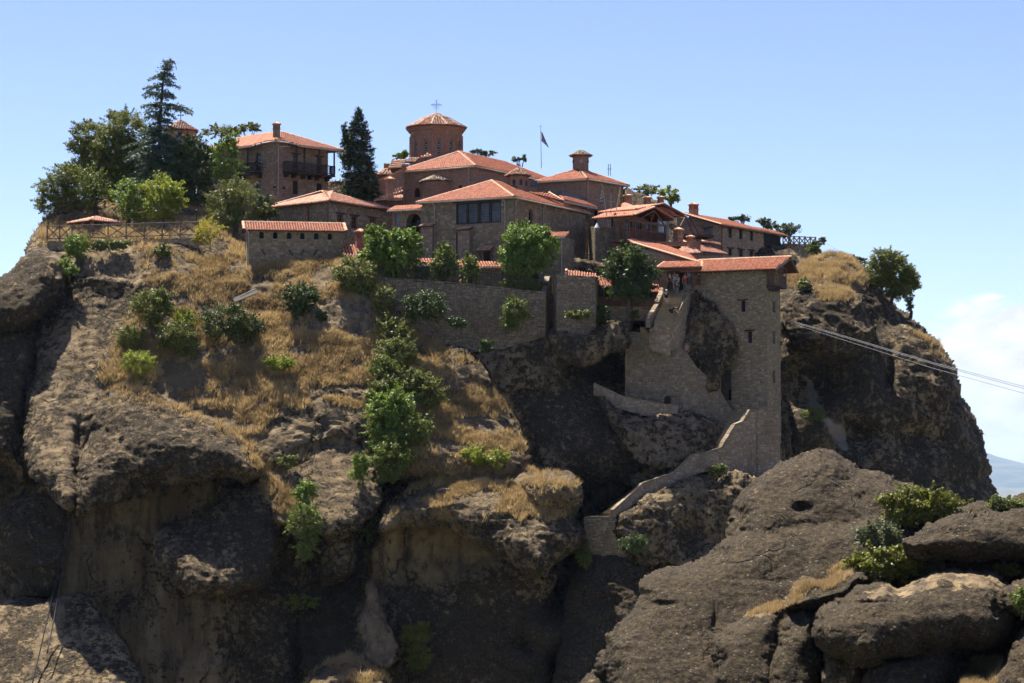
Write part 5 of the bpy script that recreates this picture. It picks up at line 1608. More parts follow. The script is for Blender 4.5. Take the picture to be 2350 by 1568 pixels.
# --- gabled guesthouse with timber gallery
C = P(*q5(870, 345), 236.5)                                    # right front corner of the body
dr, dl = dirv(37, 1), dirv(53, -1)
G0 = P(*q5(338, 600), 233.0)
h = House('gabled_guesthouse', 'timber gallery guesthouse with open gable roof beside the lantern building', 'house', (G0.x, G0.y, G0.z - 3), M_REDSTONE)
gal = Fac(G0, dr, reach(G0, dr, q5(765, 0)[0]), G0.z - 3, G0.z + 2.6)
zf = G0.z
k = MB(); k.box(gal.pt(gal.n / 2, zf - .14, -1.2), gal.d * (gal.n / 2 + .1), gal.o * 1.25, ZV * .12); fo = k.put('gallery_floor', M_WOODR, h.o)
rail(fo, gal.pt(0, zf, 0), gal.pt(gal.n, zf, 0), 1.0, M_WOODR, .17, .06, .11)
rail(fo, gal.pt(gal.n, zf, 0), gal.pt(gal.n, zf, -2.2), 1.0, M_WOODR, .17, .06, .11)
for s in (.0, gal.n * .17, gal.n * .58, gal.n):
    k = MB(); k.bar(gal.pt(s, zf - .1, 0), gal.pt(s, zf + 1.755, 0), .16, .16, up=gal.o); k.put('post', M_WOODR, fo)
    k = MB(); k.bar(gal.pt(s, zf - .1, -1.7), gal.pt(s, zf + 1.755, -1.7), .14, .14, up=gal.o); k.put('post', M_WOODR, fo)
k = MB(); k.bar(gal.pt(-.2, zf + 1.755, 0), gal.pt(gal.n + .2, zf + 1.755, 0), .16, .18)
s1, sm, s2 = gal.n * .10, gal.n * .58, gal.n * 1.12
apex = P(*q5(637, 238), (gal.pt(sm, 0)).y)
for s in (gal.n * .17, gal.n): k.bar(gal.pt(s, zf + 1.755, 0), Vector((apex.x, apex.y, apex.z - .3)), .10, .12)
k.bar(gal.pt(sm, zf + 1.755, 0), apex - ZV * .3, .12, .12, up=gal.o)
for d in (-1, 1): k.bar(gal.pt(sm, zf + 2.5, 0), gal.pt(sm + d * 1.0, zf + 2.95, 0), .08, .08)
k.put('truss', M_WOODR, h.o)
body = Fac(gal.pt(gal.n * .12, 0, -2.3), dr, gal.n * 1.35, zf - 3, zf + 2.7)
body.st = {}; h.facs.append(body)
for i in range(3):
    s = gal.n * (.32 + .27 * i); window(h, body, (s, s + 1.15, zf + .35, zf + 2.2), 0, 0, None, frame=M_WOODD, bars=(3, 3), glass=M_GLASS_P, sub='glazing_bars', bw=.07)
low = Fac(gal.pt(gal.n * 1.02, 0, -.9), dr, 1.9, zf - 3, zf + .7); low.st = {}; h.facs.append(low)
h.finish()
k = MB(); k.bar(low.pt(0, zf + .7, 0), low.pt(0, zf + 2.6, 0), .12, .12); k.bar(low.pt(1.8, zf + .7, 0), low.pt(1.8, zf + 2.6, 0), .12, .12)
k.poly([low.pt(.05, zf + .7, -.1), low.pt(1.75, zf + .7, -.1), low.pt(1.75, zf + 2.5, -.1), low.pt(.05, zf + 2.5, -.1)]); k.put('glazed_screen', M_GLASS_P, h.o)
R = Roof(h.o, M_TILE, .25, .36, single=120)
tipL, tipR = P(*q5(400, 330), gal.pt(s1, 0).y - .2), P(*q5(868, 378), gal.pt(s2, 0).y - .2)
bkv = dl * 5.0
R.slope([tipL, tipL + bkv, apex + bkv, apex], e=dl)
R.slope([tipR, tipR + bkv, apex + bkv, apex], e=dl, tiles=False)
R.ridge(tipL, apex, .15); R.ridge(apex, tipR, .15); R.ridge(apex, apex + bkv, .13)
ap2 = P(*q5(742, 196), apex.y + 2.2); tR2, tL2 = P(*q5(1000, 335), apex.y + 5.6), P(*q5(425, 262), apex.y - .2)
bk2 = dl * 4.5
R.slope([tL2, tL2 + bk2, ap2 + bk2, ap2], e=dl); R.slope([tR2, tR2 + bk2, ap2 + bk2, ap2], e=dl, tiles=False); R.ridge(tL2, ap2, .15); R.ridge(ap2, tR2, .15)
s4 = [P(*q5(268, 235), 240.6), P(*q5(365, 275), 239.4), P(*q5(425, 238), 241.0), P(*q5(268, 186), 242.6)]
R.slope(s4)
R.finish()
k = MB(); k.poly([P(*q5(655, 250), ap2.y + .5), P(*q5(740, 215), ap2.y + .55), P(*q5(885, 345), ap2.y + 2.0), P(*q5(885, 300), ap2.y + 2.0)])
k.poly([ap2 + dl * .3 - ZV * .25, tR2 + dl * .3 - ZV * .1, tL2 + dl * .3 - ZV * .1]); k.put('gable_wall', M_PLASTER, h.o)
for (x, y, Y_, w_) in ((327, 195, 243, .62), (558, 220, 243, .60), (712, 215, 245, .56)):
    chimney(h.o, P(*q5(x, y + 8), Y_) - ZV * .3, w_ * .9, w_ * .9, 1.25, M_BRICK, .4)

# --- long stone house on the right
C = P(*q5(1415, 432), 250)
dl, dr = dirv(55, -1), dirv(35.5, 1)
nb, na = reach(C, dr, q5(1922, 0)[0]), reach(C, dl, q5(905, 0)[0])
z0 = P(*q5(1415, 860), 250).z
h = House('long_stone_house', 'long stone house with two rows of small windows and tall chimney', 'house', (C.x, C.y, z0), M_TANSTONE)
fr = h.fac(C, dr, nb, z0, C.z); fl = h.fac(C, dl, na, z0, C.z)
h.fac(fr.pt(nb, 0), dl, na, z0, C.z, dr, st=False)
for (x0, y0, x1, y1) in ((1506, 480, 1551, 590), (1632, 500, 1676, 607), (1758, 513, 1801, 627), (1506, 720, 1551, 800), (1622, 732, 1676, 815), (1752, 745, 1801, 825)):
    window(h, fr, *qr(q5, x0, y0, x1, y1), frame=M_WOODD, bars=(2, 3), lintel=M_WOODD)
window(h, fl, *qr(q5, 1222, 478, 1306, 572), frame=M_WOODL, bars=(2, 3), lintel=M_WOODD, sub='glazing_bars', glass=M_GLASS_P)
tt = math.tan(math.radians(17))
g = lambda s, o: fr.pt(s, C.z - o * tt, o)
fe = fl.pt(na, 0)
h.extra.poly([fl.pt(0, C.z), fl.pt(na, C.z), fl.pt(na, C.z + na * .6 * tt), fl.pt(na * .6, C.z + na * .6 * tt)])
h.finish()
R = Roof(h.o, M_TILE)
dep = na * .9
R.slope([g(-.5, .45), g(nb + .4, .45), g(nb + .4, -dep), g(-.5, -dep)])
R.ridge(g(-.5, .45), g(-.5, -dep), .15); R.ridge(g(-.5, -dep), g(nb + .4, -dep))
e0, e1 = P(*q5(1945, 530), 257.5), P(*q5(2200, 575), 261)
R.slope([e0, e1, e1 + Vector((-1.2, 2.2, .75)), e0 + Vector((-1.2, 2.2, .75))])
ro = R.finish()
gutters(h, [g(-.4, .5), g(nb + .4, .5)], M_COPPER)
pipe(h.o, [g(0, .45), fr.pt(.08, C.z - .6, .12), fr.pt(.08, z0, .12)], .06, M_COPPER)
chimney(ro, P(*q5(1100, 345), 254.5) - ZV * .4, .75, .7, 1.75, M_BRICK, .6)
k = MB(); pA = P(*q5(2108, 575), 260); k.bar(pA, pA - ZV * 4.2, .2, .2); k.put('porch_post', M_WOODD, h.o)
rail(h.o, P(*q5(1925, 745), 257.8), P(*q5(2100, 760), 260.2), 2.0, M_WOODD, .17, .07, .1)
for (a_, b_) in (((1000, 335), (1145, 640)), ((1062, 340), (1215, 660)), ((1062, 340), (1062, 520)), ((1000, 350), (945, 455))):
    k = MB(); k.bar(P(*q5(*a_), 245.5), P(*q5(*b_), 245.0), .12, .12); k.put('timber_brace', M_WOODR, h.o)
rail(h.o, P(*q5(1140, 555), 247), P(*q5(1212, 560), 247), .95, M_WOODR, .15)
k = MB(); k.box(P(*q5(1090, 580), 246), Vector((1.8, .5, 0)), Vector((-.3, 1.2, 0)), ZV * .12); k.put('stair_landing', M_WOODD, h.o)

# --- roofs between: bright lower range with its chimneys
C = P(*q5(1195, 760), 239)
h = House('lower_range', 'lower range under a broad sunlit tile slope with brick chimneys', 'building', (C.x, C.y, C.z - 5), M_REDSTONE)
R = Roof(h.o, M_TILE_P, .25, .36)
s1 = [P(*q5(1170, 752), 239), P(*q5(1500, 780), 243.5), P(*q5(1085, 622), 248.0), P(*q5(950, 612), 245.0)]
R.slope(s1, e=s1[1] - s1[0])
s2 = [P(*q5(985, 780), 233.2), P(*q5(1190, 775), 234.0), P(*q5(1100, 708), 236.5), P(*q5(965, 705), 236.5)]
R.slope(s2, mess=.3)
s3 = [P(*q5(935, 745), 234.5), P(*q5(985, 782), 233.2), P(*q5(965, 705), 236.5)]
R.slope(s3)
s4 = [P(*q5(775, 690), 236.5), P(*q5(945, 695), 236.8), P(*q5(900, 672), 238.4), P(*q5(775, 668), 238.4)]
R.slope(s4)
s5 = [P(*q5(1205, 640), 243.5), P(*q5(1410, 680), 246.5), P(*q5(1395, 660), 248.0), P(*q5(1205, 628), 245.2)]
R.slope(s5)
R.ridge(s2[0], s2[3], .13); R.ridge(s1[0], s1[3], .13)
R.finish()
f = h.fac(C + Vector((-1.8, 0, 0)), Vector((1, .55, 0)), 8, C.z - 5, C.z - .25)
h.finish()
k = MB(); k.box(P(*q5(870, 760), 237.5), Vector((2.6, .3, 0)), Vector((0, .5, 0)), ZV * 1.0); k.put('parapet', M_REDSTONE, h.o)
chimney(h.o, P(*q5(1063, 722), 236) - ZV * .2, .5, .46, 1.45, M_BRICK, .3, tile=M_TILE_P); chimney(h.o, P(*q5(920, 690), 237.5) - ZV * .3, .72, .66, 2.1, M_BRICK, .7)

# --- gatehouse range: raking roof, canopy over the door
W0 = P(*q5(1100, 1000), 227.2)
h = House('gatehouse', 'gatehouse wall under a long raking tile roof at the head of the stairs', 'gatehouse', (W0.x, W0.y, P(*q5(1100, 1300), 227.2).z), M_REDSTONE)
dl = dirv(64, -1)
nn = reach(W0, dl, q5(400, 0)[0])
zb_ = h.o.location.z
f = Fac(W0, dl, nn, zb_, P(*q5(1100, 895), 227.2).z); f.st = {}; h.facs.append(f)
zL = P(*q5(420, 690), (f.pt(nn, 0)).y).z
h.extra.poly([f.pt(0, f.z1), f.pt(nn, f.z1), f.pt(nn, zL)])
f2 = Fac(f.pt(nn * .18, 0), dl, nn * .82, f.z1, f.z1 + (zL - f.z1) * .42); V, T = stones(f2, (.22, .45), (.15, .25))
hmax = f.z1 + (zL - f.z1) * np.clip(((V.mean(1) - np.array(f.A))[:, :2] @ np.array(f.d)[:2]) / nn, 0, 1)
kp = V.mean(1)[:, 2] < hmax - .1
pl = Pile(); pl.add(V[kp], BLOCK_F, T[kp]); put('gable_stones', pl.mesh('gable_stones'), M_REDSTONE, h.o, 'stuff')
window(h, f, *qr(q5, 552, 820, 600, 905), arch=True, frame=M_IRON, glass=M_DARK, bars=(2, 2), thin=.02)
f.open.append((*f.rect(*qr(q5, 862, 978, 1032, 1205)), False))
h.finish(.5)
s0, s1, za, zb2 = f.rect(*qr(q5, 862, 978, 1032, 1205))
k = MB(); k.poly([f.pt(s0, za, -.5), f.pt(s1, za, -.5), f.pt(s1, zb2, -.5), f.pt(s0, zb2, -.5)]); k.put('doorway', M_DARK, h.o)
k = MB(); k.box(f.pt(s1 - .25, (za + zb2) / 2, -.3), f.d * .3, f.o * .03, ZV * ((zb2 - za) / 2)); k.put('door_leaf', M_WOODR, h.o)
for (x0, x1) in ((790, 862), (1032, 1078)):
    a_, b_, c1, c2 = f.rect(*qr(q5, x0, 985, x1, 1190)); k = MB(); k.box(f.pt((a_ + b_) / 2, (c1 + c2) / 2, .03), f.d * ((b_ - a_) / 2), f.o * .05, ZV * ((c2 - c1) / 2)); k.put('door_panel', M_WOODR, h.o)
R = Roof(h.o, M_TILE, .25, .36, single=200)
A_, B_, C_ = P(*q5(380, 655), 231.0), P(*q5(1172, 888), 226.2), P(*q5(1040, 790), 230.6)
s1 = [A_, B_, C_] + onplane(A_, B_, C_, [q5(775, 692), q5(335, 606)])
R.slope(s1, e=dirv(26, 1))
R.ridge(A_, B_, .16)
e0, e1 = P(*q5(668, 945), 226.6), P(*q5(1195, 938), 224.6)
R.slope([e0, e1, e1 + Vector((.15, 1.5, .62)), e0 + Vector((.8, 1.5, .62))])
R.ridge(e1, e1 + Vector((.15, 1.5, .62)), .15); R.ridge(e0, e0 + Vector((.8, 1.5, .62)), .15)
R.finish()
k = MB(); k.bar(e0 - ZV * .15 + Vector((.2, .1, 0)), e1 - ZV * .15, .14, .2); k.put('canopy_beam', M_WOODR, h.o)
pipe(h.o, [e0 - ZV * .1 + Vector((.1, .3, 0)), e0 - ZV * .7 + Vector((.25, .5, 0)), e0 - ZV * 4.3 + Vector((.3, .5, 0))], .06, M_COPPER)

# --- the tall tower with winch gallery
C = P(1760, 613, 224)
dl, dr = dirv(64, -1), dirv(20, 1)
z0 = P(1760, 1085, 224).z
nl, nr = reach(C, dl, 1588), reach(C, dr, 1790)
h = House('winch_tower', 'tall stone tower with tiled gable roof and timber winch gallery over the cliff', 'tower', (C.x, C.y, z0), M_GREYSTONE)
h.mortar = M_MORTAR
fl = h.fac(C, dl, nl, z0, C.z, w=(.2, .45), h=(.13, .24), proud=(.012, .035)); fr = h.fac(C, dr, nr, z0, C.z, w=(.2, .42), h=(.13, .22))
h.fac(fl.pt(nl, 0), dr, nr, z0, C.z, dl, st=False)
TW_L, TW_R = fl, fr
def s1f(x, y): return 1262.2 + x * .439, 545.0 + y * .439
for (x0, y0, x1, y1) in ((998, 331, 1021, 389), (1034, 491, 1056, 552)):
    window(h, fl, *qr(s1f, x0, y0, x1, y1), frame=M_IRON, glass=M_DARK, bars=(3, 5), thin=.025, lintel=M_WOODD, depth=.25)
for (y0, y1) in ((333, 392), (490, 556), (696, 762), (904, 952)):
    window(h, fr, *qr(s1f, 1164, y0, 1178, y1), frame=M_IRON, glass=M_DARK, bars=(2, 4), thin=.025, depth=.25)
window(h, fl, *qr(s1f, 888, 692, 948, 852), frame=M_RUBBLEW, glass=M_RUBBLEW, bars=(1, 1), name='blocked_doorway', depth=.35)
h.finish(.35, lone=150)
k = MB(); s0, s1, za, zb_ = fl.rect(*qr(s1f, 930, 795, 948, 853)); k.box(fl.pt((s0 + s1) / 2, (za + zb_) / 2, -.3), fl.d * ((s1 - s0) / 2), fl.o * .06, ZV * ((zb_ - za) / 2)); k.put('doorway_shade', M_DARK, h.o)  # near-black box puts the shade inside the doorway into colour
tt = math.tan(math.radians(27))
g = lambda s, o: fl.pt(s, C.z - o * tt, o)
R = Roof(h.o, M_TILE, .26, .36, single=300)
half = 2.0
rt = -1.15                                                      # gable overhang past the corner
sl = nl + .9
R.slope([g(rt + .15, .5), g(sl, .5), g(sl + 2.2, -half), g(rt - .55, -half)], e=fl.d)
R.slope([g(rt - .4, -half * 2 - .5) - ZV * (half * 2 + .5 - half) * 2 * tt * .98, g(sl, -half * 2 - .5) - ZV * (half + .5) * 2 * tt * .98, g(sl, -half), g(rt - .55, -half)], tiles=False)
R.ridge(g(sl + 2.2, -half), g(rt - .55, -half), .15)
ro = R.finish()
k = MB()
for a_, b_ in ((g(rt - .5, -half), g(rt + .1, .5)), (g(rt - .5, -half), g(rt - .35, -half * 2 - .4) - ZV * (half + .4) * 2 * tt * .98)): k.bar(a_ - ZV * .12, b_ - ZV * .12, .07, .2)
k.put('verge_board', M_WOODG, ro)
k = MB()
for i in range(24):
    s = rt + .2 + (sl - rt) * i / 24; k.bar(g(s, .42) - ZV * .16, g(s, -.1) - ZV * .16, .08, .1)
k.put('rafter_ends', M_WOODD, ro)
for a_ in (.25, -.75, -1.6): 
    k = MB(); k.bar(g(rt - .2, a_) - ZV * .3, g(.3, a_) - ZV * .3, .13, .15); k.put('purlin', M_WOODR, ro)
# gallery
zf = P(*q5(2010, 1150), 224).z
G = Fac(fr.pt(-.05, 0, 0), fr.d, 2.6, zf, zf + 1.9, fr.o)
k = MB(); k.box(G.pt(1.3, zf - .1, .6), G.d * 1.35, G.o * .68, ZV * .11); go = k.put('winch_gallery', M_WOODD, h.o)
k = MB(); k.box(G.pt(1.1, zf - .32, .35), G.d * .9, G.o * .4, ZV * .12); k.put('bracket', M_WOODD, go)
for (s, o_) in ((0, .05), (0, 1.2), (1.3, 1.2), (2.6, 1.2), (0, .62), (.65, 1.2)):
    k = MB(); k.bar(G.pt(s, zf, o_), G.pt(s, zf + 1.75, o_), .11, .11, up=G.o); k.put('post', M_WOODR, go)
rail(go, G.pt(0, zf, .05), G.pt(0, zf, 1.2), .95, M_WOODR, .14, .05, .09); rail(go, G.pt(0, zf, 1.2), G.pt(2.6, zf, 1.2), .95, M_WOODR, .14, .05, .09)
k = MB(); k.bar(G.pt(0, zf + 1.75, .05), G.pt(0, zf + 1.75, 1.2), .1, .12); k.bar(G.pt(0, zf + 1.75, 1.2), G.pt(2.6, zf + 1.75, 1.2), .1, .12); k.put('head_beam', M_WOODR, go)
# ------------------------------------------------------------------ retaining walls, stairs, fences
def wall_chain(name, label, tops, bots, mat=None, mortar=None, thick=.5, cat='wall', lone=0, cope=True, st=None, copemat=None, group=None):
    """stone wall along a line of measured crest points; its crest may rake, its foot follows the rock"""
    T3 = [P(*t) for t in tops]
    B3 = [P(t[0], b, t[2]) for t, b in zip(tops, bots)]
    o = empty(name, (T3[0].x, T3[0].y, B3[0].z), label, cat, group)
    mb, cp, pl = MB(), MB(), Pile()
    for i in range(len(T3) - 1):
        a, b, a0, b0 = T3[i], T3[i + 1], B3[i], B3[i + 1]
        d = Vector((b.x - a.x, b.y - a.y, 0)); n = d.length; d.normalize()
        f = Fac(a, d, n, min(a0.z, b0.z), max(a.z, b.z))
        bk = -f.o * thick
        mb.poly([Vector((a.x, a.y, a0.z)), Vector((b.x, b.y, b0.z)), b, a]); mb.poly([a, b, b + bk, a + bk])
        mb.poly([a + bk, b + bk, Vector((b.x, b.y, b0.z)) + bk, Vector((a.x, a.y, a0.z)) + bk])
        mb.poly([Vector((a.x, a.y, a0.z)), a, a + bk, Vector((a.x, a.y, a0.z)) + bk]); mb.poly([Vector((b.x, b.y, b0.z)), b, b + bk, Vector((b.x, b.y, b0.z)) + bk])
        V, T = stones(f, **(st or {}))
        if len(V):
            s = ((V - np.array(f.A))[..., :2] @ np.array(d)[:2]).mean(1) / n
            zc, ztop = V[:, :, 2].mean(1), V[:, :, 2].max(1)
            kp = (ztop < a.z + (b.z - a.z) * s + .03) & (zc > a0.z + (b0.z - a0.z) * s)
            pl.add(V[kp], BLOCK_F, T[kp])
        if cope:
            m = max(1, int((b - a).length / .45))
            for k in range(m):
                p, q = a.lerp(b, (k + .03) / m), a.lerp(b, (k + .97) / m)
                up = (q - p).normalized().cross(f.o); up = up if up.z > 0 else -up
                cp.box((p + q) / 2 - f.o * (thick / 2 - .01) + up * (.04 + random.uniform(-.015, .02)), (q - p) / 2, f.o * (thick / 2 + .03), up * .045, random.random())
    w = mb.put('wall_core', mortar or M_MORTAR, o)
    if pl.V:
        V = np.concatenate(pl.V).reshape(-1, 8, 3); T = np.concatenate(pl.T)[::8]
        if lone: V, T = lone_blocks(V, T, 'stone', mat or M_PALESTONE, w, lone)
        if len(V):
            p2 = Pile(); p2.add(V, BLOCK_F, T); put('stonework', p2.mesh('stonework'), mat or M_PALESTONE, w, 'stuff')
    if cope: cp.put('coping', copemat or mat or M_PALESTONE, w)
    return o

def flight(name, label, A, B, width, n, side=1, group=None):
    """a run of stone steps from A up to B, each step its own block"""
    A, B = P(*A), P(*B)
    d = Vector((B.x - A.x, B.y - A.y, 0)); run = d.length; d.normalize()
    s = Vector((d.y, -d.x, 0)) * side
    o = empty(name, A, label, 'stairs', group)
    rise, tread = (B.z - A.z) / n, run / n
    me = None
    for i in range(n):
        c = A + d * (tread * (i + .5)) + s * (width / 2) + ZV * (rise * (i + 1))
        if me is None or i % 4 == 0:
            k = MB(); j = random.uniform(-.01, .01)
            k.box((0, 0, -.3 + j), d * (tread / 2 + .02), s * width / 2, ZV * .3, random.random())
            k.box((0, 0, -.03 + j) - d * .02 if False else Vector((0, 0, -.03 + j)) - d * .025, d * (tread / 2 + .02), s * (width / 2 + .004), ZV * .032, random.random())
            me = k.mesh('step')
        so = link('step', me, M_STEP, o)
        so.location = c - o.location
    return o

wall_chain('terrace_retaining_wall', 'long stone retaining wall below the terrace railing with plants in its joints', [(856, 640, 225.2), (935, 642, 224.8), (1060, 652, 224.4), (1160, 663, 224.0), (1253, 673, 223.7)], [720, 760, 812, 800, 772], mortar=M_RUBBLEW, lone=300, st=dict(w=(.18, .46), h=(.11, .22), gap=.026, rough=.06, proud=(.02, .08)))
wall_chain('terrace_retaining_wall', 'rear return of the retaining wall in the shaded recess beside the bastion', [(1253, 673, 223.8), (1262, 634, 227.0), (1281, 634, 226.6)], [772, 760, 760], M_GREYSTONE, cope=False)
wall_chain('bastion', 'free-standing square stone bastion of coursed pale blocks beside the recess', [(1268, 634, 226.0), (1278, 633, 222.8), (1367, 637, 222.4), (1372, 640, 226)], [762, 768, 772, 765], mortar=M_RUBBLEW, lone=200, st=dict(w=(.2, .46), h=(.11, .21), gap=.026, rough=.05, proud=(.02, .06)))
wall_chain('garden_wall', 'low garden wall below the rustic fence near the kiosk', [(108, 553, 230.4), (240, 556, 230.0), (455, 545, 230.6)], [578, 582, 575], M_GREYSTONE, cope=False)
wall_chain('garden_wall', 'upper garden wall behind the fence and yellow shrub', [(330, 492, 238), (440, 497, 238), (520, 497, 238), (575, 530, 233)], [540, 540, 545, 560], M_GREYSTONE)
wall_chain('garden_wall', 'ochre wall showing under the dark broadleaf tree', [(395, 450, 247), (640, 450, 247)], [520, 520], M_TANSTONE, cope=False)
wall_chain('garden_wall', 'parapet wall in front of the three flagpoles', [(1350, 522, 246), (1366, 523, 237), (1445, 527, 236.5)], [600, 600, 600], M_GREYSTONE)
wall_chain('garden_wall', 'terrace wall under the far fence beside the long house', [(1796, 562, 262), (1875, 566, 265)], [592, 600], M_TANSTONE)
wall_chain('stair_wall', 'tall retaining wall carrying the right parapet of the upper stairs', [(1536, 741, 222.4), (1557, 718, 223.4), (1588, 652, 226.8)], [800, 815, 830], M_TANSTONE, copemat=M_PALESTONE, lone=60, thick=.45)
wall_chain('stair_parapet', 'lower left parapet of the upper stairs, pale coping', [(1491, 733, 222.6), (1511, 699, 224.4)], [752, 742], M_TANSTONE, copemat=M_PALESTONE, thick=.4)
wall_chain('stair_parapet', 'upper left parapet of the upper stairs near the door', [(1511, 694, 224.5), (1528, 660, 226.4)], [742, 720], M_TANSTONE, copemat=M_PALESTONE, thick=.4)
wall_chain('stair_parapet', 'short parapet right of the gatehouse landing', [(1588, 656, 227.0), (1618, 657, 226.4)], [740, 760], M_TANSTONE)
wall_chain('stair_wall', 'short tan wall under the foot of the upper stairs', [(1490, 756, 223.0), (1503, 748, 222.5), (1538, 742, 222.3)], [800, 808, 815], M_TANSTONE, cope=False)
flight('upper_stairs', 'sunlit flight of worn stone steps climbing to the gatehouse door', (1502, 738, 222.6), (1532, 668, 226.6), 1.75, 22)
wall_chain('zigzag_wall', 'broad rubble wall with raking crest below the upper stairs', [(1434, 767, 224.2), (1452, 764, 224.0), (1480, 767, 223.7), (1512, 786, 223.2), (1540, 801, 222.9), (1571, 806, 222.5)], [905, 925, 935, 940, 940, 950], M_PALESTONE, M_MORTAR, lone=120, st=dict(w=(.2, .5), h=(.15, .3), gap=.04, rough=.09, proud=(.02, .08)))
wall_chain('zigzag_wall', 'rubble wall descending in steps towards the foot of the tower', [(1571, 806, 222.5), (1600, 848, 223.2), (1640, 880, 224.0), (1668, 928, 224.6), (1684, 950, 225)], [955, 960, 980, 1000, 1010], M_PALESTONE, M_MORTAR, lone=60, st=dict(w=(.2, .5), h=(.15, .3), gap=.04, rough=.09, proud=(.02, .08)))
wall_chain('low_path_wall', 'low crooked wall edging the grassy ledge below the cave', [(1362, 880, 222.6), (1424, 909, 222.2), (1485, 923, 221.8), (1556, 932, 221.6)], [905, 940, 955, 950], M_TANSTONE, thick=.35)
flight('middle_stairs', 'short shaded steps behind the crest of the broad rubble wall', (1516, 790, 224.2), (1478, 752, 224.8), 1.1, 8, -1)
flight('lower_stairs', 'dark narrow steps climbing beside the tower foot', (1632, 1042, 218.5), (1684, 946, 222.1), 1.05, 16)
wall_chain('lower_parapet', 'bright-topped parapet rising to the base of the tower', [(1630, 1036, 217.5), (1656, 1028, 217.7), (1688, 975, 218.7), (1706, 968, 219.1), (1722, 941, 219.5), (1735, 940, 219.6)], [1090, 1095, 1100, 1105, 1110, 1115], M_TANSTONE, copemat=M_PALESTONE, lone=60)
wall_chain('tower_base_wall', 'rubble wall below the winch tower stained with plants', [(1735, 940, 219.8), (1790, 946, 219.8)], [1130, 1130], M_TANSTONE, cope=False)
wall_chain('lower_parapet', 'bright-topped parapet bending down along the middle ledge', [(1408, 1172, 213.5), (1428, 1154, 214.1), (1454, 1130, 214.7), (1476, 1110, 215.3), (1547, 1086, 216.5), (1590, 1044, 217.1), (1632, 1037, 217.5)], [1205, 1200, 1170, 1150, 1120, 1090, 1080], M_TANSTONE, copemat=M_PALESTONE, lone=120, thick=.4)
flight('ledge_stairs', 'half-lit steps behind the bend of the lower parapet', (1532, 1092, 217.5), (1560, 1058, 219.1), .9, 7)
flight('ledge_stairs', 'shaded steps beside the lowest bend of the parapet', (1384, 1180, 214.7), (1448, 1130, 216.3), 1.0, 12)
wall_chain('landing_wall', 'lowest rubble wall with pale flat crest above the gorge', [(1340, 1188, 213.6), (1411, 1187, 213.4)], [1262, 1290], M_GREYSTONE, M_RUBBLEW, copemat=M_PALESTONE)
wall_chain('landing_wall', 'rubble foot of the lowest landing running into the rock', [(1411, 1187, 213.4), (1450, 1215, 214.0), (1520, 1265, 215.0)], [1300, 1300, 1310], M_TANSTONE, M_RUBBLEW, cope=False)
k = MB(); c = P(1532, 917, 221.5)
k.poly([c + Vector((x, -.05, z)) for x, z in [(-.3, -.4), (.3, -.4)] + [(.3 * math.cos(a), .05 + .3 * math.sin(a)) for a in np.linspace(0, math.pi, 9)]])
k.top('drain_arch', M_DARK, 'small dark arched drain opening at the foot of the broad wall', 'opening')

# covered walkway with timber front below the rock
C = P(1296, 632, 224.6); d = Vector((1, .02, 0)).normalized()
h = House('covered_walkway', 'covered timber walkway with tile roof running to the stairs behind the magnolia', 'walkway', (C.x, C.y, C.z - 3), M_TANSTONE)
R = Roof(h.o, M_TILE, .25, .36, single=60)
s1 = [P(1296, 634, 224.2), P(1372, 641, 224.2), P(1366, 630, 225.8), P(1300, 620, 225.8)]
R.slope(s1); R.ridge(s1[0], s1[3], .14)
s2 = [P(1368, 655, 225.0), P(1520, 672, 226.2), P(1512, 657, 227.6), P(1368, 636, 226.8)]
R.slope(s2); R.finish()
f = h.fac(P(1368, 705, 225.5), P(1520, 705, 226.6) - P(1368, 705, 225.5), (P(1520, 705, 226.6) - P(1368, 705, 225.5)).length, P(1368, 735, 225.5).z, P(1368, 703, 225.5).z)
h.finish()
z0, z1 = f.z1, f.z1 + 1.9
k = MB(); k.poly([f.pt(0, z0, -.6), f.pt(f.n, z0, -.6), f.pt(f.n, z1, -.6), f.pt(0, z1, -.6)]); k.put('back_boards', M_WOODD, h.o)
for i in range(9):
    k = MB(); s = f.n * i / 8; k.bar(f.pt(s, z0, -.1), f.pt(s, z1, -.1), .13, .13, up=f.o); k.put('post', M_WOODR, h.o)
for i in range(26):
    k = MB(); s = f.n * (i + .5) / 26; k.box(f.pt(s, z0 + .45, -.08), f.d * f.n / 52 * .93, f.o * .02, ZV * .45); k.put('plank', M_WOODR, h.o)
rail(h.o, P(1473, 712, 224.6), P(1509, 708, 224.8), 1.0, M_WOODR, .15)

# landing balustrades by the door
k = empty('landing_railing', P(1594, 657, 226.2), 'short wooden balustrade right of the gatehouse landing', 'railing')
rail(k, P(1589, 657, 226.3), P(1617, 657, 225.9), .72, M_WOODL, .13)
k = empty('landing_railing', P(1518, 660, 226.6), 'short wooden balustrade left of the gatehouse landing', 'railing')
rail(k, P(1518, 661, 226.5), P(1531, 661, 226.5), .65, M_WOODL, .13)
k = MB(); k.box(P(1560, 673, 227.4) , Vector((1.9, 0, 0)), Vector((0, 1.0, 0)), ZV * .12); k.top('door_landing', M_CONC, 'stone landing slab in front of the gatehouse door', 'landing')

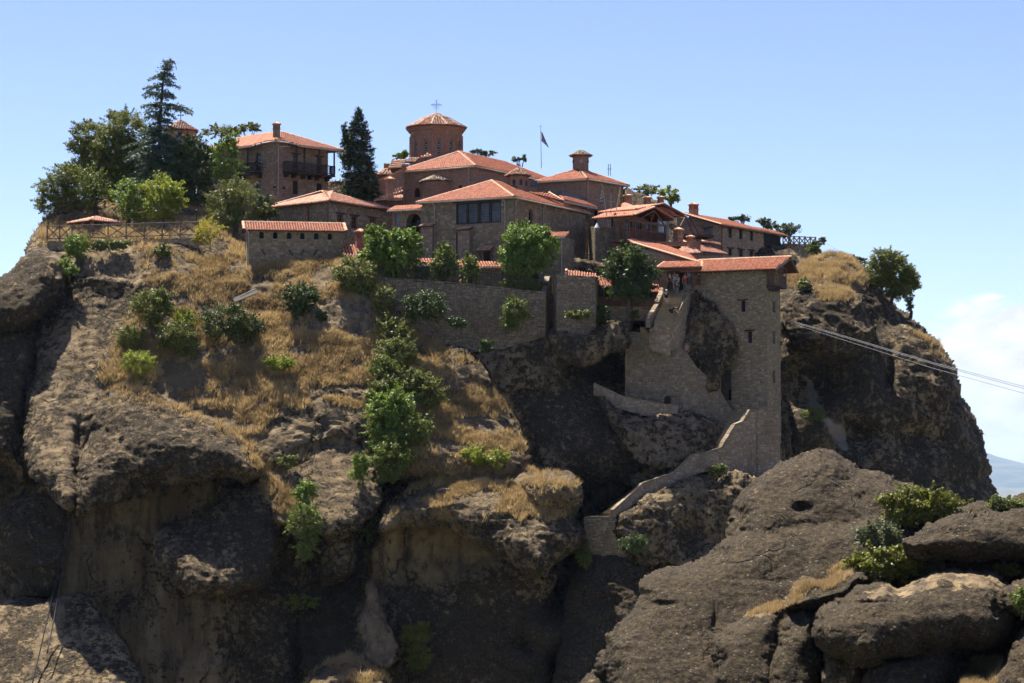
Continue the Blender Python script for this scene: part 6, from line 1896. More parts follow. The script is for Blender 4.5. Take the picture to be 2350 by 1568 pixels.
# iron railing on the terrace
ro = empty('iron_railing', P(935, 642, 224.6), 'black iron railing on the long terrace wall', 'railing')
pts = [P(925, 641, 224.6), P(1060, 651, 224.2), P(1160, 662, 223.8), P(1247, 671, 223.6)]
for a, b in zip(pts, pts[1:]):
    n = max(1, round((b - a).length / 1.6))
    for i in range(n):
        p, q = a.lerp(b, i / n), a.lerp(b, (i + 1) / n)
        k = MB(); k.bar(p, p + ZV * 1.35, .05, .05); k.put('post', M_IRON, ro)
        k = MB(); k.bar(p + ZV * 1.25, q + ZV * 1.25, .035, .035); k.bar(p + ZV * .12, q + ZV * .12, .035, .035)
        for j in range(1, 13): x = p.lerp(q, j / 13); k.bar(x + ZV * .12, x + ZV * 1.25, .016, .016)
        k.put('rail_panel', M_IRON, ro)

def rustic_fence(label, tops, hh, n_each):
    o = empty('rustic_fence', P(*tops[0]), label, 'fence')
    for A, B, n in zip(tops, tops[1:], n_each):
        a, b = P(*A), P(*B)
        for i in range(n):
            p, q = a.lerp(b, i / n), a.lerp(b, (i + 1) / n)
            k = MB(); k.tube([p - ZV * .15, p + ZV * (hh + .08)], .07, 7); k.put('post', M_WOODG, o)
            for z0, z1, nm in ((hh, hh, 'rail'), (.12, .12, 'rail'), (.15, hh - .05, 'brace'), (hh - .05, .15, 'brace')):
                k = MB(); k.tube([p + ZV * z0, p.lerp(q, .5) + ZV * ((z0 + z1) / 2 + random.uniform(-.02, .02)), q + ZV * z1], .06, 6); k.put(nm, M_WOODG, o)
    k = MB(); e = P(*tops[-1]); k.tube([e, e + ZV * (hh + .08)], .07, 7); k.put('post', M_WOODG, o)
    return o
rustic_fence('grey rustic fence of crossed poles below the kiosk', [(108, 551, 231), (165, 550, 230.8), (455, 541, 231.4)], 1.35, (2, 7))
rustic_fence('small rustic fence of crossed poles beside the long house', [(1797, 562, 261.6), (1872, 565, 264.4)], .95, (6,))

# kiosk
c = P(211, 506, 235)
h = House('kiosk', 'open stone kiosk with low hipped tile roof by the rustic fence', 'kiosk', (c.x, c.y, c.z - 2.4), M_GREYSTONE)
C = P(211, 505, 233.6)
fl = Fac(C, dirv(45, -1), 3.3, C.z - 2.4, C.z); fr = Fac(C, dirv(45, 1), 3.3, C.z - 2.4, C.z)
for f, st in ((Fac(C, dirv(45, -1), 3.3, C.z - 2.4, C.z - 1.3), {}), (Fac(C, dirv(45, 1), 3.3, C.z - 2.4, C.z - 1.3), {})): f.st = st; h.facs.append(f)
h.finish(); R = hip(h, fl, fr, 17, .35, M_TILE_P); R.finish()
for f in (fl, fr):
    for s in (.1, 1.65, 3.2):
        k = MB(); k.box(f.pt(s, C.z - .75, -.12), f.d * .14, f.o * .14, ZV * .75); k.put('pillar', M_REDSTONE, h.o)
lm = MB(); p = P(451, 511, 236); lm.tube([p - ZV * .6, p + ZV * 1.0], .03, 6); lo = lm.top('lamp_post', M_IRON, 'slim black lamp post before the upper garden wall', 'lamp')
k = MB(); k.lathe(p + ZV * 1.0, [(.06, 0), (.11, .18), (.13, .2), (.02, .32)], 8); k.put('lantern_head', M_IRON, lo)

# ------------------------------------------------------------------ flags, cables, loose things
M_BLUE = plain('flag_blue', (.035, .065, .26), (.022, .04, .17), .8, 5, .1)
M_YEL = plain('flag_yellow', (.62, .42, .03), (.45, .30, .02), .8, 5, .1)
M_POLE = plain('pale_pole', (.42, .40, .38), (.30, .285, .27), .5, 5, .1)
def flag(name, label, base, top, outline, Y, mats, r=.04, cr=True):
    a, b = P(*base), P(*top)
    k = MB(); k.tube([a, b], [r, r * .7], 7)
    o = k.top(name, M_POLE, label, 'flag')
    if cr:
        k = MB(); k.bar(b, b + ZV * .5, .03, .03); k.bar(b + ZV * .32 - Vector((.18, 0, 0)), b + ZV * .32 + Vector((.18, 0, 0)), .03, .03); k.put('finial_cross', M_POLE, o)
    # cloth: two edge curves of the hanging flag, nine stripes between them
    A, B = outline
    n, m = 9, 10
    V, F, MI = [], [], []
    for i in range(n + 1):
        for j in range(m + 1):
            p0, p1 = np.array(A), np.array(B)
            ta = np.interp(i / n, np.linspace(0, 1, len(p0)), p0[:, 0]), np.interp(i / n, np.linspace(0, 1, len(p0)), p0[:, 1])
            tb = np.interp(i / n, np.linspace(0, 1, len(p1)), p1[:, 0]), np.interp(i / n, np.linspace(0, 1, len(p1)), p1[:, 1])
            u, v = ta[0] + (tb[0] - ta[0]) * j / m, ta[1] + (tb[1] - ta[1]) * j / m
            V.append(P(u, v, Y + .12 * math.sin(j * 1.9 + i * .4)))
    for i in range(n):
        for j in range(m):
            F.append((i * (m + 1) + j, i * (m + 1) + j + 1, (i + 1) * (m + 1) + j + 1, (i + 1) * (m + 1) + j))
            canton = i < 5 and j < 4
            MI.append((0 if not (i == 2 or j in (1, 2)) else 1) if canton else i % 2)
    me = bpy.data.meshes.new('cloth'); me.from_pydata([tuple(p) for p in V], [], F)
    for mt in mats: me.materials.append(mt)
    me.polygons.foreach_set('material_index', np.array(MI, np.int32) if len(mats) > 1 else np.zeros(len(F), np.int32))
    me.update(); put('cloth', me, None, o)
    return o
flag('flagpole', 'tall flagpole with drooping blue and white striped flag behind the church roof', (*q3(2247, 800), 258), (*q3(2240, 345), 258), ([q3(2246, 375), q3(2246, 480)], [q3(2260, 385), q3(2338, 565)]), 258, (M_BLUE, M_WHITE))
flag('leaning_flagpole', 'leaning white pole with limp blue and white flag before the lantern building', (*q4(1275, 1500), 235.6), (*q4(1195, 980), 235.9), ([q4(1198, 1030), q4(1206, 1210)], [q4(1190, 1050), q4(1180, 1225)]), 235.6, (M_BLUE, M_WHITE), .045, False)
o = flag('leaning_flagpole', 'leaning white pole with limp yellow flag before the lantern building', (*q4(1328, 1500), 235.6), (*q4(1415, 1015), 235.9), ([q4(1412, 1055), q4(1395, 1235)], [q4(1420, 1065), q4(1420, 1190)]), 235.6, (M_YEL,), .045, False)
k = MB(); em = P(*q4(1410, 1150), 235.4)
for s in (-1, 1): k.tube([em + Vector((s * .03, 0, -.12)), em + Vector((s * .12, 0, .02)), em + Vector((s * .04, 0, .10)), em + Vector((s * .07, 0, .17))], [.02, .03, .025, .012], 5)
k.put('emblem', M_IRON, o)
k = MB(); p = P(*q4(1303, 1500), 235.5); k.bar(p, P(*q4(1303, 1105), 235.5), .05, .05); k.bar(P(*q4(1262, 1193), 235.5), P(*q4(1348, 1197), 235.5), .05, .05)
k.top('tall_cross', M_POLE, 'tall thin white cross between the two leaning flagpoles', 'cross')
k = MB(); p = P(1370, 524, 235.8); k.lathe(p, [(.28, 0), (.27, .06), (.02, .55)], 9); k.top('pointed_cap', M_WHITE, 'small white pointed cap on the wall below the flagpoles', 'cap')

def cable(label, pts, r, mat, name='cable', group=None):
    P3 = [P(*p) for p in pts]
    out = []
    for i in range(len(P3) - 1):
        for k_ in range(8): out.append(P3[i].lerp(P3[i + 1], k_ / 8))
    out.append(P3[-1])
    k = MB(); k.tube(out, r, 5)
    return k.top(name, mat, label, 'cable', group, smooth=True)
M_STEEL = plain('steel_cable', (.30, .29, .28), (.20, .19, .185), .45, 8, .1, .5)
cable('upper of the three cables running from the tower into the valley', [(1790, 729, 226), (1950, 775, 205), (2140, 832, 180), (2380, 895, 155)], .02, M_STEEL, group='cableway cables')
cable('middle of the three cables running from the tower into the valley', [(1790, 731, 226.4), (1950, 778, 205.5), (2140, 835, 180.5), (2380, 900, 155.5)], .02, M_STEEL, group='cableway cables')
cable('lowest of the three cables running from the tower into the valley', [(1790, 734, 226.8), (1950, 785, 206), (2140, 845, 181), (2380, 911, 156)], .017, M_STEEL, group='cableway cables')
cable('black hose hanging down the cliff at the far west', [(166, 1150, 209), (150, 1235, 208), (118, 1380, 206), (72, 1580, 200)], .06, M_IRON, 'hose')
cable('olive pipe hanging beside the black hose on the cliff', [(168, 1155, 209), (156, 1240, 208), (128, 1400, 205.5), (108, 1500, 202)], .06, M_WOODD, 'hose')
def plank(label, a, b, w, t, mat, name='board', n=1):
    a, b = P(*a), P(*b); k = MB(); k.bar(a, b, w, t, up=(0, -.6, .8)); return k.top(name, mat, label, 'board')
plank('old dark boards lying in the dry grass of the slope', (536, 690, 222.2), (590, 668, 223.0), .7, .08, M_WOODD)
plank('pale pole lying on the dark boards in the grass', (552, 680, 222.0), (586, 664, 222.5), .1, .1, M_WOODG)
plank('white plank standing on the dark rock below the big shrub', (756, 1112, 213.4), (771, 1152, 213), .2, .08, M_WHITE)
k = MB(); k.box(P(258, 905, 211.2), Vector((.22, 0, 0)), Vector((0, .15, 0)), ZV * .1); k.top('white_box', M_WHITE, 'small white box on the rock at the edge of the grass', 'box')
cable('green hose end at the top of the bare rock', [(1068 * .0 + 835, 668, 223.2), (833, 680, 222.9), (826, 686, 222.8)], .06, plain('green_hose', (.02, .16, .10), (.015, .11, .07), .5, 6, .1), 'hose')
# ------------------------------------------------------------------ plants
def leaf_material(name, dark, light, trans=.35, tone=None):
    t = NT(name)
    p = t.pos()
    col = t.mix(t.ramp(t.attr('tint'), 0.0, 1.0, smooth=False), dark, light)
    col = t.mix(t.ramp(t.noise(1.3, 3, .6, p), .45, .8, 0, .5), col, tone or tuple(.5 * (a + b) * c for a, b, c in zip(dark, light, (1.25, .95, .7))))
    d = t.node('ShaderNodeBsdfPrincipled'); t.set(d, 'Base Color', col); t.set(d, 'Roughness', .55); t.set(d, 'Specular IOR Level', .35)
    tr = t.node('ShaderNodeBsdfTranslucent'); t.set(tr, 'Color', t.mix(.5, col, tuple(min(1, x * 1.6) for x in light)))
    ms = t.node('ShaderNodeMixShader'); t.set(ms, 0, trans)
    t.l.new(d.outputs[0], ms.inputs[1]); t.l.new(tr.outputs[0], ms.inputs[2]); t.l.new(ms.outputs[0], t.out.inputs['Surface'])
    return t.m
LM = {
    'bright': leaf_material('bright_green_leaf', (.060, .100, .012), (.185, .260, .032), .30),
    'lime': leaf_material('yellow_green_leaf', (.105, .135, .012), (.25, .285, .035), .45),
    'mid': leaf_material('green_leaf', (.050, .072, .010), (.150, .185, .026), .26),
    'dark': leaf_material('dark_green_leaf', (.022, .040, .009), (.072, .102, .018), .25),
    'pine': leaf_material('pine_needle', (.050, .070, .008), (.165, .180, .022), .25),
    'cedar': leaf_material('cedar_needle', (.024, .044, .022), (.080, .115, .058), .2),
    'cypress': leaf_material('cypress_spray', (.014, .028, .009), (.050, .072, .018), .18),
    'olive': leaf_material('grey_green_leaf', (.045, .060, .022), (.125, .140, .060), .3),
    'mix': leaf_material('dusty_green_leaf', (.065, .082, .013), (.175, .190, .036), .26, (.13, .10, .035)),
    'yellow': leaf_material('yellow_shrub_leaf', (.16, .15, .012), (.33, .30, .03), .45),
    'heath': leaf_material('heath_leaf', (.055, .070, .010), (.185, .190, .022), .3),
}
M_BARK = plain('bark', (.085, .065, .048), (.040, .030, .023), .9, 7, .6, stretch=(1, 1, .3))

def leaves(C, Rr, n, size, up=.25, slim=.55, shell=.55, tone=None, droop=0.0):
    """C (k,3) clump centres, Rr (k,3) radii, n leaves per clump -> leaf blades (4-point) with tones"""
    k = len(C)
    idx = np.repeat(np.arange(k), n)
    m = len(idx)
    d = RNG.normal(size=(m, 3)); d /= np.linalg.norm(d, axis=1, keepdims=True)
    r = shell + (1.12 - shell) * RNG.random(m) ** .75
    pos = C[idx] + d * Rr[idx] * r[:, None]
    nrm = d * .9 + RNG.normal(size=(m, 3)) * .55 + np.array([0, 0, up])
    nrm /= np.linalg.norm(nrm, axis=1, keepdims=True)
    a = RNG.normal(size=(m, 3)) + np.array([0, 0, -droop])
    a -= nrm * (a * nrm).sum(1, keepdims=True); a /= np.linalg.norm(a, axis=1, keepdims=True) + 1e-9
    b = np.cross(nrm, a)
    s = size * RNG.uniform(.65, 1.35, m)[:, None]
    V = np.stack([pos - a * s, pos + b * s * slim - a * s * .1, pos + a * s, pos - b * s * slim + a * s * .1], 1)
    ct = RNG.random(k) if tone is None else tone
    T = np.clip(.6 * ct[idx] + .55 * RNG.random(m) - .05, 0, 1)
    return V, T

QUAD = np.array([(0, 1, 2, 3)])
def sample_clumps(ells, Y, csize, dens, depth):
    """clump centres spread through the crown's volume, denser towards its skin"""
    C, R = [], []
    for (u, v, ru, rv) in ells:
        c = P(u, v, Y); ppm = FPX / Y
        a, b = ru / ppm, rv / ppm
        dd = min(a, b * 1.3) * depth if a > b else a * depth
        n = max(4, int(dens * 1.9 * (a * b * 3.1 + a * dd) / (csize * csize * 2.6)))
        d = RNG.normal(size=(n, 3)); d /= np.linalg.norm(d, axis=1, keepdims=True)
        r = (.42 + .58 * RNG.random(n) ** .5)[:, None] * RNG.uniform(.9, 1.16, (n, 1))
        q = d * r * (np.array([a, dd, b]) - csize * .35).clip(.05)
        C.append(np.array(c) + q)
        R.append(csize * RNG.uniform(.55, 1.7, (n, 3)) * np.array([1.1, 1.1, .75]))
    return np.concatenate(C), np.concatenate(R)

def tree(name, label, kind, ells, Y, base=None, cat='tree', csize=.55, dens=1.0, n=95, size=.125, slim=.55, depth=.9, trunk=.16, group=None, droop=0., shell=.5, limbs=7):
    C, R = sample_clumps(ells, Y, csize * .74, dens, depth)
    cu, cv = ells[0][0], max(e[1] + e[3] for e in ells)
    bs = P(*(base or (cu, cv)), Y) if not isinstance(base, Vector) else base
    o = empty(name, bs, label, cat, group)
    SC_, SR_ = [], []                                            # shoots that break the outline
    for (u, v, ru, rv) in ells:
        ppm = FPX / Y; c = np.array(P(u, v, Y))
        ns = int(4 + 5.5 * (ru + rv) / ppm)
        for _ in range(ns):
            d = RNG.normal(size=3) + np.array([0, -.2, .35]); d /= np.linalg.norm(d)
            tip = RNG.uniform(1.08, 1.42)
            for t_ in np.linspace(.7, tip, 7):
                SC_.append(c + d * np.array([ru, min(ru, rv) * depth, rv]) / ppm * t_ + RNG.normal(0, .03, 3)); SR_.append([.13 * (1.35 - .5 * t_)] * 3)
    Vs, Ts = leaves(np.array(SC_), np.array(SR_), 7, size * .95, slim=slim, droop=droop, shell=.1)
    V, T = leaves(C, R, int(n * .77), size * .9, slim=slim, droop=droop, shell=.2)
    pl = Pile(); pl.add(V, QUAD, T); pl.add(Vs, QUAD, Ts)
    put('crown', pl.mesh('crown'), LM[kind], o)
    if trunk:
        k = MB()
        mid = Vector(C.mean(0)); ax = bs.lerp(mid, .45) + Vector((.1, 0, 0))
        k.tube([bs - ZV * .5, bs.lerp(ax, .5) + Vector((trunk * .4, 0, 0)), ax], [trunk * 1.2, trunk, trunk * .75], 7)
        for i in RNG.choice(len(C), min(limbs, len(C)), replace=False):
            t_ = Vector(C[i]); k.tube([ax - ZV * .1, ax.lerp(t_, .5) + ZV * .15, t_], [trunk * .5, trunk * .3, trunk * .1], 5)
        k.put('trunk', M_BARK, o)
    return o

def at_rock(u, v, g=None):
    g = g or main
    i, j = int(round((v - g['v0']) / g['step'])), int(round((u - g['u0']) / g['step']))
    return Vector(g['p'][i, j])

def shrub(label, kind, u, v, ru, rv, g=None, more=(), csize=.42, n=80, size=.105, dens=1.1, name='shrub', group=None, lift=.0, **kw):
    b = at_rock(u, min(v + rv * .8, 1560), g)
    c = at_rock(u, v, g)
    ru, rv = ru * 1.18, rv * 1.15
    Y = min(b.y, c.y) - .5 * ru / (FPX / b.y) - .25 - lift
    return tree(name, label, kind, [(u, v, ru, rv), *more], Y, b, 'shrub', csize, dens, n, size, trunk=.05, group=group, limbs=5, depth=.75, **kw)

# --- trees on the west side
tree('pine_tree', 'broad dark pine at the western edge of the tree group', 'pine', [(205, 305, 44, 28), (190, 335, 36, 26), (228, 350, 50, 34), (205, 380, 45, 30), (190, 400, 40, 26), (230, 410, 45, 40)], 250, (215, 470), n=75, dens=1.25, size=.17, slim=.25)
tree('pine_tree', 'tall dense pine beside the cedar', 'pine', [(285, 298, 52, 44), (262, 345, 58, 50), (305, 370, 55, 50), (270, 400, 62, 42), (330, 420, 50, 50), (280, 440, 60, 36)], 249, (285, 470), n=75, dens=1.25, size=.17, slim=.25)
tree('pine_tree', 'thin brownish pine top showing above the dense pine', 'heath', [(266, 263, 20, 9), (258, 272, 14, 8)], 254, (262, 400), csize=.4, dens=.7, n=30, size=.13, slim=.25)
tree('pine_tree', 'low pale pine leaning over the western cliff edge', 'pine', [(160, 400, 48, 28), (128, 432, 46, 30), (112, 468, 32, 28), (185, 435, 40, 32), (150, 460, 45, 28)], 243, (150, 490), n=70, dens=1.2, size=.15, slim=.28)
tree('young_tree', 'thin-leaved green tree below the pines', 'mid', [(215, 420, 30, 40), (205, 455, 25, 22), (240, 445, 25, 25)], 241, (218, 490), dens=.8, n=36)
tree('round_tree', 'small round green tree behind the rustic fence', 'bright', [(290, 445, 34, 36), (300, 480, 30, 28)], 237, (292, 520), n=50)
tree('round_tree', 'bright yellow-green round tree behind the rustic fence', 'lime', [(368, 438, 46, 38), (365, 475, 54, 32), (395, 455, 28, 30)], 236.5, (372, 520), n=55)
tree('broadleaf_tree', 'dark broadleaf tree in front of the balcony house', 'dark', [(420, 370, 40, 40), (440, 350, 48, 40), (458, 390, 48, 50), (440, 435, 58, 44), (400, 420, 45, 50)], 244.5, (462, 500), n=55)
tree('broadleaf_tree', 'slender sunlit tree against the balcony house wall', 'bright', [(530, 318, 16, 16), (520, 345, 28, 22), (522, 378, 36, 28), (515, 402, 32, 22)], 243.5, (522, 500), n=48)
tree('olive_tree', 'wide grey-green tree above the annex roof', 'mix', [(545, 445, 50, 32), (520, 470, 48, 32), (565, 478, 50, 32)], 236.8, (548, 545), n=60, size=.13, slim=.35)
tree('young_tree', 'small glossy dark tree between annex roof and olive tree', 'dark', [(600, 470, 26, 22), (610, 490, 24, 14)], 237.5, (605, 530))
tree('garden_shrub', 'dark clipped shrub under the wide grey-green tree', 'mid', [(535, 508, 20, 20)], 235.4, (535, 530), 'shrub', trunk=.06)
tree('garden_shrub', 'bright yellow broom shrub at the end of the fence', 'yellow', [(482, 522, 30, 24), (470, 545, 25, 14)], 230.5, (482, 565), 'shrub', n=55, size=.11, slim=.3, trunk=.05)
tree('umbrella_pine', 'rounded pine crown behind the chapel and house roofs', 'pine', [(505, 302, 38, 15)], 275, (505, 400), n=60, size=.16, slim=.3)
tree('broadleaf_tree', 'spotty crown just behind the balcony house ridge', 'heath', [(572, 293, 27, 9), (548, 300, 16, 8)], 272, (570, 380), csize=.4, n=34)
def conifer():
    Y = 245.0
    foot, tip = P(366, 505, Y), P(380, 150, Y)
    o = empty('cedar_tree', foot, 'tall cedar with drooping tiers and bent tip behind the round trees', 'tree')
    k = MB(); pts = [foot, P(366, 380, Y), P(368, 260, Y), P(374, 190, Y), tip, P(388, 140, Y)]
    k.tube(pts, [.32, .26, .17, .10, .05, .02], 8); k.put('trunk', M_BARK, o)
    prof = [(148, 6, 14), (165, 16, 20), (185, 30, 26), (205, 34, 34), (228, 34, 40), (250, 50, 70), (275, 30, 30), (300, 68, 40), (330, 66, 60), (355, 80, 72), (385, 66, 78), (415, 96, 86), (440, 86, 80), (465, 112, 84)]
    Vs, Ts = [], []
    br = MB()
    dense = []
    for (a0, b0, c0), (a1, b1, c1) in zip(prof, prof[1:]): dense += [(a0, b0, c0), ((a0 + a1) / 2, (b0 + b1) * .42, (c0 + c1) * .42)]
    for v, wl_, wr_ in prof + dense[15::2]:
        z = P(370, v, Y); tx = np.interp(v, [140, 190, 260, 500], [385, 374, 368, 366])
        n_ = 7 if v < 240 else 11
        for i in range(n_):
            a = 2 * math.pi * (i + RNG.random() * .5) / n_
            ln = (wr_ if math.cos(a) > 0 else wl_) / (FPX / Y) * (abs(math.cos(a)) * .95 + abs(math.sin(a)) * .75) * RNG.uniform(.5, 1.15)
            s = P(tx, v + RNG.uniform(-14, 12), Y)
            d = Vector((math.cos(a), math.sin(a), 0))
            n2 = max(6, int(ln / .16))
            path = [s + d * (ln * t_) + ZV * (ln * (.30 * t_ - .42 * t_ * t_)) for t_ in np.linspace(0, 1, n2)]
            br.tube(path[::max(1, n2 // 4)], .03, 4, cap=False)
            for t_, q in zip(np.linspace(0, 1, n2), path):
                if t_ < .12: continue
                m = 13
                w_ = .10 + .30 * math.sin(math.pi * min(1, t_ * .9 + .1))
                sd = d.cross(ZV)
                pos = np.array(q) + RNG.normal(0, 1, (m, 1)) * np.array(sd) * w_ + RNG.normal(0, .05, (m, 3))
                dr = np.array(d) * .55 + np.array([0, 0, -.55]) + RNG.normal(0, .38, (m, 3))
                dr /= np.linalg.norm(dr, axis=1, keepdims=True)
                L_ = RNG.uniform(.16, .40, (m, 1))
                sv = np.cross(dr, RNG.normal(size=(m, 3))); sv /= np.linalg.norm(sv, axis=1, keepdims=True)
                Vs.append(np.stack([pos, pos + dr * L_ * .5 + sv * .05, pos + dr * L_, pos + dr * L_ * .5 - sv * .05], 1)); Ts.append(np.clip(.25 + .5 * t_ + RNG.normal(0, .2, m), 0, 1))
    br.put('branches', M_BARK, o)
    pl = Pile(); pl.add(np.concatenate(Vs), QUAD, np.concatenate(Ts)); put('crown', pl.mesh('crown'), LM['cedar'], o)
conifer()
# --- cypress and the trees about the church
tree('cypress_tree', 'tall dark cypress with a side spire between house and church', 'cypress',
     [(822, 266, 11, 18), (822, 290, 20, 22), (822, 318, 28, 28), (822, 350, 34, 32), (824, 385, 40, 36), (826, 420, 43, 36), (826, 445, 42, 24), (790, 298, 6, 16), (796, 325, 12, 22), (798, 360, 18, 28)], 248, (826, 480), csize=.36, dens=1.5, n=46, size=.15, slim=.25, depth=.95, droop=-.8, trunk=.2)
tree('young_tree', 'leafy top showing between cypress and church dome', 'bright', [(922, 358, 18, 7), (930, 352, 9, 6)], 266, (922, 420), csize=.35, n=30)
tree('young_tree', 'sparse treetops behind the long church ridge', 'olive', [(1100, 349, 18, 5), (1122, 353, 16, 5)], 280, (1110, 420), csize=.32, n=22, dens=.8)
tree('young_tree', 'thin saplings rising beside the flagpole behind the ridge', 'olive', [(1185, 366, 12, 4), (1203, 364, 3, 8)], 280, (1195, 420), csize=.25, n=16, dens=.7)
tree('terrace_tree', 'bright broad-leaved tree at the western end of the terrace', 'bright', [(868, 548, 28, 34), (865, 585, 32, 30), (905, 560, 30, 32), (940, 552, 26, 26), (915, 592, 52, 30), (948, 575, 20, 20)], 226.4, (905, 645), n=56, size=.17)
tree('terrace_shrub', 'dark ivy shrub under the bright terrace tree', 'mid', [(905, 628, 42, 16)], 225.9, (905, 645), 'shrub', trunk=.05)
tree('terrace_shrub', 'small leafy bush behind the iron railing', 'olive', [(965, 628, 24, 14)], 225.9, (965, 645), 'shrub', trunk=.05)
tree('terrace_tree', 'upright green bush, larger of the two behind the railing', 'mid', [(1018, 580, 20, 22), (1016, 605, 30, 26), (1022, 620, 28, 22)], 226.2, (1018, 650), n=55, size=.13)
tree('terrace_tree', 'upright green bush, smaller of the two behind the railing', 'mid', [(1075, 600, 14, 20), (1076, 622, 22, 24)], 226.0, (1076, 655), n=55, size=.13)
tree('terrace_tree', 'big round green tree in front of the refectory corner', 'bright', [(1208, 545, 52, 34), (1196, 575, 50, 38), (1228, 572, 50, 36), (1205, 605, 52, 30), (1258, 558, 20, 20)], 225.6, (1215, 668), n=62, size=.15, dens=1.25)
tree('terrace_shrub', 'leafy undergrowth at the foot of the round green tree', 'mid', [(1195, 648, 42, 18), (1225, 655, 25, 12)], 224.9, (1200, 668), 'shrub', trunk=.05)
tree('magnolia_tree', 'dark glossy magnolia beside the upper stairs', 'dark', [(1440, 590, 42, 32), (1425, 625, 45, 36), (1465, 625, 42, 36), (1445, 665, 48, 34), (1480, 650, 25, 25)], 222.8, (1436, 738), n=52, size=.18, slim=.42, trunk=.17)
tree('clipped_shrub', 'round clipped shrub by the foot of the upper stairs', 'dark', [(1450, 722, 15, 15)], 223.2, (1450, 738), 'shrub', csize=.3, n=50, size=.09, trunk=.05)
# --- trees along the skyline to the east
tree('broadleaf_tree', 'yellowish tree on the skyline behind the guesthouse chimneys', 'heath', [(1486, 437, 27, 13)], 272, (1490, 480), csize=.45, n=40)
tree('broadleaf_tree', 'green tree on the skyline beside the yellowish one', 'lime', [(1535, 445, 24, 17), (1545, 458, 14, 12)], 268, (1540, 490), csize=.45, n=40)
tree('broadleaf_tree', 'small tree on the skyline above the long house ridge', 'olive', [(1706, 502, 17, 7), (1680, 502, 8, 4)], 275, (1706, 540), csize=.35, n=34)
tree('broadleaf_tree', 'second small tree on the skyline beyond the long house ridge', 'olive', [(1756, 508, 16, 7), (1770, 518, 16, 9)], 273, (1760, 550), csize=.38, n=36)
tree('broadleaf_tree', 'bushy tree on the skyline at the end of the long house', 'olive', [(1812, 527, 24, 13), (1795, 535, 18, 10)], 271, (1812, 560), csize=.42, n=40)
tree('hill_shrub', 'green shrub at the far fence end', 'mid', [(1868, 572, 15, 17)], 260, (1868, 590), 'shrub', csize=.35, trunk=.05)
tree('hill_shrub', 'sparse grey saplings above the golden hilltop', 'olive', [(1885, 556, 12, 9), (1955, 595, 20, 8), (1975, 600, 14, 7)], 258, (1955, 605), 'shrub', csize=.3, n=22, dens=.7, trunk=.04)
tree('pine_tree', 'wide pine overhanging the eastern cliff', 'pine', [(2035, 602, 44, 30), (2055, 632, 48, 34), (2015, 632, 38, 28), (2060, 665, 34, 26), (2097, 655, 16, 9), (2085, 640, 20, 14)], 252, (2045, 690), n=80, dens=1.7, size=.16, slim=.3)
tree('young_tree', 'small dark fir on the cliff below the wide pine', 'dark', [(2086, 690, 10, 10), (2089, 705, 7, 9)], 250, (2090, 720), csize=.28, n=40, size=.12, slim=.25)

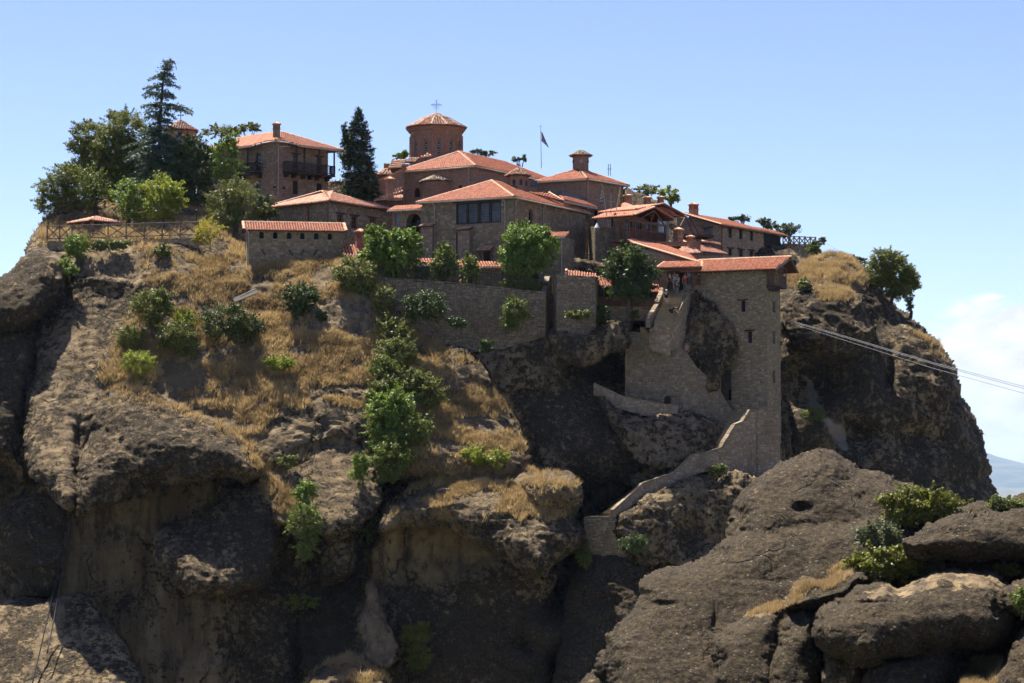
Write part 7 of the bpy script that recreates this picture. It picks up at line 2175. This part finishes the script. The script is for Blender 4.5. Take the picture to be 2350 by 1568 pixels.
# --- shrubs rooted in the rock
for a in [
    ('tangled green shrub at the top of the western grass slope', 'mix', 350, 705, 46, 34, dict(more=[(365, 680, 25, 20)])),
    ('low dull shrub at the western rim of the grass', 'mix', 300, 775, 28, 24, {}),
    ('dusty shrub in the middle of the grass slope', 'mix', 402, 772, 40, 30, dict(more=[(430, 800, 28, 22)])),
    ('bright twiggy bush behind the dusty shrub', 'lime', 424, 738, 20, 22, {}),
    ('largest dark shrub on the grass slope', 'dark', 518, 738, 52, 36, dict(more=[(562, 752, 42, 34)], n=52)),
    ('bright round broom bush near the edge of the nose', 'lime', 318, 832, 31, 27, dict(n=60, size=.10, slim=.3)),
    ('small bright bush lying low in the grass', 'lime', 640, 832, 26, 14, dict(size=.10)),
    ('ivy mat hanging at the west of the bare rock', 'dark', 690, 682, 36, 26, dict(more=[(685, 708, 24, 26)])),
    ('ivy tuft clinging to the bare pale rock', 'dark', 738, 725, 9, 11, dict(csize=.25)),
    ('tangled bush above the bare pale rock', 'mix', 812, 628, 44, 30, dict(more=[(825, 655, 36, 24)])),
    ('bush at the west foot of the retaining wall', 'mix', 880, 690, 22, 28, {}),
    ('large dark fig bush against the retaining wall', 'dark', 992, 700, 30, 34, dict(lift=3.5, n=56)),
    ('dark bush beside the fig at the wall', 'dark', 950, 705, 22, 26, dict(lift=3)),
    ('fresh-tipped bush growing from the middle of the wall', 'mid', 1180, 712, 28, 26, dict(lift=4.5, more=[(1165, 745, 20, 18)])),
    ('small tuft high in the retaining wall', 'dark', 1126, 695, 18, 18, dict(lift=4.5, csize=.3)),
    ('ragged tuft low in the retaining wall', 'dark', 1048, 740, 20, 10, dict(lift=4.5, csize=.3)),
    ('dark tuft at the foot of the retaining wall', 'dark', 1117, 796, 15, 12, dict(lift=4, csize=.3)),
    ('tufts on the face of the bastion', 'mix', 1330, 722, 24, 10, dict(lift=5, csize=.3)),
    ('shrub beside the bastion below the walkway', 'dark', 1384, 722, 14, 18, dict(lift=3, csize=.3)),
    ('bramble thicket at the head of the green gully', 'mix', 895, 765, 38, 32, dict(n=46)),
    ('second bramble thicket down the green gully', 'mix', 912, 808, 44, 32, dict(n=46)),
    ('tangle of brambles joining the two gully thickets', 'mid', 880, 845, 30, 26, {}),
    ('low green scrub on the western lip of the gully', 'mix', 868, 905, 24, 34, {}),
    ('leafy scrub east of the gully tree foot', 'mid', 955, 985, 32, 34, {}),
    ('pale flowering bramble in the middle gully', 'mix', 935, 872, 50, 24, {}),
    ('bright bush east of the large gully tree', 'mix', 985, 905, 30, 28, {}),
    ('large bright gully tree, upper crown', 'bright', 895, 935, 46, 38, dict(more=[(905, 985, 58, 42), (888, 1020, 40, 30)], n=80, size=.14, csize=.5, lift=1.2)),
    ('deep green lower thicket under the gully tree', 'mid', 905, 1050, 40, 34, dict(more=[(890, 1088, 24, 26)], n=70, lift=1.2)),
    ('small fresh bush west of the gully tree', 'bright', 825, 1080, 18, 32, {}),
    ('feathery bush in the cleft beside the dome rock', 'bright', 845, 1205, 34, 30, dict(n=44)),
    ('fresh shrub above the central cleft', 'bright', 702, 1132, 22, 24, {}),
    ('ivy falling into the central cleft', 'mid', 698, 1195, 36, 36, dict(more=[(702, 1250, 24, 42)], n=50, lift=1)),
    ('sparse pale-leaved sprig in the dark cleft', 'bright', 694, 1382, 30, 14, dict(dens=.5, n=26, lift=1)),
    ('two-headed bright sapling on the golden spur', 'lime', 1090, 1045, 24, 18, dict(more=[(1140, 1052, 24, 22)], n=46)),
    ('dark yellowish shrub low on the shaded cliff', 'heath', 955, 1460, 28, 32, dict(more=[(962, 1510, 28, 26)], lift=1)),
    ('upright leafy shrub by the lowest landing', 'mid', 1340, 1278, 14, 26, {}),
    ('round shrub against the lowest landing wall', 'dark', 1455, 1250, 28, 20, dict(lift=4)),
    ('small bright bush below the middle parapet', 'mix', 1648, 1078, 18, 11, dict(csize=.28, lift=1)),
    ('tuft behind the crest of the broad rubble wall', 'dark', 1538, 790, 10, 10, dict(csize=.25, lift=2)),
    ('weeds hanging beside the tower base', 'mix', 1722, 1015, 7, 20, dict(csize=.25, lift=2)),
    ('bright shrub clump below the western fence', 'bright', 175, 565, 22, 24, {}),
    ('lower shrub clump on the western rock cleft', 'bright', 152, 614, 18, 20, {}),
    ('low weeds under the rustic fence', 'mix', 250, 562, 38, 10, dict(csize=.28)),
    ('dark shrub under the garden wall', 'mix', 372, 576, 18, 12, dict(csize=.3)),
    ('green patch in the hollow of the eastern cliff', 'mid', 1865, 952, 22, 14, dict(csize=.35)),
    ('shrub below the winch gallery on the hill', 'mix', 1845, 655, 12, 14, dict(csize=.3)),
    ('low green tuft beside the slab of grass', 'mix', 660, 1060, 18, 14, dict(csize=.3, dens=.6)),
]:
    shrub(*a[:6], **a[6])
for a in [
    ('big olive-green heath bush on the foreground rock', 'heath', 2112, 1158, 76, 36, dict(more=[(2145, 1175, 62, 30), (2075, 1180, 46, 30)], n=60, size=.10)),
    ('grey-green bush below the big heath bush', 'olive', 2015, 1228, 46, 28, dict(more=[(2035, 1250, 40, 22)], n=50, size=.09)),
    ('spreading heath bush above the smooth boulder', 'heath', 2020, 1295, 70, 34, dict(more=[(2070, 1285, 48, 32), (1975, 1305, 34, 22)], n=56, size=.10)),
    ('twiggy grey bush beside the spreading heath bush', 'olive', 2128, 1290, 32, 30, dict(n=36, size=.08)),
    ('small green bush on the far right ledge', 'mid', 2310, 1156, 36, 13, dict(n=46, size=.09)),
    ('tuft of brush at the right edge above the boulder', 'mix', 2308, 1310, 22, 16, dict(n=40, size=.08)),
    ('green bush at the right margin over the boulders', 'mid', 2346, 1378, 22, 26, dict(n=46, size=.09)),
]:
    shrub(*a[:6], g=fore, csize=.30, **a[6])

# --- dry grass
def grass_field(name, label, g, count, hgt, wid, mat, thr=.35, seed=1):
    A, ok, p, N = g['A']['grass'], g['ok'], g['p'], g['N']
    rg = np.random.default_rng(seed)
    w = np.clip(A - thr, 0, 1) * ok
    pat = fbm(p / 2.2, 3, 77)
    w = w * np.clip(.55 + 1.5 * pat, 0.0, 1.8) * np.clip((np.abs(N[..., 2]) - .25) * 3, .02, 1)
    # area of each cell in world units so that stretched cells get their share
    dy = np.abs(np.gradient(p[..., 1], axis=0)) + .05
    w = w * np.minimum(dy, .5)
    w[:, -3:] = 0; w[-3:, :] = 0
    ci = rg.choice(w.size, count, p=(w / w.sum()).ravel())
    i, j = np.unravel_index(ci, w.shape)
    f = rg.random((count, 2))
    i2, j2 = np.minimum(i + 1, w.shape[0] - 1), np.minimum(j + 1, w.shape[1] - 1)
    c = p[i, j] * ((1 - f[:, :1]) * (1 - f[:, 1:])) + p[i2, j] * (f[:, :1] * (1 - f[:, 1:])) + p[i, j2] * ((1 - f[:, :1]) * f[:, 1:]) + p[i2, j2] * (f[:, :1] * f[:, 1:])
    nb = 6
    c = np.repeat(c, nb, 0) + rg.normal(0, .07, (count * nb, 3)) * np.array([1, 1, .2])
    m = len(c)
    loc = fbm(c / 1.4, 2, 31)
    lean = np.stack([rg.normal(.10, .42, m) + .35 * np.sin(c[:, 0] * 1.1 + loc * 3), rg.normal(-.18, .38, m), np.ones(m)], 1)
    hh = hgt * rg.uniform(.45, 1.3, m) * (1 + .5 * loc)
    tip = c + lean * hh[:, None] / np.linalg.norm(lean, axis=1, keepdims=True)
    s = rg.normal(size=(m, 3)); s[:, 2] *= .2; s /= np.linalg.norm(s, axis=1, keepdims=True)
    ww = wid * rg.uniform(.6, 1.5, (m, 1))
    midp = c + (tip - c) * .55 + np.array([0, 0, .04])
    V = np.stack([c - s * ww, c + s * ww, tip], 1)
    T = np.clip(.5 + .35 * loc + rg.normal(0, .2, m), 0, 1)
    pl = Pile(); pl.add(V, np.array([(0, 1, 2)]), T)
    return tag(link(name, pl.mesh(name), mat), label, 'grass', None, 'stuff')
def straw(name, dark, light, green):
    t = NT(name)
    p = t.pos()
    col = t.mix(t.ramp(t.attr('tint'), 0, 1, smooth=False), dark, light)
    col = t.mix(t.ramp(t.noise(.42, 4, .6, p), .58, .74, 0, .75), col, green)
    d = t.node('ShaderNodeBsdfPrincipled'); t.set(d, 'Base Color', col); t.set(d, 'Roughness', .7); t.set(d, 'Specular IOR Level', .25)
    tr = t.node('ShaderNodeBsdfTranslucent'); t.set(tr, 'Color', col)
    ms = t.node('ShaderNodeMixShader'); t.set(ms, 0, .35)
    t.l.new(d.outputs[0], ms.inputs[1]); t.l.new(tr.outputs[0], ms.inputs[2]); t.l.new(ms.outputs[0], t.out.inputs['Surface'])
    return t.m
M_STRAW = straw('dry_grass', (.215, .138, .056), (.58, .425, .205), (.140, .130, .045))
grass_field('dry_grass', 'golden dry grass covering the slope and spurs below the buildings', main, 69000, .46, .03, M_STRAW, thr=.3)
grass_field('dry_grass', 'golden dry grass in the cracks of the foreground rock', fore, 5000, .30, .016, M_STRAW, seed=2)
# ------------------------------------------------------------------ people
def cloth_mat(name, c): return plain(name, c, tuple(x * .7 for x in c), .85, 14, .3)
M_SKIN = plain('skin', (.46, .27, .19), (.38, .21, .145), .55, 9, .1)
M_HAIR = plain('dark_hair', (.030, .020, .014), (.015, .010, .008), .5, 20, .3)
CL = {k: cloth_mat(k + '_cloth', c) for k, c in dict(black=(.018, .018, .020), white=(.74, .73, .70), red=(.42, .03, .035), olive=(.16, .15, .075), grey=(.15, .15, .16), lilac=(.50, .47, .62), pale=(.52, .50, .46), navy=(.03, .035, .07), pink=(.60, .30, .30)).items()}
TMP = bpy.data.scenes.new('workbench')
def skin_mesh(name, verts, edges, radii, root=0, sub=1):
    me = bpy.data.meshes.new(name + '_cage'); me.from_pydata([tuple(v) for v in verts], edges, [])
    o = bpy.data.objects.new('cage', me); TMP.collection.objects.link(o)
    md = o.modifiers.new('s', 'SKIN'); md.use_smooth_shade = True
    for i, r in enumerate(radii):
        r = r if isinstance(r, tuple) else (r, r)
        me.skin_vertices[0].data[i].radius = r; me.skin_vertices[0].data[i].use_root = (i == root)
    ms = o.modifiers.new('u', 'SUBSURF'); ms.levels = ms.render_levels = sub
    TMP.view_layers[0].update(); dg = TMP.view_layers[0].depsgraph
    out = bpy.data.meshes.new_from_object(o.evaluated_get(dg)); out.name = name
    bpy.data.objects.remove(o); bpy.data.meshes.remove(me)
    return out
BASE = dict(pel=(0, 0, .93), wai=(0, 0, 1.08), che=(0, .01, 1.28), nec=(0, .01, 1.47), jaw=(0, -.02, 1.56), hed=(0, -.01, 1.65), top=(0, .0, 1.72), nose=(0, -.115, 1.61),
            sL=(.17, .01, 1.40), eL=(.23, .03, 1.13), wL=(.24, -.05, .90), sR=(-.17, .01, 1.40), eR=(-.23, .03, 1.13), wR=(-.24, -.05, .90),
            hL=(.09, 0, .88), kL=(.10, -.03, .49), aL=(.10, .02, .09), tL=(.11, -.14, .04), hR=(-.09, 0, .88), kR=(-.10, -.03, .49), aR=(-.10, .02, .09), tR=(-.11, -.14, .04))
RAD = dict(pel=(.15, .11), wai=(.135, .10), che=(.165, .115), nec=.055, jaw=.072, hed=(.082, .098), top=.05, nose=.014, sL=.062, eL=.042, wL=.030, sR=.062, eR=.042, wR=.030, hL=.088, kL=.058, aL=.04, tL=.035, hR=.088, kR=.058, aR=.04, tR=.035)
EDG = [('pel', 'wai'), ('wai', 'che'), ('che', 'nec'), ('nec', 'jaw'), ('jaw', 'hed'), ('hed', 'top'), ('jaw', 'nose'), ('che', 'sL'), ('sL', 'eL'), ('eL', 'wL'), ('che', 'sR'), ('sR', 'eR'), ('eR', 'wR'), ('pel', 'hL'), ('hL', 'kL'), ('kL', 'aL'), ('aL', 'tL'), ('pel', 'hR'), ('hR', 'kR'), ('kR', 'aR'), ('aR', 'tR')]
def person(label, at, face, top, legs, pose=None, skirt=False, shorts=False, hair=M_HAIR, sc=1.0, long_sleeve=False):
    J = {k: Vector(v) for k, v in BASE.items()}
    for k, v in (pose or {}).items(): J[k] = Vector(v)
    o = empty('person', at, label, 'person')
    o.rotation_euler = (0, 0, face); o.scale = (sc, sc, sc)
    names = list(J)
    V, E, R = [J[k] for k in names], [(names.index(a), names.index(b)) for a, b in EDG], [RAD[k] for k in names]
    for sd, w, e in ((1, 'wL', 'eL'), (-1, 'wR', 'eR')):             # palm and five fingers
        d = (J[w] - J[e]).normalized(); s = d.cross(Vector((0, 1, .2))).normalized()
        p = len(V); V.append(J[w] + d * .07); R.append((.034, .02)); E.append((names.index(w), p))
        for q in range(4):
            a = len(V); V.append(V[p] + d * .035 + s * (.03 - .02 * q)); R.append(.010); E.append((p, a))
            V.append(V[a] + d * (.055, .065, .06, .045)[q] + Vector((0, -.015, 0))); R.append(.008); E.append((a, a + 1))
        a = len(V); V.append(J[w] + d * .03 + s * .045); R.append(.012); E.append((p, a)); V.append(V[a] + d * .04 + s * .01); R.append(.009); E.append((a, a + 1))
    def add(nm, me, mt): return link(nm, me, mt, o)
    add('body', skin_mesh('body', V, E, R), M_SKIN)
    def part(nm, ks, grow, mt, cut=None):
        idx = {k: i for i, k in enumerate(ks)}
        vs = [J[k].copy() for k in ks]
        for k, (a, b, t_) in (cut or {}).items(): vs[idx[k]] = J[a].lerp(J[b], t_)
        es = [(idx[a], idx[b]) for a, b in EDG if a in idx and b in idx]
        rs = [(tuple(x + grow for x in RAD[k]) if isinstance(RAD[k], tuple) else RAD[k] + grow) for k in ks]
        return add(nm, skin_mesh(nm, vs, es, rs), mt)
    cut = {} if long_sleeve else {'eL': ('sL', 'eL', .75), 'eR': ('sR', 'eR', .75)}
    ks = ['wai', 'che', 'pel', 'sL', 'eL', 'sR', 'eR'] + (['wL', 'wR'] if long_sleeve else [])
    part('shirt', ks, .018, CL[top], cut)
    if skirt:
        k = MB(); k.lathe((J['pel'].x, J['pel'].y, J['kL'].z - .02), [(.25, 0), (.22, .2), (.19, .42), (.15, .56)], 14); link('skirt', k.mesh('skirt', True), CL[legs], o)
    else:
        part('trousers', ['pel', 'hL', 'kL', 'hR', 'kR'] + ([] if shorts else ['aL', 'aR']), .02, CL[legs], {'pel': ('pel', 'wai', .15)})
    for s in 'LR':
        k = MB(); a, t_ = J['a' + s], J['t' + s]; k.tube([a + Vector((0, .05, -.04)), a.lerp(t_, .5) + Vector((0, 0, -.02)), t_ + Vector((0, -.03, -.005))], [.045, .05, .035], 8); link('shoe', k.mesh('shoe', True), CL['black'], o)
    hd = J['hed']
    k = MB(); k.lathe((hd.x, hd.y + .02, hd.z), [(.085, -.06), (.102, 0), (.095, .06), (.06, .10), (.005, .115)], 12); link('hair', k.mesh('hair', True), hair, o)
    return o
def on_stairs(x, y):
    u, v = q5(x, y); return P(u, v, 222.6 + 4.0 * (738 - v) / 70)
def on_land(x, y, Y): return P(*q5(x, y), Y)
PI = math.pi
person('woman in black standing beside the left parapet of the landing', on_land(818, 1218, 225.9), .3, 'black', 'black', long_sleeve=False)
person('person in white shirt raising a camera at the gatehouse door', on_land(880, 1205, 226.8), -.2, 'white', 'pale', dict(eL=(.26, -.12, 1.22), wL=(.08, -.24, 1.52), eR=(-.26, -.12, 1.22), wR=(-.08, -.24, 1.52)))
person('person in white top and cap waiting behind the woman in the grey skirt', on_land(908, 1222, 226.3), .1, 'white', 'olive', dict(eR=(-.25, -.08, 1.2), wR=(-.12, -.22, 1.40)), hair=CL['white'], sc=.92)
person('woman in dark top and grey skirt walking down the stairs', on_stairs(902, 1305), .05, 'black', 'grey', dict(eL=(.24, -.06, 1.18), wL=(.10, -.2, 1.25), kL=(.09, -.12, .5), aL=(.09, -.02, .14), tL=(.09, -.16, .08)), skirt=True)
person('man in red shirt and olive trousers seen from behind at the stair head', on_land(997, 1222, 225.7), PI - .4, 'red', 'olive', dict(eR=(-.28, -.1, 1.28), wR=(-.14, -.22, 1.55)))
person('person in lilac shirt sitting by the right parapet', on_land(1048, 1150, 227.0), .5, 'lilac', 'grey', dict(eL=(.26, -.05, 1.2), wL=(.12, -.2, 1.3)), sc=.86)
person('man in navy shirt leaning on the balustrade right of the door', on_land(1155, 1175, 226.9), .2, 'navy', 'black', dict(eL=(.24, -.14, 1.25), wL=(.05, -.22, 1.5)), sc=.95)
person('person in grey half hidden behind the man at the balustrade', on_land(1138, 1172, 227.6), -.2, 'grey', 'black')
person('man in white cap and black shirt with pale shorts climbing the stairs', on_stairs(780, 1418), PI - .15, 'black', 'pale', dict(kL=(.10, -.16, .56), aL=(.10, -.06, .22), tL=(.11, -.22, .18)), shorts=True, hair=CL['white'])
b = dict(pel=(0, .12, .88), wai=(0, .0, 1.0), che=(0, -.2, 1.08), nec=(0, -.38, 1.06), jaw=(0, -.46, 1.04), hed=(0, -.53, 1.0), top=(0, -.58, .97), nose=(0, -.53, .90), sL=(.17, -.22, 1.08), eL=(.2, -.34, .84), wL=(.14, -.5, .68), sR=(-.17, -.22, 1.08), eR=(-.2, -.34, .84), wR=(-.14, -.5, .68), hL=(.09, .1, .84), hR=(-.09, .1, .84))
person('person in black bending down on the lower steps', on_stairs(846, 1548), 1.25, 'black', 'black', b, shorts=True)
person('person in pink passing behind the crest of the broad rubble wall', P(1575, 828, 223.8), -.3, 'pink', 'grey')
bpy.data.scenes.remove(TMP)
# ------------------------------------------------------------------ far country and air
GZ = -150.0
gu = np.linspace(-16000, 16000, 80); gv = np.concatenate([np.linspace(-1500, 900, 40), np.linspace(1000, 31000, 60)])
X, Yg = np.meshgrid(gu, gv)
pz = np.stack([X / 900, Yg / 900, np.zeros_like(X)], -1)
Zg = GZ + 14 * fbm(pz, 3, 5)
m, n = X.shape
idx = np.arange(m * n).reshape(m, n)
F = np.stack([idx[:-1, :-1], idx[:-1, 1:], idx[1:, 1:], idx[1:, :-1]], -1).reshape(-1, 4)
t = NT('valley_ground')
p = t.pos((.01, .01, .01))
t.bsdf(t.mix(t.ramp(t.noise(.9, 5, .6, p), .4, .65), (.045, .055, .025), (.14, .12, .065)), .95)
tag(link('ground', np_mesh('ground', np.stack([X, Yg, Zg], -1).reshape(-1, 3), F, smooth=True), t.m), kind='structure')
us = np.linspace(1500, 12500, 150); vs = np.linspace(22400, 30600, 70)
X, Yg = np.meshgrid(us, vs)
q = np.stack([X / 1500, Yg / 1500, np.zeros_like(X)], -1)
crest = np.interp(X, [1500, 3800, 5140, 5600, 6600, 12500], [430, 370, 215, 75, -60, -150])
ridge = np.clip(1 - np.abs(Yg - 26500) / 4000, 0, 1)
Zm = GZ - 6 + (crest - GZ) * ridge ** .8 + 60 * fbm(q, 4, 8) * ridge
m, n = X.shape
idx = np.arange(m * n).reshape(m, n)
F = np.stack([idx[:-1, :-1], idx[:-1, 1:], idx[1:, 1:], idx[1:, :-1]], -1).reshape(-1, 4)
t = NT('wooded_mountain'); p = t.pos((.007, .007, .007))
t.bsdf(t.mix(t.ramp(t.noise(.5, 6, .65, p), .4, .62), (.030, .042, .020), (.085, .085, .045)), .95)
tag(link('mountain', np_mesh('mountain', np.stack([X, Yg, Zm], -1).reshape(-1, 3), F, smooth=True), t.m), kind='structure')
hz = MB(); hz.box((0, 14900, 160), (16500, 0, 0), (0, 16600, 0), (0, 0, 340))
ht = NT('air'); vol = ht.node('ShaderNodeVolumePrincipled')
ht.set(vol, 'Color', (.50, .70, 1.0)); ht.set(vol, 'Density', 2.4e-5); ht.set(vol, 'Anisotropy', .2)
ht.l.new(vol.outputs[0], ht.out.inputs['Volume'])
tag(link('haze', hz.mesh('haze'), ht.m), kind='stuff')

# plateau under the buildings: the rock's own top, mostly out of sight
us = np.linspace(P(300, 0, 240).x, P(1600, 0, 240).x, 60); vs = np.linspace(229, 300, 40)
X, Yg = np.meshgrid(us, vs)
q = np.stack([X / 6, Yg / 6, np.zeros_like(X)], -1)
Zp = 14.6 + np.clip(Yg - 229, 0, 28) * .36 - np.clip(Yg - 270, 0, 99) * .5 - np.clip(X - 14, 0, 99) * .12 + .5 * fbm(q, 3, 9)
m, n = X.shape
idx = np.arange(m * n).reshape(m, n)
F = np.stack([idx[:-1, :-1], idx[:-1, 1:], idx[1:, 1:], idx[1:, :-1]], -1).reshape(-1, 4)
tag(link('plateau', np_mesh('plateau', np.stack([X, Yg, Zp], -1).reshape(-1, 3), F, attrs=dict(lich=np.full(X.size, .1), tan=np.full(X.size, .3), grass=np.full(X.size, .3)), smooth=True), M_ROCK), kind='structure')
